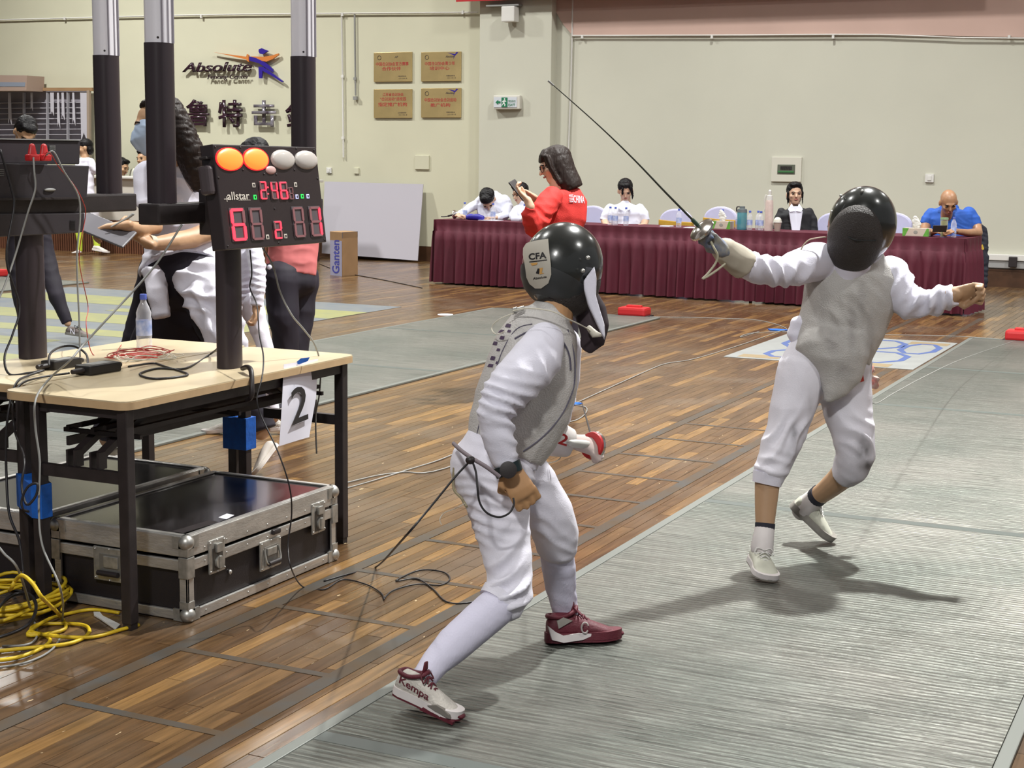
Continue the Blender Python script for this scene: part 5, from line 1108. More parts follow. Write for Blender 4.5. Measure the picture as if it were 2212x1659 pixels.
# foil lying on the left end
P = TT(983, 474, .16, .008)
t = thing('fencing_foil', P+z*.03, 'foil with a round steel guard lying on the maroon table', 'foil')
f0 = P+z*.055; MB().loft([(f0-d*.012, .052, .052), (f0, .05, .05), (f0+d*.012, .02, .02)], side=z, n=20).build('guard', STEEL, t, sm=60)
MB().cyl(f0-d*.10-z*.02, f0-d*.01, .012, n=10).build('grip', BLACK, t, sm=60); MB().loft([(f0+d*.01, .005, .005), (f0+d*.75-z*.045, .002, .002)], side=z, n=6).build('blade', CABLEB, t, sm=60)
MB().tube([f0-d*.08-z*.02, f0-d*.16-z*.03, f0-d*.20-z*.03], .006, n=6).build('pommel', BLACK, t, sm=60)
# ---------------------------------------------------------------- covered chairs
def chair(x, y, D_, label, sash=True, cov=CHW, w=.41, group='cloth covered chairs behind the officials table', top=None):
    D_ = float((TT(x, 480, 0)-CAMP)@FW)+DT*.93+D_; P = at(x, y, D_); top = P[2]; b = V(P[0], P[1], 0); t = thing('covered_chair', b, label, 'chair', group)
    d = dT; n_ = -nT      # faces the table: back at +nT*-1 side
    def arch(k, z0): return
    secs = []; vs = []; N_ = 16
    def prof(off, th, z1, zlo, ww):
        pts = [(-ww/2, zlo)]
        for i in range(N_+1): a = pi-pi*i/N_; pts.append((ww/2*cos(a)*(1.0), z1-ww*.33+ww*.33*sin(a)))
        pts.append((ww/2, zlo)); return [b+n_*off+d*a_+V(0, 0, z_) for a_, z_ in pts]
    MB().prism(prof(0, .06, top, .40, w), n_*.06).build('back_cover', cov, t, bevel=.02)
    MB().prism([b+n_*.03-nT*0+d*(-w/2)+z*.0, b+n_*.03+d*(w/2), b+n_*(-.42)+d*(w/2), b+n_*(-.42)+d*(-w/2)], (0, 0, .45)).build('seat_cover', cov, t, bevel=.02)
    if sash:
        MB().prism([b+n_*(-.006)+d*(-w/2-.006)+z*(top-.30), b+n_*(-.006)+d*(w/2+.006)+z*(top-.30), b+n_*(-.006)+d*(w/2+.006)+z*(top-.15), b+n_*(-.006)+d*(w/2*0)+z*(top-.145), b+n_*(-.006)+d*(-w/2-.006)+z*(top-.13)], n_*.075).build('sash', GOLD, t, bevel=.008)
    return t
chair(1459, 451, .45, 'white covered chair with a gold sash behind the lone bottle')
chair(1556, 446, .45, 'white covered chair with a gold sash behind the tissue box near the foil guard')
chair(1279, 444, .45, 'plain white covered chair right of the red sweatshirt', False)
chair(1803, 459, .45, 'plain white covered chair between the blazer and the black mask', False)
chair(1930, 459, .45, 'plain white covered chair right of the black fencing mask', False)
for x, y, D_, l in ((1062, 470, .42, 'white covered chair under the person writing'), (1138, 470, .42, 'white covered chair under the person behind the phone'), (1350, 478, .42, 'white covered chair under the woman in the white shirt'), (1719, 480, .42, 'white covered chair under the woman in the blazer')):
    chair(x, y, D_, l, False)
t = chair(2072, 484, .50, 'white covered chair under the bald man, a dark jacket over it', False)
JD = float((TT(2085, 480, 0)-CAMP)@FW)+DT*.93+.50; P = at(2085, 480, JD)
jk = thing('dark_jacket', V(P[0], P[1], .2), 'dark navy jacket with a yellow crest hanging over the chair', 'jacket')
jm = MB(); jm.prism([at(x, y, JD) for x, y in ((2044, 468), (2075, 462), (2110, 474), (2134, 494), (2137, 560), (2134, 622), (2092, 624), (2050, 610))], FW*.10)
jm.blob('jacket_cloth', mat('jacket_navy', (.010, .011, .022), .7), jk, vox=.014, it=3, amp=.01, freq=14)
MB().prism([at(x, y, JD-.04) for x, y in ((2113, 530), (2123, 528), (2126, 538), (2118, 544), (2113, 541))], FW*.05).build('crest', mat('crest_gold', (.5, .33, .03), .5), jk)
# ================================================================= PEOPLE BEHIND THE TABLE
def person(name_loc, label, group=None): return thing('person', name_loc, label, 'person', group)
def seated(D_, label, hx, hy, hk, f, dpt, tilt, shirt, torso, arms, hands, hair, skin=SKINL, vox=.009, neck=None, extra=None, legs=True, hd=0.0):
    arms = [[(p, x*.88, y_*.88) for p, x, y_ in a] for a in arms]
    C = at(hx, hy, D_+hd); root = person(V(C[0], C[1], 0), label)
    r, ff_, u = dirs(f, dpt, tilt); k = hk/F*D_/.23
    body = MB(); head_prims(body, C, r, ff_, u, k)
    body.loft([(C-u*.05*k-ff_*.01, .052*k, .052*k), (neck if neck is not None else C-u*.17*k-ff_*.02, .056*k, .056*k)], side=r, n=12, cap=(2, 2))
    body.loft(px(D_, [(a, b, c_*.8, .62) for a, b, c_ in torso]), n=16, cap=(2, 2))
    for a in arms: body.loft([(p, x*.72, y_*.72) for p, x, y_ in a], n=10, cap=(2, 2))
    for h in hands: fist_prims(body, *h)
    if extra: extra(body)
    hipx, hipy = torso[-1][:2]; hp = at(hipx, hipy, D_)
    if legs:
        for s_ in (-1, 1):
            a = hp+dT*.10*s_; a = V(a[0], a[1], .52); kn = a+nT*.36; body.loft([(a, .085, .08), (kn, .062, .06)], side=z, n=12, cap=(2, 2)); body.loft([(kn, .058, .058), (V(kn[0], kn[1], .10), .042, .042)], side=dT, n=10, cap=(2, 2)); body.ell(V(kn[0], kn[1], .06)+nT*.06, (.045, .11, .045), (dT, nT, z))
            body.loft([(V(hp[0], hp[1], max(.6, hp[2])), .14, .1), (V(hp[0], hp[1], .5), .15, .12)], side=dT, n=12, cap=(2, 2))
    bd = body.blob('body', skin, root, vox=vox, it=3)
    sm_ = MB(); sm_.loft(px(D_, [(a, b, c_, .66) for a, b, c_ in torso]), n=20, cap=(2, 2))
    for a in arms: sm_.loft(a, n=12, cap=(2, 1))
    sh_ = sm_.blob('shirt', shirt, root, vox=vox, it=3, amp=.006, freq=11)
    if legs:
        tr = MB()
        for s_ in (-1, 1):
            a = hp+dT*.10*s_; a = V(a[0], a[1], .53); kn = a+nT*.37; tr.loft([(a, .10, .095), (kn, .078, .075)], side=z, n=12, cap=(2, 2)); tr.loft([(kn, .072, .072), (V(kn[0], kn[1], .09), .06, .06)], side=dT, n=10, cap=(2, 1))
        tr.loft([(V(hp[0], hp[1], .66), .15, .11), (V(hp[0], hp[1], .5), .16, .13)], side=dT, n=12, cap=(2, 2)); tr.blob('trousers', NAVY, root, vox=.014, it=2)
    face(root, C, r, ff_, u, k)
    hm = MB(); hair(hm, C, r, ff_, u, k)
    if hm.v: hm.blob('hair', HAIR, root, vox=.007, it=2, amp=.004, freq=60)
    return root, C, r, ff_, u, k
def hair_cap(hm, C, r, f, u, k, front=.05, low=-.02):
    g = lambda a, b, c: C+(r*a+f*b+u*c)*k; ax = (r, f, u)
    hm.ell(g(0, -.022, .048), (.084*k, .098*k, .083*k), ax); hm.ell(g(0, -.055, low), (.076*k, .058*k, .075*k), ax); hm.ell(g(0, .048, .093), (.062*k, .042*k, .028*k), ax)
def lim(D_, pts): return px(D_, pts)
def DP(x, ex=0.0): return float((TT(x, 480, 0)-CAMP)@FW)+DT*.93+.13+ex
# woman in white shirt
D_ = DP(1350)
root, C, r, f, u, k = seated(D_, 'woman in a white short sleeve shirt looking down behind three bottles', 1351, 412, 46, (-.05, .55), -.85, (-.03, 1), SHIRT,
    [(1350, 438, 10), (1350, 446, 30), (1350, 458, 36), (1350, 480, 34), (1350, 505, 34)],
    [lim(D_, [(1318, 450, 12), (1312, 462, 14), (1306, 478, 13)]), lim(D_, [(1382, 450, 12), (1389, 462, 14), (1394, 478, 13)])],
    [(at(1320, 489, D_-.25), RT*.6-FW*.6, V(0, 0, -1), 1), (at(1376, 490, D_-.25), -RT*.6-FW*.6, V(0, 0, -1), -1)],
    extra=lambda b_: (b_.loft(px(DP(1350), [(1306, 476, 9), (1310, 488, 8, 1, -.1), (1322, 490, 6, 1, -.25)]), n=10, cap=(2, 2)), b_.loft(px(DP(1350), [(1394, 476, 9), (1390, 489, 8, 1, -.1), (1376, 491, 6, 1, -.25)]), n=10, cap=(2, 2))),
    hair=lambda hm, C, r, f, u, k: (hair_cap(hm, C, r, f, u, k), hm.loft([(C+(r*-.06+f*.07+u*.07)*k, .02*k, .012*k), (C+(r*-.075+f*.07-u*.03)*k, .014*k, .01*k), (C+(r*-.07+f*.06-u*.08)*k, .005*k, .005*k)], side=r, n=8, cap=(2, 2)), hm.loft([(C+(r*.03+f*.09+u*.07)*k, .016*k, .01*k), (C+(r*.035+f*.095-u*.0)*k, .010*k, .008*k)], side=r, n=8, cap=(2, 2))))
for s_ in (-1, 1):
    MB().prism([at(1350+s_*2, 456, D_-.15), at(1350+s_*9, 437, D_-.12), at(1350+s_*15, 441, D_-.14), at(1350+s_*12, 452, D_-.16)], -FW*.008).build('collar', SHIRT, root)
# woman in blazer
D_ = DP(1718)
root, C, r, f, u, k = seated(D_, 'woman in a black blazer and white shirt facing the camera', 1717, 420, 50, (-.02, .10), -1, (0, 1), BLAZ,
    [(1718, 448, 12), (1718, 455, 28), (1719, 465, 37), (1719, 485, 34), (1720, 515, 34)],
    [lim(D_, [(1688, 458, 11), (1682, 475, 12), (1680, 505, 12)]), lim(D_, [(1748, 458, 11), (1755, 475, 12), (1757, 505, 12)])],
    [(at(1690, 512, D_-.2), RT*.7-FW*.5, V(0, 0, -1), 1), (at(1748, 514, D_-.2), -RT*.7-FW*.5, V(0, 0, -1), -1)],
    lambda hm, C, r, f, u, k: (hair_cap(hm, C, r, f, u, k, low=-.03), hm.loft([(C+(r*-.072+f*.02+u*.02)*k, .012*k, .02*k), (C+(r*-.075+f*.02-u*.10)*k, .004*k, .006*k)], side=r, n=8, cap=(2, 2)), hm.loft([(C+(r*.072+f*.02+u*.02)*k, .012*k, .02*k), (C+(r*.075+f*.02-u*.10)*k, .004*k, .006*k)], side=r, n=8, cap=(2, 2))))
MB().prism([at(x, y, D_-.175) for x, y in ((1707, 446), (1729, 446), (1733, 458), (1727, 500), (1710, 500), (1704, 460))], -FW*.03).build('shirt_front', SHIRT, root, bevel=.01)
for s_ in (-1, 1): MB().prism([at(1718+s_*1, 456, D_-.215), at(1718+s_*8, 440, D_-.17), at(1718+s_*16, 452, D_-.20), at(1718+s_*12, 458, D_-.21)], -FW*.008).build('collar', SHIRT, root)
# bald man
D_ = DP(2050, -.12)
def bald_arms(b_):
    b_.loft(px(D_, [(2108, 486, 12), (2112, 503, 11, 1, -.1), (2090, 503, 8, 1, -.35), (2068, 500, 6.5, 1, -.5), (2058, 497, 6, 1, -.55)]), n=12, cap=(2, 2)); fist_prims(b_, at(2062, 499, D_-.55), -RT, V(0, 0, -1), 1, 1.0)
    b_.loft(px(D_, [(2000, 486, 12), (1998, 500, 10, 1, -.1), (2010, 503, 8, 1, -.3), (2020, 500, 6, 1, -.45)]), n=12, cap=(2, 2)); fist_prims(b_, at(2018, 500, D_-.45), RT, V(0, 0, -1), -1, 1.0)
root, C, r, f, u, k = seated(D_, 'bald man in a blue polo shirt bent over a phone at the table end', 2049, 437, 54, (-.03, .62), -.8, (-.03, 1), BLUEP,
    [(2052, 448, 20), (2050, 458, 44), (2052, 470, 50), (2054, 490, 48), (2056, 515, 46)],
    [lim(D_, [(2012, 462, 15), (2003, 475, 16), (1999, 486, 15)]), lim(D_, [(2093, 460, 16), (2103, 476, 17), (2108, 488, 16)])],
    [], lambda *a: None, skin=SKIND, extra=bald_arms, hd=-.24)
MB().loft([(at(2049, 470, D_-.08), .075, .07), (at(2049, 452, D_-.06), .082, .08)], side=RT, n=18).build('collar', BLUEP, root, sm=60)
t = thing('phone', at(2030, 496, D_-.6), 'dark phone held in the hands of the bald man', 'phone'); MB().box(at(2030, 494, D_-.6), (.14, .012, .07), (RT, nrm(FW+UP*.6), nrm(UP-FW*.6))).build('phone_body', BLACK, t, bevel=.004)
# person writing
D_ = DP(1060)
root, C, r, f, u, k = seated(D_, 'person in a white shirt with tousled dark hair writing head down', 1054, 432, 46, (.05, 1.0), -.5, (-.1, .75), SHIRT,
    [(1062, 425, 18), (1066, 432, 32), (1064, 448, 34), (1062, 470, 32), (1062, 500, 32)],
    [lim(D_, [(1040, 432, 13), (1022, 445, 12), (1003, 458, 10, 1, -.2), (990, 464, 8, 1, -.35)]), lim(D_, [(1090, 432, 14), (1098, 448, 14), (1092, 466, 11, 1, -.2), (1072, 470, 8, 1, -.4)])],
    [(at(1062, 471, D_-.45), -RT, V(0, 0, -1), 1), (at(988, 466, D_-.4), RT*.8-FW*.4, V(0, 0, -1), -1)],
    lambda hm, C, r, f, u, k: (hair_cap(hm, C, r, f, u, k, low=-.0), hm.ell(C+(f*.045+u*.085)*k, (.072*k, .05*k, .05*k), (r, f, u)), hm.ell(C+(r*-.05+f*-.01+u*.10)*k, (.045*k, .06*k, .04*k), (r, f, u))), hd=-.12)
# person behind the phone
D_ = DP(1130)
root, C, r, f, u, k = seated(D_, 'person in a white shirt partly hidden behind the raised phone', 1124, 419, 44, (-.6, .3), -.5, (.1, 1), SHIRT,
    [(1132, 440, 16), (1138, 446, 26), (1140, 460, 30), (1140, 480, 28), (1140, 500, 28)],
    [lim(D_, [(1118, 452, 11), (1108, 464, 11, 1, -.1), (1112, 474, 10, 1, -.3), (1130, 474, 9, 1, -.4)]), lim(D_, [(1160, 446, 12), (1166, 462, 12)])],
    [(at(1128, 474, D_-.4), RT, V(0, 0, -1), 1)], lambda hm, C, r, f, u, k: hair_cap(hm, C, r, f, u, k))
# ================================================================= PEOPLE STANDING ROUND THE PISTES
def simple_shoe(root, D, heel, toe, w=.9, **kw):
    return shoe(root, at(*heel, D), at(*toe, D), UP, w, name='shoe', **kw)
# woman in the red sweatshirt
D_ = 9.4
base = fl(1222, 868)
root = person(base, 'woman in a red sweatshirt with a dark bob and glasses, photographing with a phone')
C = at(1199, 358, D_); r, f, u = dirs((-1, .30), -.12, (.12, 1)); k = .98
b_ = MB(); head_prims(b_, C, r, f, u, k)
b_.loft([(C-u*.06, .05, .05), (at(1208, 408, D_), .058, .058)], side=r, n=12, cap=(2, 2))
tor = [(1208, 404, 18), (1210, 415, 44), (1216, 440, 53), (1216, 470, 53), (1206, 500, 45), (1206, 540, 47), (1205, 580, 48)]
b_.loft(px(D_, [(a, q, c_*.8, .6) for a, q, c_ in tor]), n=16, cap=(2, 2))
armn = px(D_, [(1190, 425, 24, 1, -.12), (1166, 455, 25, 1, -.2), (1150, 490, 21, 1, -.24), (1143, 480, 19, 1, -.30), (1140, 462, 15, 1, -.34), (1143, 446, 13, 1, -.36)])
armn = px(D_, [(1192, 424, 25, 1, -.13), (1170, 460, 26, 1, -.2), (1153, 492, 24, 1, -.24), (1144, 474, 19, 1, -.30), (1143, 458, 15, 1, -.34), (1146, 446, 12.5, 1, -.36)])
armf = px(D_, [(1195, 425, 22, 1, .12), (1172, 455, 20, 1, .1), (1160, 470, 17, 1, .05), (1158, 450, 14, 1, .0), (1155, 436, 11, 1, -.04)])
for a in (armn, armf): b_.loft([(p, x*.68, y_*.68) for p, x, y_ in a], n=10, cap=(2, 2))
fist_prims(b_, at(1140, 432, D_-.36), nrm(at(1122, 414, D_-.36)-at(1140, 432, D_-.36)), RT, 1, .95, .8)
b_.loft([(at(1146, 447, D_-.36), .028, .024), (at(1139, 431, D_-.36), .026, .020)], n=10, cap=(2, 2))
fist_prims(b_, at(1152, 424, D_-.1), nrm(at(1134, 414, D_-.12)-at(1152, 424, D_-.1)), -UP, -1, .95, .7)
b_.loft([(at(1156, 438, D_-.04), .026, .022), (at(1151, 424, D_-.1), .025, .02)], n=10, cap=(2, 2))
for s_, dx in ((-1, 0), (1, 1)):
    hp = at(1206+12*s_, 590, D_+.05*s_); ft = base+V(.0-.17*(1-dx), .10*(1-dx), .09); b_.loft([(hp, .085, .085), ((hp+ft)/2, .06, .06), (ft, .04, .04)], side=RT, n=12, cap=(2, 2))
bd = b_.blob('body', SKINL, root, vox=.008, it=3)
sw = MB(); sw.loft(px(D_, [(a, q, c_, .66) for a, q, c_ in tor]), n=20, cap=(2, 1)); sw.loft(armn, n=14, cap=(2, 1)); sw.loft(armf, n=12, cap=(2, 1))
sh_ = sw.blob('sweatshirt', RED, root, vox=.009, it=4, amp=.005, freq=9, wr=[(at(1152, 480, D_-.25), .11, RT*.5+UP, .010, .05), (at(1180, 460, D_), .16, RT+UP*.6, .008, .08)])
tr = MB()
for s_, dx in ((-1, 0), (1, 1)):
    hp = at(1206+12*s_, 585, D_+.05*s_); ft = base+V(.0-.17*(1-dx), .10*(1-dx), .07); tr.loft([(hp, .11, .10), ((hp+ft)/2, .085, .08), (ft, .07, .07)], side=RT, n=14, cap=(2, 1))
    shoe(root, ft+V(.06, .02, -.07), ft+V(-.19, -.06, -.07), (0, 0, 1), .95, SOLEW, SOLEW)
tr.loft([(at(1206, 565, D_), .135, .10), (at(1206, 600, D_), .14, .11)], n=14, cap=(2, 2)); tr.blob('trousers', NAVY, root, vox=.012, it=2)
hm = MB(); g = lambda a, b2, c_: C+(r*a+f*b2+u*c_)*k
hm.ell(g(0, -.02, .045), (.084*k, .102*k, .082*k), (r, f, u)); hm.loft([(g(0, -.02, .02), .088, .098), (g(0, -.035, -.06), .095, .085), (g(0, -.05, -.14), .105, .082), (g(0, -.055, -.175), .104, .078)], side=r, n=18, cap=(2, 1))
hm.loft([(g(0, .04, .100), .05, .02), (g(0, .070, .080), .058, .012), (g(0, .083, .050), .055, .008)], side=r, n=12, cap=(2, 2)); hm.loft([(g(-.072, .05, .06), .018, .03), (g(-.078, .045, -.02), .014, .03), (g(-.08, .02, -.12), .012, .02)], side=f, n=10, cap=(2, 2))
hm.blob('hair', HAIRB, root, vox=.007, it=2, amp=.002, freq=55, dirv=(1, 1, .0))
face(root, C, r, f, u, k)
gm = MB()
for s_ in (-1, 1): gm.tube([g(s_*.033+.026*cos(a), .098-.012*abs(s_*.033+.026*cos(a))/.06, .0+.022*sin(a)) for a in [2*pi*i/14 for i in range(15)]], .0022, n=5, res=1)
gm.tube([g(-.06, .085, .005), g(-.078, .03, .004), g(-.08, -.01, .0)], .002, n=5).tube([g(.06, .085, .005), g(.078, .03, .004), g(.08, -.01, .0)], .002, n=5).tube([g(-.008, .1, .003), g(.008, .1, .003)], .002, n=5, res=1)
gm.build('glasses', BLACK, root, sm=60)
A = at(1228, 443, D_-.34); 
ptext('chest_lettering', 'CHINA', sh_, 1239.5, 438, (23, 1.5), (-1, -16), PAPER, off=.004)
pp = patch('chest_strip', sh_, [(1229, 421), (1238, 420.5), (1238.5, 438), (1230.5, 438)], PAPER)
for i in range(5): patch('chest_strip_line', sh_, [(1229, 423+i*3.3), (1238, 422.5+i*3.3), (1238, 424+i*3.3), (1229, 424.5+i*3.3)], RED, lift=.003, parent=pp)
t = thing('phone', at(1122, 412, D_-.25), 'dark phone raised in the hands of the woman in red', 'phone')
pd_ = nrm(at(1140, 425, D_-.3)-at(1108, 398, D_-.2)); MB().box(at(1121, 411, D_-.24), (.145, .010, .075), (nrm(RT*.62-UP*.78), nrm(RT*.6+UP*.5-FW*.6), nrm(np.cross(nrm(RT*.62-UP*.78), nrm(RT*.6+UP*.5-FW*.6))))).build('phone_body', BLACK, t, bevel=.004)
# man at the far side leaning over the laptop
D_ = 12.3
base = fl(52, 737)
root = person(base, 'man with short black hair and glasses, dark trousers, behind the second machine')
C = at(54, 287, D_); r, f, u = dirs((.35, .8), -.6, (.1, .8)); k = 1.05
b_ = MB(); head_prims(b_, C, r, f, u, k)
b_.loft([(C-u*.06, .055, .055), (at(45, 322, D_), .06, .06)], side=r, n=12, cap=(2, 2))
tor = [(45, 322, 22), (42, 332, 48), (42, 370, 50), (50, 420, 46), (62, 455, 44), (66, 480, 44)]
b_.loft(px(D_, [(a, q, c_*.8, .6) for a, q, c_ in tor]), n=16, cap=(2, 2))
arms = [px(D_, [(4, 345, 15), (-6, 390, 14), (10, 430, 12, 1, -.2), (30, 440, 10, 1, -.4)]), px(D_, [(84, 345, 15), (98, 390, 14), (88, 430, 12, 1, -.2), (70, 440, 10, 1, -.4)])]
for a in arms: b_.loft([(p, x*.7, y_*.7) for p, x, y_ in a], n=10, cap=(2, 2))
fist_prims(b_, at(34, 440, D_-.45), RT-FW, -UP, 1); fist_prims(b_, at(66, 440, D_-.45), -RT-FW, -UP, -1)
legs = [px(D_, [(45, 480, 24), (38, 560, 22), (46, 640, 19), (54, 700, 12)]), px(D_, [(80, 480, 24), (100, 560, 21), (122, 640, 18, 1, -.1), (146, 698, 12, 1, -.1)])]
for a in legs: b_.loft([(p, x*.7, y_*.7) for p, x, y_ in a], n=10, cap=(2, 2))
b_.blob('body', SKIN, root, vox=.010, it=3)
m_ = MB(); m_.loft(px(D_, [(a, q, c_, .65) for a, q, c_ in tor]), n=18, cap=(2, 2))
for a in arms: m_.loft(a, n=12, cap=(2, 1))
m_.blob('shirt', mat('dark_shirt', (.02, .018, .03), .8), root, vox=.012, it=3)
m_ = MB()
for a in legs: m_.loft(a, n=14, cap=(2, 1))
m_.loft(px(D_, [(62, 462, 44, .6), (62, 500, 48, .62)]), n=14, cap=(2, 2)); m_.blob('trousers', NAVY, root, vox=.012, it=3, amp=.006, freq=8)
shoe(root, at(58, 716, D_)-V(0, 0, 0), fl(50, 739), UP, 1.25, SHOEW, SOLEW, GREYSOLE, INK, vox=.007)
s2 = shoe(root, at(143, 722, D_-.1), at(198, 730, D_-.2), UP, .95, mat('trainer_grey', (.17, .14, .13), .7), GREYSOLE, GREYSOLE, INK, vox=.007)
text('shoe_lettering', 'N', root, at(152, 720, D_-.26), nrm(RT-UP*.3), UP, .035, .04, PAPER, off=.01)
hm = MB(); hair_cap(hm, C, r, f, u, k, low=.0); hm.blob('hair', HAIR, root, vox=.008, it=2, amp=.004, freq=60)
face(root, C, r, f, u, k)
g = lambda a, b2, c_: C+(r*a+f*b2+u*c_)*k
gm = MB()
for s_ in (-1, 1): gm.tube([g(s_*.033+.026*cos(a), .1, .0+.018*sin(a)) for a in [2*pi*i/12 for i in range(13)]], .002, n=5, res=1).tube([g(s_*.058, .09, .004), g(s_*.082, .0, .004)], .002, n=5, res=1)
gm.build('glasses', BLACK, root, sm=60)
# woman in coral shirt
D_ = 8.9
cx = at(628, 893, D_); root = person(V(cx[0], cx[1], 0), 'person in a coral shirt and dark trousers behind the scoreboard')
C = at(553, 347, D_); r, f, u = dirs((-.7, .55), .1, (-.25, .9)); k = 1.0
b_ = MB(); head_prims(b_, C, r, f, u, k)
tor = [(592, 395, 20), (606, 405, 48), (622, 440, 58), (634, 490, 56), (634, 540, 54), (630, 575, 56), (628, 590, 56)]
b_.loft([(C-u*.05, .055, .055), (at(592, 395, D_), .06, .06)], side=r, n=12, cap=(2, 2))
b_.loft(px(D_, [(a, q, c_*.8, .66) for a, q, c_ in tor]), n=16, cap=(2, 2))
arms = [px(D_, [(575, 420, 22, 1, -.1), (560, 470, 20, 1, -.2), (545, 505, 17, 1, -.3)]), px(D_, [(655, 425, 22, 1, .1), (650, 470, 20, 1, .1), (610, 500, 17, 1, .0)])]
for a in arms: b_.loft([(p, x*.7, y_*.7) for p, x, y_ in a], n=10, cap=(2, 2))
b_.loft(px(D_, [(546, 500, 12, 1, -.3), (530, 450, 9, 1, -.35)]), n=10, cap=(2, 2)); fist_prims(b_, at(530, 450, D_-.35), UP, -RT, 1)
legs = [px(D_, [(608, 600, 42, .9, -.05), (612, 680, 34, 1, -.05), (618, 760, 27), (622, 862, 22)]), px(D_, [(655, 600, 36, .9, .08), (648, 680, 31, 1, .1), (640, 760, 26, 1, .1), (640, 862, 22, 1, .1)])]
for a in legs: b_.loft([(p, x*.7, y_*.7) for p, x, y_ in a], n=10, cap=(2, 2))
b_.blob('body', SKIN, root, vox=.010, it=3)
m_ = MB(); m_.loft(px(D_, [(a, q, c_, .68) for a, q, c_ in tor]), n=20, cap=(2, 1))
for a in arms: m_.loft(a, n=12, cap=(2, 1))
m_.blob('shirt', PINK, root, vox=.009, it=3, amp=.004, freq=8, wr=[(at(600, 555, D_-.2), .16, RT*.3+UP, .008, .07)])
MB().ell(at(582, 577, D_-.33), (.014, .014, .005), (RT, UP, FW)).build('badge', PAPER, root, sm=180)
m_ = MB()
for a in legs: m_.loft(a, n=16, cap=(2, 1))
m_.loft(px(D_, [(628, 570, 54, .62), (630, 610, 55, .66)]), n=16, cap=(2, 2)); m_.blob('trousers', NAVY, root, vox=.011, it=3, amp=.006, freq=6)
hm = MB(); hair_cap(hm, C, r, f, u, k); hm.blob('hair', HAIR, root, vox=.008, it=2, amp=.005, freq=50)
for s_, xx in ((0, 620), (1, 640)): shoe(root, at(xx+8, 880, D_+.1*s_), at(xx-40, 893, D_+.1*s_-.1), UP, .95, NAVY, SOLEW, vox=.008)
# fencer in white seen between post and coral shirt
D_ = 8.3
cx = at(560, 893, D_); root = person(V(cx[0], cx[1], 0), 'young fencer in white, arm and leg visible right of the scoreboard post')
C = at(520, 455, D_+.1); r, f, u = dirs((-.8, .2), .5, (0, 1)); k = .95
b_ = MB(); head_prims(b_, C, r, f, u, k); tor = [(525, 500, 16), (525, 512, 38), (525, 560, 44), (522, 610, 42), (520, 650, 46)]
b_.loft([(C-u*.05, .05, .05), (at(525, 500, D_), .055, .055)], side=r, n=10, cap=(2, 2)); b_.loft(px(D_, [(a, q, c_*.8, .62) for a, q, c_ in tor]), n=14, cap=(2, 2))
arm = px(D_, [(548, 535, 18, 1, -.1), (556, 575, 19, 1, -.12), (558, 620, 17, 1, -.14), (554, 662, 13, 1, -.14)])
b_.loft([(p, x*.7, y_*.7) for p, x, y_ in arm], n=10, cap=(2, 2)); b_.loft(px(D_, [(554, 655, 10, 1, -.14), (553, 672, 9, 1, -.14)]), n=10, cap=(2, 2)); fist_prims(b_, at(553, 660, D_-.14), -UP, -RT, 1, .95)
leg1 = px(D_, [(540, 650, 30), (556, 700, 22), (576, 760, 17), (592, 905, 13)]); leg2 = px(D_, [(500, 650, 30), (498, 710, 24), (500, 770, 19), (502, 905, 13)])
for a in (leg1, leg2): b_.loft([(p, x*.75, y_*.75) for p, x, y_ in a], n=10, cap=(2, 2))
b_.blob('body', SKIN, root, vox=.009, it=3)
m_ = MB(); m_.loft(px(D_, [(a, q, c_, .64) for a, q, c_ in tor]), n=18, cap=(2, 2)); m_.loft(arm, n=14, cap=(2, 1)); m_.blob('jacket', WHITE, root, vox=.008, it=3, wr=[(at(556, 600, D_-.15), .16, UP, .006, .035)])
m_ = MB()
for a in (leg1, leg2): m_.loft(a, n=14, cap=(2, 1))
m_.blob('breeches', WHITE2, root, vox=.010, it=3, amp=.004, freq=10)
hm = MB(); hair_cap(hm, C, r, f, u, k); hm.blob('hair', HAIR, root, vox=.009, it=2)
for a in (leg1, leg2): p = a[-1][0]; shoe(root, p+V(.04, .03, -.06), p+V(-.16, -.06, -.085), (0, 0, 1), .9, SHOEW, SOLEW, vox=.008)
# referee in white shirt with face mask
D_ = 7.25
cx = at(398, 1010, D_); root = person(V(cx[0], cx[1], 0), 'long haired referee in a white shirt and blue face mask holding a black tablet')
C = at(337, 272, D_-.2); r, f, u = dirs((-1, .18), -.35, (.02, 1)); k = 1.0
b_ = MB(); head_prims(b_, C, r, f, u, k)
tor = [(368, 335, 24), (375, 350, 62), (380, 400, 78), (382, 460, 76), (385, 510, 72), (388, 560, 78)]
b_.loft([(C-u*.05-f*.02, .055, .055), (at(368, 335, D_-.1), .065, .065)], side=r, n=12, cap=(2, 2)); b_.loft(px(D_, [(a, q, c_*.8, .6) for a, q, c_ in tor]), n=16, cap=(2, 2))
a1 = px(D_, [(318, 375, 30, 1, -.1), (318, 430, 28, 1, -.15), (330, 462, 26, 1, -.2)]); a2 = px(D_, [(432, 370, 30, 1, .1), (450, 420, 29, 1, .05), (455, 455, 28, 1, .0)])
for a in (a1, a2): b_.loft([(p, x*.72, y_*.72) for p, x, y_ in a], n=10, cap=(2, 2))
b_.loft(px(D_, [(452, 455, 22), (452, 500, 24, 1, -.05), (415, 515, 22, 1, -.15), (375, 522, 20, 1, -.25), (340, 526, 16, 1, -.32), (318, 525, 14, 1, -.36)]), n=12, cap=(2, 2))
b_.loft(px(D_, [(330, 455, 20, 1, -.2), (335, 490, 18, 1, -.25), (300, 495, 15, 1, -.4), (268, 486, 12, 1, -.5)]), n=12, cap=(2, 2))
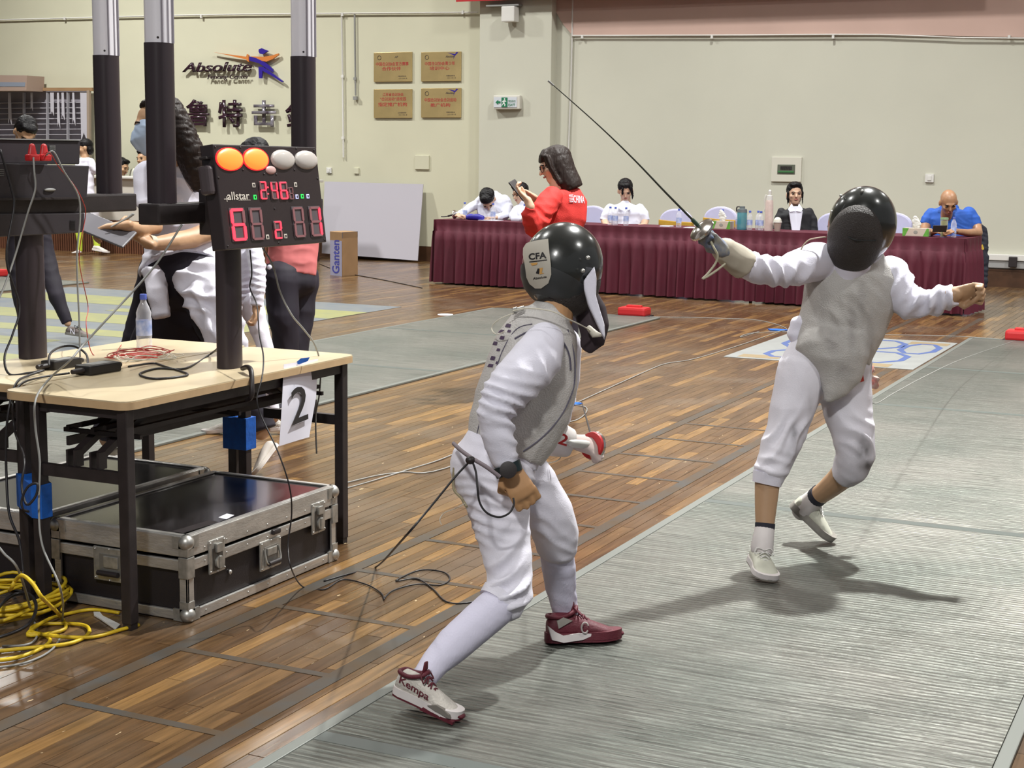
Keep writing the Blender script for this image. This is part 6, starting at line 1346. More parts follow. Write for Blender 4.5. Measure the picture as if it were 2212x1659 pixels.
fist_prims(b_, at(318, 524, D_-.37), nrm(-RT+UP*.5), UP+RT*.3, 1, 1.2, .7); fist_prims(b_, at(268, 486, D_-.5), nrm(-RT-UP*.15), -UP, -1, 1.15, .8)
legs = [px(D_, [(350, 585, 50, .8, .1), (325, 680, 46, .9, .2), (285, 800, 38, 1, .3), (248, 905, 38, 1, .36), (238, 945, 42, 1, .38)]), px(D_, [(425, 590, 52, .8, -.05), (455, 680, 46, .9, -.05), (505, 790, 40, 1, 0), (550, 890, 36, 1, 0), (563, 930, 36, 1, 0)])]
for a in legs: b_.loft([(p, x*.6, y_*.6) for p, x, y_ in a], n=10, cap=(2, 2))
b_.blob('body', SKIN, root, vox=.008, it=3)
m_ = MB(); m_.loft(px(D_, [(a, q, c_, .66) for a, q, c_ in tor]), n=20, cap=(2, 1)); m_.loft(a1, n=14, cap=(2, 1)); m_.loft(a2, n=14, cap=(2, 1))
m_.blob('shirt', WHITE, root, vox=.010, it=4, amp=.006, freq=7, wr=[(at(385, 470, D_-.2), .2, RT*.3+UP, .010, .07)])
m_ = MB(); m_.loft(px(D_, [(388, 545, 74, .68), (390, 580, 88, .7), (394, 610, 92, .72)]), n=18, cap=(2, 2)); m_.loft(px(D_, [(392, 600, 78, .6), (382, 680, 78, .5, .06), (368, 750, 88, .42, .12), (366, 775, 90, .4, .13)]), n=18, cap=(2, 1))
for a in legs: m_.loft(a, n=16, cap=(2, 1))
m_.blob('trousers', NAVY, root, vox=.010, it=3, amp=.005, freq=7)
m_ = MB(); m_.loft(px(D_, [(390, 545, 80, .72), (392, 575, 92, .74), (392, 588, 90, .74, -.03)]), n=20, cap=(2, 1))
m_.loft(px(D_, [(425, 580, 60, .5, -.14), (452, 635, 56, .5, -.20), (478, 700, 48, .5, -.22), (494, 750, 44, .5, -.22), (506, 800, 40, .5, -.2)]), n=16, cap=(1, 2))
m_.loft(px(D_, [(330, 580, 28, .5, -.10), (340, 630, 24, .5, -.16), (350, 688, 20, .5, -.18)]), n=14, cap=(1, 1))
m_.blob('tied_white_jacket', WHITE2, root, vox=.010, it=3, amp=.008, freq=8, wr=[(at(420, 600, D_-.25), .22, RT*.2+UP, .014, .07), (at(455, 700, D_-.3), .2, RT*.7+UP*.4, .016, .08)])
m_ = MB(); m_.loft(px(D_, [(322, 522, 14.5, 1, -.355), (332, 524, 15, 1, -.335)]), n=14); m_.build('wrist_band', mat('band_cream', (.55, .47, .36), .6), root, sm=60)
hm = MB(); g = lambda a, b2, c_: C+(r*a+f*b2+u*c_)*k
hm.ell(g(0, -.052, .045), (.084, .090, .080), (r, f, u)); hm.loft([(g(0, -.07, .06), .088, .07), (g(0, -.10, -.04), .10, .075), (g(0, -.13, -.14), .10, .07), (g(0, -.14, -.25), .075, .05), (g(0, -.14, -.30), .03, .03)], side=r, n=16, cap=(2, 2)); hm.ell(g(0, .01, .100), (.064, .050, .026), (r, f, u))
hm.blob('hair', HAIRB, root, vox=.008, it=2, amp=.006, freq=45)
face(root, C, r, f, u, k)
m_ = MB(); m_.loft([(g(0, .035, -.012), .075, .066), (g(0, .045, -.055), .070, .074), (g(0, .038, -.095), .045, .055)], side=r, n=18, cap=(2, 2)); m_.loft([(g(0, .10, -.02), .02, .014), (g(0, .112, -.055), .024, .018), (g(0, .09, -.09), .02, .02)], side=r, n=12, cap=(2, 2))
m_.blob('face_mask', mat('mask_blue', (.42, .52, .68), .8), root, vox=.006, it=3, amp=.0015, freq=25)
# feet: bare ankle and white trainer (right), dark shoe (left)
shoe(root, at(600, 962, D_+.02), at(548, 1030, D_-.08), nrm(UP*.6-RT*.75-FW*.2), 1.2, mat('trainer_cream', (.68, .62, .56), .7), mat('trainer_cream', (.68, .62, .56), .7), SOLEW, vox=.007)
shoe(root, at(262, 990, D_+.4), at(185, 992, D_+.25), UP, 1.1, SHOEG, SOLEW, vox=.008)
t = thing('tablet', at(240, 495, D_-.5), 'dark tablet held flat in both hands of the referee', 'tablet')
tx = nrm(at(262, 510, D_-.5)-at(190, 480, D_-.5)); MB().box(at(228, 497, D_-.52), (.235, .15, .012), (tx, nrm(FW*.75+UP*.55-tx*((FW*.75+UP*.55)@tx)), nrm(np.cross(tx, nrm(FW*.75+UP*.55-tx*((FW*.75+UP*.55)@tx)))))).build('tablet_body', mat('tablet_grey', (.13, .125, .14), .35), t, bevel=.008)
t = thing('pen', at(275, 468, D_-.55), 'thin grey pen held above the tablet', 'pen'); MB().loft([(at(240, 490, D_-.55), .003, .003), (at(278, 470, D_-.5), .006, .006), (at(287, 463, D_-.5), .007, .007)], n=8, cap=(2, 2)).build('pen_body', CABLEG, t, sm=60)
# far fencer with yellow green socks
D_ = 22.9
cx = fl(185, 548); root = person(cx, 'distant fencer with yellow green socks in front of the counter')
C = at(183, 321, D_); r, f, u = dirs((-1, .2), -.3, (0, 1)); k = 1.15
b_ = MB(); head_prims(b_, C, r, f, u, k); tor = [(184, 338, 7), (184, 344, 17), (184, 375, 19), (186, 410, 18), (188, 432, 19)]
b_.loft([(C, .05, .05), (at(184, 340, D_), .06, .06)], n=10, cap=(2, 2)); b_.loft(px(D_, [(a, q, c_*.8, .6) for a, q, c_ in tor]), n=14, cap=(2, 2))
arm = px(D_, [(196, 350, 9, 1, -.05), (206, 368, 9, 1, -.05), (224, 376, 7, 1, -.05)]); arm2 = px(D_, [(174, 350, 9, 1, -.05), (166, 372, 8, 1, -.1), (160, 392, 7, 1, -.1)])
for a in (arm, arm2): b_.loft([(p, x*.7, y_*.7) for p, x, y_ in a], n=10, cap=(2, 2))
fist_prims(b_, at(226, 377, D_-.05), RT, -UP, 1); fist_prims(b_, at(160, 392, D_-.1), -UP, RT, 1)
l1 = px(D_, [(180, 430, 13), (173, 470, 11), (172, 500, 8), (171, 535, 5)]); l2 = px(D_, [(196, 430, 13), (203, 462, 11), (206, 500, 8), (209, 535, 5)])
for a in (l1, l2): b_.loft([(p, x*.7, y_*.7) for p, x, y_ in a], n=10, cap=(2, 2))
b_.blob('body', SKIN, root, vox=.013, it=2)
m_ = MB(); m_.loft(px(D_, [(a, q, c_, .64) for a, q, c_ in tor]), n=16, cap=(2, 2)); m_.loft(arm, n=10, cap=(2, 1)); m_.loft(arm2, n=10, cap=(2, 1)); m_.blob('jacket', WHITE, root, vox=.014, it=3, amp=.008, freq=8)
m_ = MB(); m_.loft(px(D_, [(186, 425, 19, .62), (188, 440, 20, .62)]), n=12, cap=(2, 2)); m_.loft(l1[:2]+px(D_, [(172, 482, 10)]), n=12, cap=(2, 1)); m_.loft(l2[:2]+px(D_, [(204, 482, 10)]), n=12, cap=(2, 1)); m_.blob('breeches', WHITE2, root, vox=.014, it=3, amp=.006, freq=8)
YG = mat('lime_sock', (.58, .72, .06), .8)
for a in ([(172, 478, 9.5), (171, 500, 9), (172, 520, 6), (173, 540, 5.2)], [(204, 478, 9.5), (206, 500, 9.5), (209, 520, 7.5), (210, 538, 6.5)]): MB().loft(px(D_, a), n=12, cap=(1, 2)).build('sock', YG, root, sm=60)
shoe(root, at(176, 545, D_), at(155, 547, D_-.1), UP, 1.0, SHOEW, SOLEW, vox=.011); shoe(root, at(200, 540, D_), at(236, 547, D_-.1), UP, 1.0, SHOEW, SOLEW, vox=.011)
hm = MB(); hair_cap(hm, C, r, f, u, k); hm.blob('hair', HAIR, root, vox=.012, it=2, amp=.006, freq=40)
# two children behind the counter
def child(x, y, hk, D_, label, top, dirsv, hairf=True):
    C = at(x, y, D_); root = person(V(C[0], C[1], 0), label); r, f, u = dirs(*dirsv); k = hk/F*D_/.23
    b_ = MB(); head_prims(b_, C, r, f, u, k); b_.loft([(C-u*.05*k, .05*k, .05*k), (C-u*.17*k, .055*k, .055*k)], side=r, n=10, cap=(2, 2))
    tor = [(C-V(0, 0, .15)*k, .06, .05), (C-V(0, 0, .2)*k, .15, .08), (C-V(0, 0, .4), .17, .10), (C-V(0, 0, .65), .15, .10), (C-V(0, 0, .75), .15, .10)]
    b_.loft([(p, a*.85, q*.85) for p, a, q in tor], n=14, cap=(2, 2)); z0 = C[2]-.75
    for s_ in (-1, 1):
        h = C+RT*.08*s_; b_.loft([(V(h[0], h[1], z0+.05), .07, .07), (V(h[0], h[1], .1), .04, .04)], n=10, cap=(2, 2)); sh2 = C+RT*.19*s_-V(0, 0, .22); b_.loft([(sh2, .045, .045), (sh2+RT*.04*s_-V(0, 0, .28), .04, .04), (sh2-FW*.15-V(0, 0, .42), .03, .03)], n=10, cap=(2, 2)); fist_prims(b_, sh2-FW*.15-V(0, 0, .42), -FW, V(0, 0, -1), s_, .8)
    b_.blob('body', SKIN, root, vox=.013, it=2)
    m_ = MB(); m_.loft(tor, n=16, cap=(2, 2))
    for s_ in (-1, 1): sh2 = C+RT*.17*s_-V(0, 0, .2); m_.loft([(sh2, .065, .065), (sh2+RT*.05*s_-V(0, 0, .26), .055, .055)], n=10, cap=(2, 1))
    m_.blob('shirt', top, root, vox=.014, it=3)
    m_ = MB()
    for s_ in (-1, 1): h = C+RT*.08*s_; m_.loft([(V(h[0], h[1], z0+.1), .09, .09), (V(h[0], h[1], .06), .06, .06)], n=12, cap=(2, 1)); m_.ell(V(h[0], h[1], .04)-FW*.06, (.05, .11, .045), (RT, nrm(V(-FW[0], -FW[1], 0)), V(0, 0, 1)))
    m_.blob('trousers', NAVY, root, vox=.016, it=2)
    hm = MB(); hair_cap(hm, C, r, f, u, k, low=.02); hm.blob('hair', HAIR, root, vox=.011, it=2); face(root, C, r, f, u, k); return root, C, r, f, u, k
child(312, 344, 42, 24.15, 'smiling boy with cropped hair in a white shirt behind the counter', SHOEG, ((-.5, .1), -.8, (0, 1)))
child(262, 362, 40, 24.1, 'child with dark hair half hidden behind the black column at the counter', BLAZ, ((.8, .3), -.3, (0, 1)))
# ================================================================= LEFT FENCER (seen from behind)
D_ = 4.45; K = D_/F
root = thing('person', (-1.85, 3.9, 0), 'left fencer seen from behind in grey lame vest, maroon shoes and black mask', 'person')
arm_n = px(D_, [(1176, 738, 44, 1, -.06), (1162, 772, 55, 1, -.12), (1122, 818, 56, 1, -.17), (1084, 858, 47, 1, -.20), (1069, 895, 40, 1, -.21), (1077, 945, 36, 1, -.20), (1090, 990, 31, 1, -.19), (1096, 1008, 28, 1, -.19)])
arm_f = px(D_, [(1215, 745, 42, 1, .14), (1215, 820, 38, 1, .24), (1200, 900, 34, 1, .30), (1180, 925, 34, 1, .32)])
torso = [(1192, 672, 36, .9), (1180, 696, 70, .72), (1160, 745, 88, .70), (1146, 815, 102, .68), (1128, 880, 106, .66), (1106, 935, 98, .66), (1090, 975, 84, .70)]
thigh_n = px(D_, [(1062, 1005, 84, .9), (1070, 1045, 84, .88, -.01), (1078, 1100, 68, 1, -.03), (1092, 1180, 55, 1, -.06), (1102, 1235, 51, 1, -.08), (1102, 1280, 52, 1, -.10), (1086, 1300, 50, 1, -.11), (1074, 1312, 44, 1, -.12)])
thigh_f = px(D_, [(1108, 1010, 72, .9, .10), (1150, 1055, 60, 1, .14), (1186, 1112, 54, 1, .18), (1203, 1160, 50, 1, .22), (1202, 1184, 46, 1, .24), (1196, 1200, 39, 1, .25)])
sock_n = px(D_, [(1090, 1296, 42, 1, -.11), (1062, 1320, 43, 1, -.13), (1025, 1352, 42, 1, -.16), (978, 1394, 40, 1, -.20), (940, 1432, 32, 1, -.24), (918, 1462, 28, 1, -.27), (906, 1486, 28, 1, -.28)])
sock_f = px(D_, [(1200, 1180, 37, 1, .24), (1207, 1225, 37, 1, .27), (1212, 1275, 33, 1, .31), (1220, 1310, 29, 1, .34), (1226, 1340, 30, 1, .355)])
C = at(1208, 572, D_+.02); r, f, u = dirs((.72, .42), .42, (-.05, 1)); kk = .9
body = MB(); head_prims(body, C, r, f, u, kk, ear=False)
body.loft(px(D_, [(1205, 610, 36), (1205, 650, 36, .95), (1198, 690, 40, .9)]), n=14, cap=(2, 2))
body.loft(px(D_, [(a, b, c_*.8, q*.8) for a, b, c_, q in torso]), n=18, cap=(2, 2))
for a in (arm_n, arm_f, thigh_n, thigh_f, sock_n, sock_f): body.loft([(p, x*.72, y_*.72) for p, x, y_ in a], n=12, cap=(2, 2))
fist_prims(body, at(1100, 1012, D_-.19), nrm(RT*.55-UP*.95), FW*.9-RT*.2+UP*.2, -1, 1.08, 1.25)
body.loft(px(D_, [(1097, 1000, 22, 1, -.19), (1103, 1022, 22, .85, -.19)]), n=12, cap=(2, 2))
GH = at(1262, 962, D_+.34)
fist_prims(body, at(1240, 952, D_+.34), nrm(RT*.95-UP*.3), nrm(FW*.6-UP*.6), 1, .78, 1.5)
body.blob('body', mat('skin_tan_arm', (.52, .29, .14), .5, var=.1, vscale=14), root, vox=.0042, it=3)
jk = MB(); jk.loft(px(D_, [(a, b, c_*.955, q*.955) for a, b, c_, q in torso]+[(1084, 1000, 80, .7)]), n=20, cap=(1, 1)); jk.loft(arm_n, n=18, cap=(2, 1)); jk.loft(arm_f, n=16, cap=(2, 1))
jk.blob('jacket', WHITE, root, vox=.0075, it=4, amp=.0025, freq=9, wr=[
    (at(1092, 870, D_-.2), .085, RT*.35+UP*1.0, .0085, .030), (at(1085, 950, D_-.2), .085, RT*.25+UP, .0075, .032), (at(1150, 800, D_-.2), .10, RT*.8+UP*.25, .005, .05), (at(1100, 1000, D_-.2), .05, UP, .004, .02)])
lm = MB(); lm.loft(px(D_, [(a, b, c_+2, q) for a, b, c_, q in torso]), n=22, cap=(1, 1))
lm.loft(px(D_, [(1190, 655, 36, .95), (1188, 668, 40, .95), (1186, 690, 52, .9)]), n=18, cap=(1, 1))
lm.loft(px(D_, [(1132, 975, 20, .6, .02), (1128, 1000, 34, .7, .05), (1125, 1035, 30, .7, .06)]), n=14, cap=(2, 2))
lo = lm.blob('lame_vest', LAME, root, vox=.007, it=3, amp=.0022, freq=8, wr=[(at(1195, 900, D_-.2), .13, RT*.9-UP*.45, .0055, .055), (at(1090, 720, D_-.2), .10, RT*.8+UP*.5, .004, .04), (at(1050, 930, D_-.2), .10, RT*.4+UP, .004, .05)])
# seams and print
def on(D0, x, y, dz=0.0): return at(x, y, D0+dz)
SEAM = mat('seam_dark', (.10, .09, .13), .7)
MB().tube([surf(lo, x, y, .001) for x, y in ((1226, 712), (1240, 770), (1240, 830), (1222, 880), (1195, 920), (1165, 950), (1130, 975))], .0022, n=5).build('vest_seam', SEAM, lo, sm=60)
MB().tube([surf(lo, x, y, .002) for x, y in ((1232, 800), (1228, 765), (1212, 735), (1180, 716), (1145, 716), (1112, 732))], .0026, n=5).build('armhole_piping', SEAM, lo, sm=60)
MB().tube([surf(lo, x, y, .001) for x, y in ((1150, 700), (1115, 712), (1085, 760), (1062, 830), (1040, 900), (1028, 950))], .0016, n=5).build('vest_seam', SEAM, lo, sm=60)
NP = mat('name_print', (.07, .04, .09), .7)
for (x, y, w, h) in ((1098, 704, 14, 9), (1082, 716, 16, 8), (1100, 716, 9, 7), (1085, 730, 12, 9), (1070, 742, 11, 9), (1077, 756, 9, 7), (1065, 774, 12, 10), (1060, 790, 14, 8), (1074, 784, 7, 7)):
    patch('name_print', lo, [(x-w*.5, y+h*.3), (x-w*.2, y-h*.5), (x+w*.5, y-h*.35), (x+w*.3, y+h*.45)], NP)
# back zip pull / clip at the collar
MB().box(on(D_, 1122, 668, -.06), (.03, .008, .014), (nrm(RT+UP*.3), FW, UP)).box(on(D_, 1112, 671, -.06), (.014, .01, .02), (nrm(RT+UP*.3), FW, UP)).build('collar_clip', ZINC, lo, bevel=.002)
MB().tube([on(D_, x, y, d) for x, y, d in ((1108, 672, -.07), (1140, 666, -.10), (1190, 672, -.12), (1225, 688, -.10), (1262, 706, -.04), (1276, 716, -.0))], .0022, n=6).build('mask_wire', CABLEW, root, sm=60)
MB().tube([on(D_, x, y, d) for x, y, d in ((1110, 676, -.07), (1078, 690, -.06), (1062, 708, -.04), (1072, 722, -.07), (1090, 716, -.1))], .0016, n=5).build('mask_wire', CABLEW, root, sm=60)
MB().loft([(on(D_, 1272, 708, .0), .008, .006), (on(D_, 1284, 722, .0), .012, .008), (on(D_, 1298, 724, .0), .005, .004)], n=10, cap=(2, 2)).build('mask_clip', CABLEW, root, sm=60)
br = MB(); br.loft(px(D_, [(1074, 968, 78, .8), (1068, 990, 92, .86), (1064, 1015, 95, .9, .01)]), n=20, cap=(2, 2)); br.loft(thigh_n, n=20, cap=(2, 1)); br.loft(thigh_f, n=18, cap=(2, 1))
br.blob('breeches', WHITE2, root, vox=.0075, it=4, amp=.003, freq=8, wr=[
    (at(1055, 1060, D_-.12), .12, RT*.25+UP, .0085, .030), (at(1095, 1270, D_-.15), .075, RT*-.5+UP*.9, .013, .045), (at(1200, 1170, D_+.12), .09, RT*.35+UP, .010, .045), (at(1110, 1180, D_-.15), .09, RT*-.6+UP, .006, .06), (at(1170, 1080, D_), .10, RT*.5+UP*.9, .007, .05)])
MB().loft(px(D_, [(1086, 1288, 49, 1, -.105), (1074, 1304, 46, 1, -.115)]), n=20, cap=(1, 1)).build('knee_band', WHITE2, root, sm=60)
so = MB().loft(sock_n, n=20, cap=(1, 2)).blob('sock', SOCK, root, vox=.006, it=3, amp=.0008, freq=20)
MB().tube([at(1090, 1304, D_-.15)]+[at(1046+44*sin(a)*.99, 1318-26*cos(a), D_-.14-.055*sin(a*1)) for a in (1.2, .6, 0)][:0]+[at(1052, 1296, D_-.155), at(1066, 1326, D_-.18), at(1088, 1346, D_-.15)], .0010, n=5).build('sock_seam', SEAM, so, sm=60)
MB().loft(sock_f, n=20, cap=(1, 2)).blob('sock', SOCK, root, vox=.006, it=3, amp=.0015, freq=22)
# shoes
P_t = fl(996, 1558, .016); P_h = at(852, 1494, 4.16)
so_, g, _ = shoe(root, P_h, P_t, nrm(UP*.80+RT*.52-FW*.35), .92, SHOEW, SOLEW, WINE, WINE, toecap=WINE, collar=WINE, vox=.0045, zk=1.35)
f_, s_, u_, L_, w_ = _
side = -1 if (s_@FW) > 0 else 1
def gpx(a, b_, c_):
    p = g(a, b_, c_)-CAMP; d = p@FW; return CX+F*(p@RT)/d, CY-F*(p@UP)/d
q0 = gpx(.10, side*.8, .13); q1 = gpx(.56, side*.9, .085); q2 = gpx(.10, side*.7, .235)
ptext('shoe_lettering', 'Kempa', so_, q0[0], q0[1], (q1[0]-q0[0], q1[1]-q0[1]), ((q2[0]-q0[0])*.8, (q2[1]-q0[1])*.8), WINE, off=.02)
MB().prism([g(a, side*1.02, b)+s_*side*.004 for a, b in ((.58, .07), (.70, .11), (.80, .10), (.90, .07), (.92, .04), (.7, .05))], -s_*side*.012).build('mud_guard', mat('guard_grey', (.20, .18, .16), .8), so_)
MB().prism([g(a, side*1.0, b)+s_*side*.003 for a, b in ((.48, -.005), (.52, .03), (.8, .02), (.97, .02), (.97, -.01))], -s_*side*.012).build('sole_wrap', WINE, so_)
P_h = fl(1178, 1388, .016)+V(0, 0, .004); P_t = fl(1342, 1380, .014)+V(0, 0, .002)
so_, g, _ = shoe(root, P_h, P_t, UP, 1.0, WINE, WINE, WINE, WINE, toecap=WINE, collar=WINE, vox=.0045, zk=1.35)
f_, s_, u_, L_, w_ = _; side = -1 if (s_@FW) > 0 else 1
MB().prism([g(a, side*.86, b)+s_*side*.005 for a, b in ((.0, .16), (.10, .10), (.2, .065), (.4, .085), (.62, .07), (.45, .02), (.2, .0), (.05, .03))], -s_*side*.014).build('white_flash', SOLEW, so_)
MB().prism([g(a, side*.70, b)+s_*side*.006 for a, b in ((.14, .13), (.12, .20), (.2, .235), (.32, .20))], -s_*side*.014).build('grey_panel', GREYSOLE, so_)
MB().tube([g(.47+.045*cos(a), side*.80, .135+.05*sin(a))+s_*side*.012 for a in [2*pi*i/12*.85+.4 for i in range(13)]], .0028, n=5, res=1).build('round_logo', mat('logo_grey', (.42, .38, .36), .6), so_, sm=60)
# watch
m_ = MB(); m_.loft(px(D_, [(1093, 1003, 32, .95, -.19), (1101, 1024, 30, .9, -.19)]), n=22); w_o = m_.build('watch_strap', mat('watch_teal', (.008, .022, .026), .35, var=.3, vscale=20), root, sm=50)
MB().cyl(at(1098, 1015, D_-.235), at(1098, 1015, D_-.252), .024, n=24).build('watch_case', BLACK, w_o, sm=40, bevel=.002)
# mask
mo = MB().ell(C+f*.012+u*.004, (.109, .122, .130), (r, f, u), n=36, m_=22).blob('mask_shell', MASKB, root, vox=.006, it=5)
Cs = C+f*.012-u*.004; MB().loft([(Cs-u*.046, .103, .116), (Cs-u*.072, .094, .105), (Cs-u*.096, .076, .086), (Cs-u*.112, .054, .062)], side=r, n=36).build('back_band', mat('rubber_grey', (.030, .032, .034), .5), mo, sm=50)
MB().ell(C+f*.045-u*.03, (.094, .100, .115), (r, f, u), n=30, m_=18).build('mask_mesh', MASKM, mo, sm=180)
# strap plate with print
pl = [(1137, 532), (1148, 527), (1170, 522), (1186, 520), (1188, 545), (1191, 570), (1192, 592), (1186, 610), (1172, 620), (1160, 620), (1149, 611), (1143, 598), (1140, 575), (1136, 552)]
def mp_(x, y):
    c_ = C+f*.012+u*.012; d = nrm(ray(x, y)); oc = CAMP-c_; R_ = .129; b2 = oc@d; disc = b2*b2-(oc@oc-R_*R_); return CAMP+d*(-b2-sqrt(max(disc, 0)))
po = patch('strap_plate', mo, pl, mat('plate_cream', (.50, .465, .40), .5), lift=.010, step=6)
ptext('print', 'CFA', po, 1143, 562, (38, -4), (-1, -14), INK, off=.03)
patch('print_line', po, [(1144, 565), (1182, 560.5), (1182, 562.5), (1144, 567)], INK)
OR_ = mat('print_orange', (.62, .34, .10), .6)
patch('print_patch', po, [(1146, 569), (1162, 567), (1160, 572), (1150, 574)], OR_)
patch('print_patch', po, [(1166, 579), (1173, 578), (1171, 589), (1176, 590), (1166, 593)], OR_)
patch('print_patch', po, [(1158, 590), (1162, 580), (1166, 580), (1165, 592)], INK)
ptext('print', 'Absolute', po, 1152, 604, (29, -4), (0, -5), INK, off=.02)
for x, y in ((1270, 557), (1259, 585)): MB().ell(mp_(x, y)-FW*.002, (.007, .006, .004), (RT, UP, FW)).build('rivet', ZINC, mo, sm=180)
# bib: dark inside, white edge
m_ = MB(); m_.loft(px(D_, [(1262, 640, 30, .7, .06), (1275, 672, 36, .7, .06), (1283, 705, 34, .6, .05), (1280, 735, 28, .5, .05), (1265, 752, 18, .4, .05)]), side=RT, n=18, cap=(2, 2)); m_.blob('bib', mat('bib_dark', (.035, .022, .028), .8), mo, vox=.006, it=3)
m_ = MB(); m_.prism([at(x, y, D_-.07) for x, y in ((1284, 575), (1289, 600), (1288, 640), (1296, 668), (1306, 700), (1308, 735), (1300, 720), (1286, 690), (1272, 660), (1262, 625), (1261, 606))], FW*.05-FW*.0); m_.blob('bib_edge', WHITE, mo, vox=.004, it=3)
# glove and foil in the far hand
m_ = MB(); m_.loft(px(D_, [(1176, 935, 42, 1, .30), (1205, 948, 40, 1, .32), (1236, 957, 31, 1, .33)]), n=18, cap=(1, 1)); go = m_.blob('glove_cuff', mat('glove_white', (.62, .58, .56), .8, var=.08), root, vox=.006, it=2, amp=.003, freq=18)
text('glove_print', '2', go, at(1203, 958, D_+.12), nrm(RT-UP*.3), nrm(UP+RT*.3), .030, .034, REDP, off=.02)
hm = MB(); fist_prims(hm, at(1236, 953, D_+.335), nrm(RT*.95-UP*.3), nrm(FW*.6-UP*.6), 1, .98, 1.45); hm.blob('glove', mat('glove_hand', (.55, .45, .42), .8), root, vox=.005, it=2)
t = thing('fencing_foil', at(1283, 962, D_+.34), 'foil with a red padded guard in the far hand of the left fencer', 'foil')
Gc = at(1283, 963, D_+.36); bd = nrm(RT*.62+FW*.75-UP*.1)
MB().loft([(Gc-bd*.008, .045, .045), (Gc, .047, .047), (Gc+bd*.01, .03, .03)], side=UP, n=24).build('guard', STEEL, t, sm=50)
MB().loft([(Gc-bd*.016, .042, .042), (Gc-bd*.008, .044, .044)], side=UP, n=24).build('guard_pad', REDP, t, sm=50)
MB().loft([(Gc-bd*.016, .014, .014), (Gc-bd*.10, .013, .013), (Gc-bd*.12, .010, .010)], side=UP, n=12, cap=(1, 2)).build('grip', mat('grip_white', (.6, .6, .57), .5), t, sm=60)
bl = MB(); e_ = fl(1650, 1005, .45); bd2 = nrm(FW+V(0, 0, .145)); bl.loft([(Gc+bd2*.0, .0035, .0035), (Gc+bd2*.5, .0028, .0028), (Gc+bd2*.88, .0018, .0018)], side=UP, n=6); bl.build('blade', CABLEB, t, sm=60)
# belt cord, body wire, floor cord
cable('body_cord', [at(1020, 992, D_-.24), at(985, 1028, D_-.24), at(930, 1095, D_-.28), at(870, 1165, D_-.30), fl(812, 1225, .004), fl(760, 1238, .004), fl(700, 1255, .004)], .0032, CABLEB, 'black body cord from the waist of the left fencer down to the floor')
MB().tube([at(x, y, D_+d) for x, y, d in ((1020, 996, -.25), (1028, 1020, -.27), (1031, 1050, -.29), (1036, 1085, -.29), (1052, 1108, -.29), (1078, 1117, -.28), (1100, 1108, -.27), (1110, 1090, -.26), (1109, 1076, -.25))], .003, n=7).build('body_wire', CABLEB, root, sm=60)
MB().tube([at(x, y, D_+d) for x, y, d in ((980, 958, -.08), (995, 972, -.18), (1020, 990, -.24), (1050, 1008, -.27), (1080, 1030, -.27))], .006, n=7).build('waist_strap', mat('strap_grey', (.22, .18, .20), .7), root, sm=60)
MB().ell(at(1016, 994, D_-.25), (.014, .012, .012), (RT, UP, FW)).build('strap_clip', BLACK, root, sm=60)
MB().tube([at(x, y, D_+d) for x, y, d in ((981, 1010, -.04), (980, 1055, -.05), (998, 1078, -.12), (1008, 1095, -.16))], .004, n=6).build('loose_strap', mat('strap_tan', (.28, .24, .15), .7), root, sm=60)
MB().tube([at(x, y, D_+d) for x, y, d in ((1004, 1088, -.16), (985, 1098, -.14), (960, 1108, -.1), (950, 1122, -.1), (954, 1134, -.1))], .0014, n=5).build('loose_thread', CABLEW, root, sm=60)
MB().tube([at(x, y, D_+d) for x, y, d in ((1156, 1002, .1), (1190, 999, .2), (1208, 992, .3), (1213, 980, .33))], .0018, n=5).build('body_wire', CABLEW, root, sm=60)
# ================================================================= RIGHT FENCER (facing the camera)
D_ = 5.70; K = D_/F
root = thing('person', (-1.45, 5.6, 0), 'right fencer facing the camera in grey lame vest, black mask and bare shins', 'person')
torso = [(1862, 540, 50, .8), (1852, 562, 84, .68), (1846, 592, 102, .62), (1836, 640, 100, .62), (1822, 690, 94, .62), (1806, 735, 88, .64), (1796, 765, 84, .66)]
arm_r = px(D_, [(1768, 562, 46, .9, -.04), (1728, 577, 40, 1, -.10), (1690, 588, 34, 1, -.16), (1650, 584, 33, 1, -.22), (1615, 574, 31, 1, -.27), (1600, 566, 30, 1, -.29)])
arm_l = px(D_, [(1922, 590, 42, .9, 0), (1940, 628, 42, 1, -.02), (1966, 658, 36, 1, -.04), (2010, 653, 31, 1, -.08), (2044, 643, 28, 1, -.12), (2062, 636, 26, 1, -.14)])
leg_l = px(D_, [(1752, 765, 52, .9), (1734, 800, 55, .95, -.01), (1718, 860, 51, 1, -.03), (1702, 925, 46, 1, -.06), (1682, 975, 42, 1, -.08), (1666, 1015, 38, 1, -.10), (1658, 1045, 30, 1, -.10)])
leg_r = px(D_, [(1830, 780, 54, .9, .05), (1824, 830, 58, .95, .06), (1832, 890, 53, 1, .06), (1845, 945, 46, 1, .04), (1848, 985, 42, 1, .05), (1838, 1012, 40, 1, .08), (1822, 1028, 32, 1, .12)])
shin_l = px(D_, [(1664, 1000, 30, 1, -.09), (1657, 1050, 27, 1, -.10), (1654, 1100, 23.5, 1, -.11), (1652, 1140, 20, 1, -.12), (1648, 1175, 20, 1, -.13)])
shin_r = px(D_, [(1838, 1004, 30, 1, .08), (1812, 1036, 27, 1, .16), (1786, 1058, 23, 1, .22), (1762, 1076, 20, 1, .28), (1745, 1092, 20, 1, .32)])
C = at(1856, 492, D_-.10); r, f, u = dirs((-.30, .52), -.80, (.25, 1)); kk = .92
body = MB(); head_prims(body, C, r, f, u, kk, ear=False); body.loft([(C-u*.04, .05, .05), (at(1862, 560, D_), .06, .06)], side=r, n=12, cap=(2, 2))
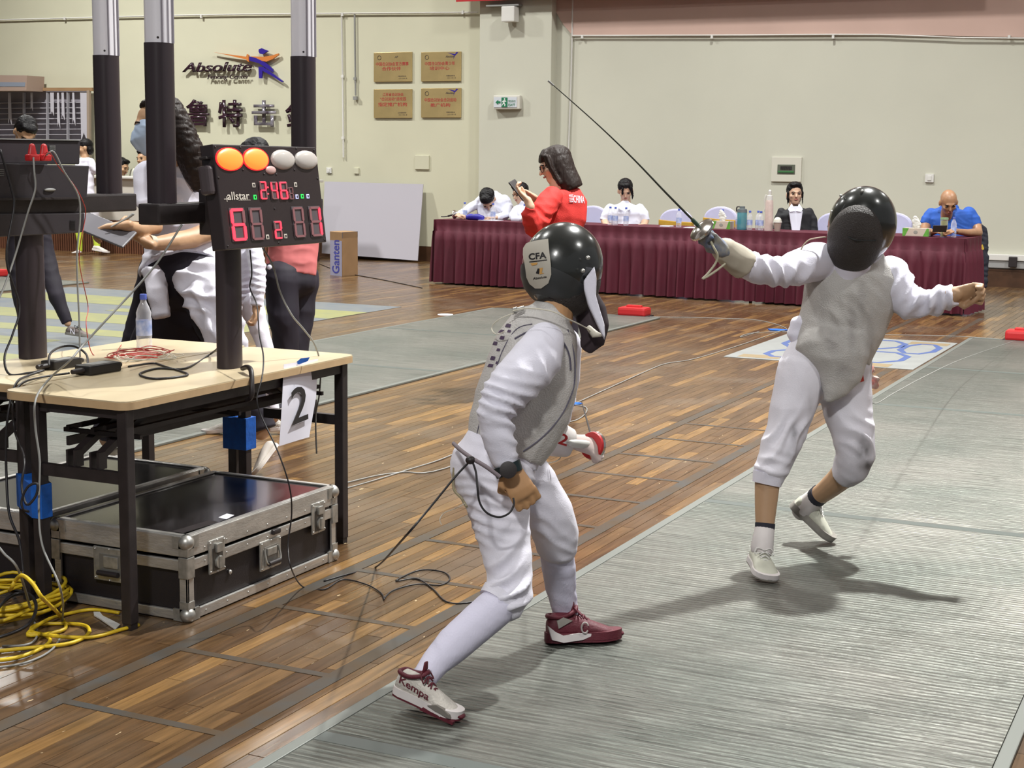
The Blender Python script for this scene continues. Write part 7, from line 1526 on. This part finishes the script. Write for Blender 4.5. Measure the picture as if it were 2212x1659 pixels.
body.loft(px(D_, [(a, b, c_*.8, q*.8) for a, b, c_, q in torso]), n=18, cap=(2, 2))
for a in (arm_r, arm_l, leg_l, leg_r): body.loft([(p, x*.7, y_*.7) for p, x, y_ in a], n=12, cap=(2, 2))
body.loft(shin_l, n=16, cap=(2, 2)); body.loft(shin_r, n=16, cap=(2, 2))
fist_prims(body, at(2056, 637, D_-.14), nrm(RT+UP*.15), nrm(-FW*.75-UP*.5), 1, 1.05, 1.35)
body.loft(px(D_, [(2048, 640, 19, 1, -.13), (2064, 636, 18, .9, -.14)]), n=12, cap=(2, 2))
hand_r = at(1560, 536, D_-.33); body.loft(px(D_, [(1590, 560, 20, 1, -.29), (1556, 532, 18, 1, -.34)]), n=12, cap=(2, 2))
body.blob('body', mat('skin_leg', (.50, .31, .18), .5, var=.06, vscale=10), root, vox=.0045, it=3)
jk = MB(); jk.loft(px(D_, [(a, b, c_*.955, q*.955) for a, b, c_, q in torso]+[(1790, 772, 84, .66)]), n=20, cap=(1, 1)); jk.loft(px(D_, [(1730, 700, 24, .8), (1722, 725, 24, .8), (1728, 745, 16, .8)]), n=12, cap=(2, 2)); jk.loft(arm_r, n=18, cap=(2, 1)); jk.loft(arm_l, n=18, cap=(2, 1))
jk.blob('jacket', WHITE, root, vox=.0085, it=4, amp=.003, freq=8, wr=[(at(1660, 590, D_-.25), .12, RT+UP*.5, .011, .05), (at(1720, 590, D_-.2), .09, RT-UP*.3, .008, .06), (at(1970, 650, D_-.1), .12, RT*.9-UP*.6, .012, .045), (at(2030, 650, D_-.15), .09, RT-UP*.2, .008, .04)])
lm = MB(); lm.loft(px(D_, [(a, b, c_+2, q) for a, b, c_, q in torso]), n=24, cap=(1, 1))
lm.loft(px(D_, [(1802, 740, 88, .5, -.05), (1812, 780, 66, .5, -.075), (1812, 815, 48, .5, -.08), (1800, 845, 28, .5, -.085), (1788, 866, 10, .5, -.09)]), n=18, cap=(2, 2))
lm.loft(px(D_, [(1850, 545, 62, .85, -.02), (1845, 575, 70, .8, -.035), (1843, 598, 62, .6, -.05)]), n=20, cap=(1, 2))
lo = lm.blob('lame_vest', LAME2, root, vox=.008, it=3, amp=.003, freq=7, wr=[(at(1800, 720, D_-.2), .17, RT*-.75+UP*-.5, .0045, .055), (at(1880, 660, D_-.2), .14, RT*.9+UP*.6, .004, .05), (at(1755, 620, D_-.15), .10, RT*.9+UP*.5, .003, .05)])
stain(lo, [(1840, 700, 10, 50, .5), (1800, 740, 20, 30, .45), (1862, 650, 12, 40, .4), (1780, 650, 14, 50, .35), (1880, 720, 9, 50, .4), (1760, 580, 12, 40, .3), (1820, 800, 22, 20, .4), (1725, 640, 12, 50, .35)])
br = MB(); br.loft(px(D_, [(1793, 755, 84, .68), (1788, 785, 92, .68, .01), (1786, 815, 86, .66, .02)]), n=20, cap=(2, 2)); br.loft(leg_l, n=20, cap=(2, 1)); br.loft(leg_r, n=20, cap=(2, 1))
bo = br.blob('breeches', DIRTY, root, vox=.0085, it=4, amp=.003, freq=7, wr=[(at(1695, 940, D_-.15), .12, RT*.6-UP*.5, .009, .07), (at(1665, 1015, D_-.15), .06, RT*.2+UP, .008, .035), (at(1840, 960, D_-.05), .12, RT*.6+UP*.7, .008, .06), (at(1760, 800, D_-.1), .12, RT*.7+UP*.3, .006, .06)])
MB().loft(px(D_, [(1661, 1022, 35, 1, -.10), (1656, 1046, 31.5, 1, -.10)]), n=20, cap=(1, 1)).build('knee_band', WHITE2, bo, sm=60)
stain(bo, [(1866, 975, 15, 26, .9), (1872, 1005, 16, 18, .8), (1716, 935, 8, 26, .6), (1712, 985, 18, 22, .35), (1750, 880, 8, 30, .3), (1790, 900, 12, 30, .25)])
patch('hip_patch', bo, [(1851, 808), (1863, 801), (1866, 823), (1855, 826)], REDP)
BLK = mat('sock_band', (.022, .022, .035), .8)
for sh2, pts in ((0, [(1653, 1130, 22, 1, -.118), (1652, 1142, 21.5, 1, -.12)]), (1, [(1772, 1067, 22.5, 1, .255), (1763, 1075, 22, 1, .28)])): MB().loft(px(D_, pts), n=18).build('sock_band', BLK, root, sm=60)
for pts in ([(1652, 1142, 21.5, 1, -.12), (1649, 1160, 23, 1, -.13), (1646, 1185, 25, 1, -.14)], [(1763, 1075, 22, 1, .28), (1750, 1086, 23, 1, .31), (1735, 1100, 25, 1, .33)]): MB().loft(px(D_, pts), n=18, cap=(1, 2)).build('sock', SOLEW, root, sm=60)
P_t = fl(1662, 1258, .02); P_h = at(1630, 1205, D_+.05)
dd = nrm(V(P_t[0]-P_h[0], P_t[1]-P_h[1], 0)); 
P_h = at(1628, 1208, float((P_t-CAMP)@FW)+.17); so_, g, _ = shoe(root, P_h, P_t, nrm(V(-.05, .3, 1)), 1.45, SHOEG, SOLEW, GREYSOLE, WHITEP, vox=.0045, zk=1.35)
P_t = fl(1796, 1172, .016); P_h = at(1706, 1092, 6.03)
so_, g, _ = shoe(root, P_h, P_t, nrm(UP*.75+RT*.62-FW*.3), 1.15, SHOEG, GREYSOLE, GREYSOLE, WHITEP, vox=.0045, zk=1.35)
# mask
mo = MB(); mo.ell(C-f*.0+u*.012+RT*.008, (.124, .118, .148), (r, f, u), n=36, m_=22); mo.ell(C+f*.035-u*.015, (.108, .09, .140), (r, f, u), n=32, m_=20); mo = mo.blob('mask_shell', MASKB, root, vox=.007, it=6)
MB().ell(C+f*.070-u*.012-RT*.004, (.100, .074, .138), (r, f, u), n=36, m_=20).build('mask_mesh', MASKM, mo, sm=180)
MB().tube([C+f*.115+u*.0+r*x*.085+u*(-.012+.0*x) for x in (-1, -.5, 0, .5, 1)][:0]+[C+f*(.150-.03*abs(x))+r*x*.07+u*(.025) for x in (-1, -.5, 0, .5, 1)], .0025, n=5).build('mesh_crease', MASKB, mo, sm=60)
for a, b in ((.108, .05), (.108, -.01), (.09, .12), (.02, .155)): MB().ell(C+r*a+u*b+f*.02, (.006, .006, .006)).build('rivet', ZINC, mo, sm=180)
m_ = MB(); m_.loft([(C-u*.07+f*.03, .085, .08), (C-u*.13+f*.045, .082, .075), (C-u*.17+f*.06, .06, .06)], side=r, n=20, cap=(2, 2)); bo = m_.blob('bib', WHITE, mo, vox=.007, it=3)
MB().prism([at(x, y, D_-.14) for x, y in ((1884, 548), (1900, 537), (1912, 522), (1913, 508), (1898, 528), (1884, 540))], FW*.05).build('bib_stripe', REDP, bo, bevel=.006)
MB().prism([at(x, y, D_-.12) for x, y in ((1878, 545), (1895, 528), (1914, 500), (1917, 528), (1905, 556), (1888, 572))], FW*.06).build('bib_side', WHITE, bo, bevel=.01)
MB().tube([at(x, y, D_-.12) for x, y in ((1785, 512), (1765, 514), (1745, 520), (1730, 540), (1727, 565))], .0028, n=6).build('mask_wire', mat('wire_tan', (.35, .28, .2), .6), root, sm=60)
# glove, foil
m_ = MB(); m_.loft(px(D_, [(1608, 572, 34, 1, -.28), (1585, 556, 32, 1, -.31), (1562, 538, 27, 1, -.335), (1552, 530, 22, 1, -.34)]), n=20, cap=(1, 1)); go = m_.blob('glove_cuff', mat('glove_beige', (.52, .47, .38), .85, var=.15, vscale=14), root, vox=.006, it=2, amp=.003, freq=18)
hd = D_-.36; Wp = at(1563, 541, hd)
hm = MB(); bdir = nrm(at(1512, 492, hd-.02)-at(1552, 532, hd)); fist_prims(hm, Wp, bdir, nrm(-FW*.5-UP*.7-RT*.3), -1, .86, 1.3); hm.loft([(at(1562, 541, hd), .028, .025), (at(1544, 525, hd), .029, .024)], n=14, cap=(2, 2))
hm.blob('glove', mat('glove_blue', (.06, .11, .26), .75, col2=(.40, .37, .28), vscale=22), root, vox=.005, it=2)
t = thing('fencing_foil', at(1517, 497, hd), 'foil held up by the right fencer, silver round guard and bending blade', 'foil')
Gc = at(1516, 496, hd-.03); gd = nrm(-RT*.68+UP*.62-FW*.42)
MB().loft([(Gc-gd*.004, .049, .049), (Gc+gd*.003, .048, .048), (Gc+gd*.010, .030, .030), (Gc+gd*.013, .010, .010)], side=UP, n=30).build('guard', STEEL, t, sm=50)
MB().loft([(Gc-gd*.012, .040, .040), (Gc-gd*.004, .043, .043)], side=UP, n=30).build('guard_pad', mat('pad_grey', (.35, .33, .32), .7), t, sm=50)
MB().loft([(at(1528, 505, hd), .022, .022), (at(1550, 532, hd), .024, .022)], side=UP, n=16, cap=(1, 2)).build('grip', mat('grip_slate', (.13, .18, .26), .6), t, sm=60)
tip = at(1186, 176, hd-.12); g0 = at(1514, 493, hd-.015)
bp_ = [g0, at(1440, 418, hd-.04), at(1370, 345, hd-.06), at(1290, 268, hd-.09), tip]
MB().tube(bp_, lambda k: .0044-.0029*k, n=8, res=8).build('blade', mat('blade_dark', (.05, .055, .045), .35, metal=.7), t, sm=60)
MB().cyl(g0, at(1495, 474, hd-.02), .0075, n=10).build('blade_insulation', mat('insul_green', (.02, .05, .03), .5), t, sm=60)
MB().cyl(tip-nrm(bp_[3]-tip)*-.02, tip+nrm(tip-bp_[3])*.004, .0035, n=8).build('tip', CABLEG, t, sm=60)
MB().tube([at(x, y, hd+d) for x, y, d in ((1536, 522, -.03), (1542, 535, -.05), (1550, 552, -.04), (1546, 568, -.03), (1530, 590, -.03), (1518, 602, -.03), (1530, 596, -.03), (1548, 584, -.02), (1566, 570, .0))], .0042, n=7).build('body_wire', mat('wire_clear', (.5, .47, .34), .4), t, sm=60)
cable('body_cord', [at(1868, 850, D_+.16), at(1890, 872, D_+.3), at(1930, 850, 6.6), at(2000, 812, 8.0), at(2080, 775, 10.2), fl(2192, 736, .05)], .0022, CABLEG, 'thin grey cord from the back of the right fencer to the right reel')
t = MB().ell(at(1884, 825, D_+.25), (.03, .022, .03)).ell(at(1880, 800, D_+.25), (.015, .02, .02)).blob('cord_clip', mat('clip_clear', (.6, .55, .48), .4, col2=(.5, .1, .08), vscale=40), None, vox=.004, it=1, amp=.008, freq=40); tag(t, 'clear plug hanging behind the hip of the right fencer', 'plug')
for o in list(COL.objects):
    if o.type == 'MESH' and o.parent is None and 'label' not in o and 'kind' not in o: o['kind'] = 'structure'
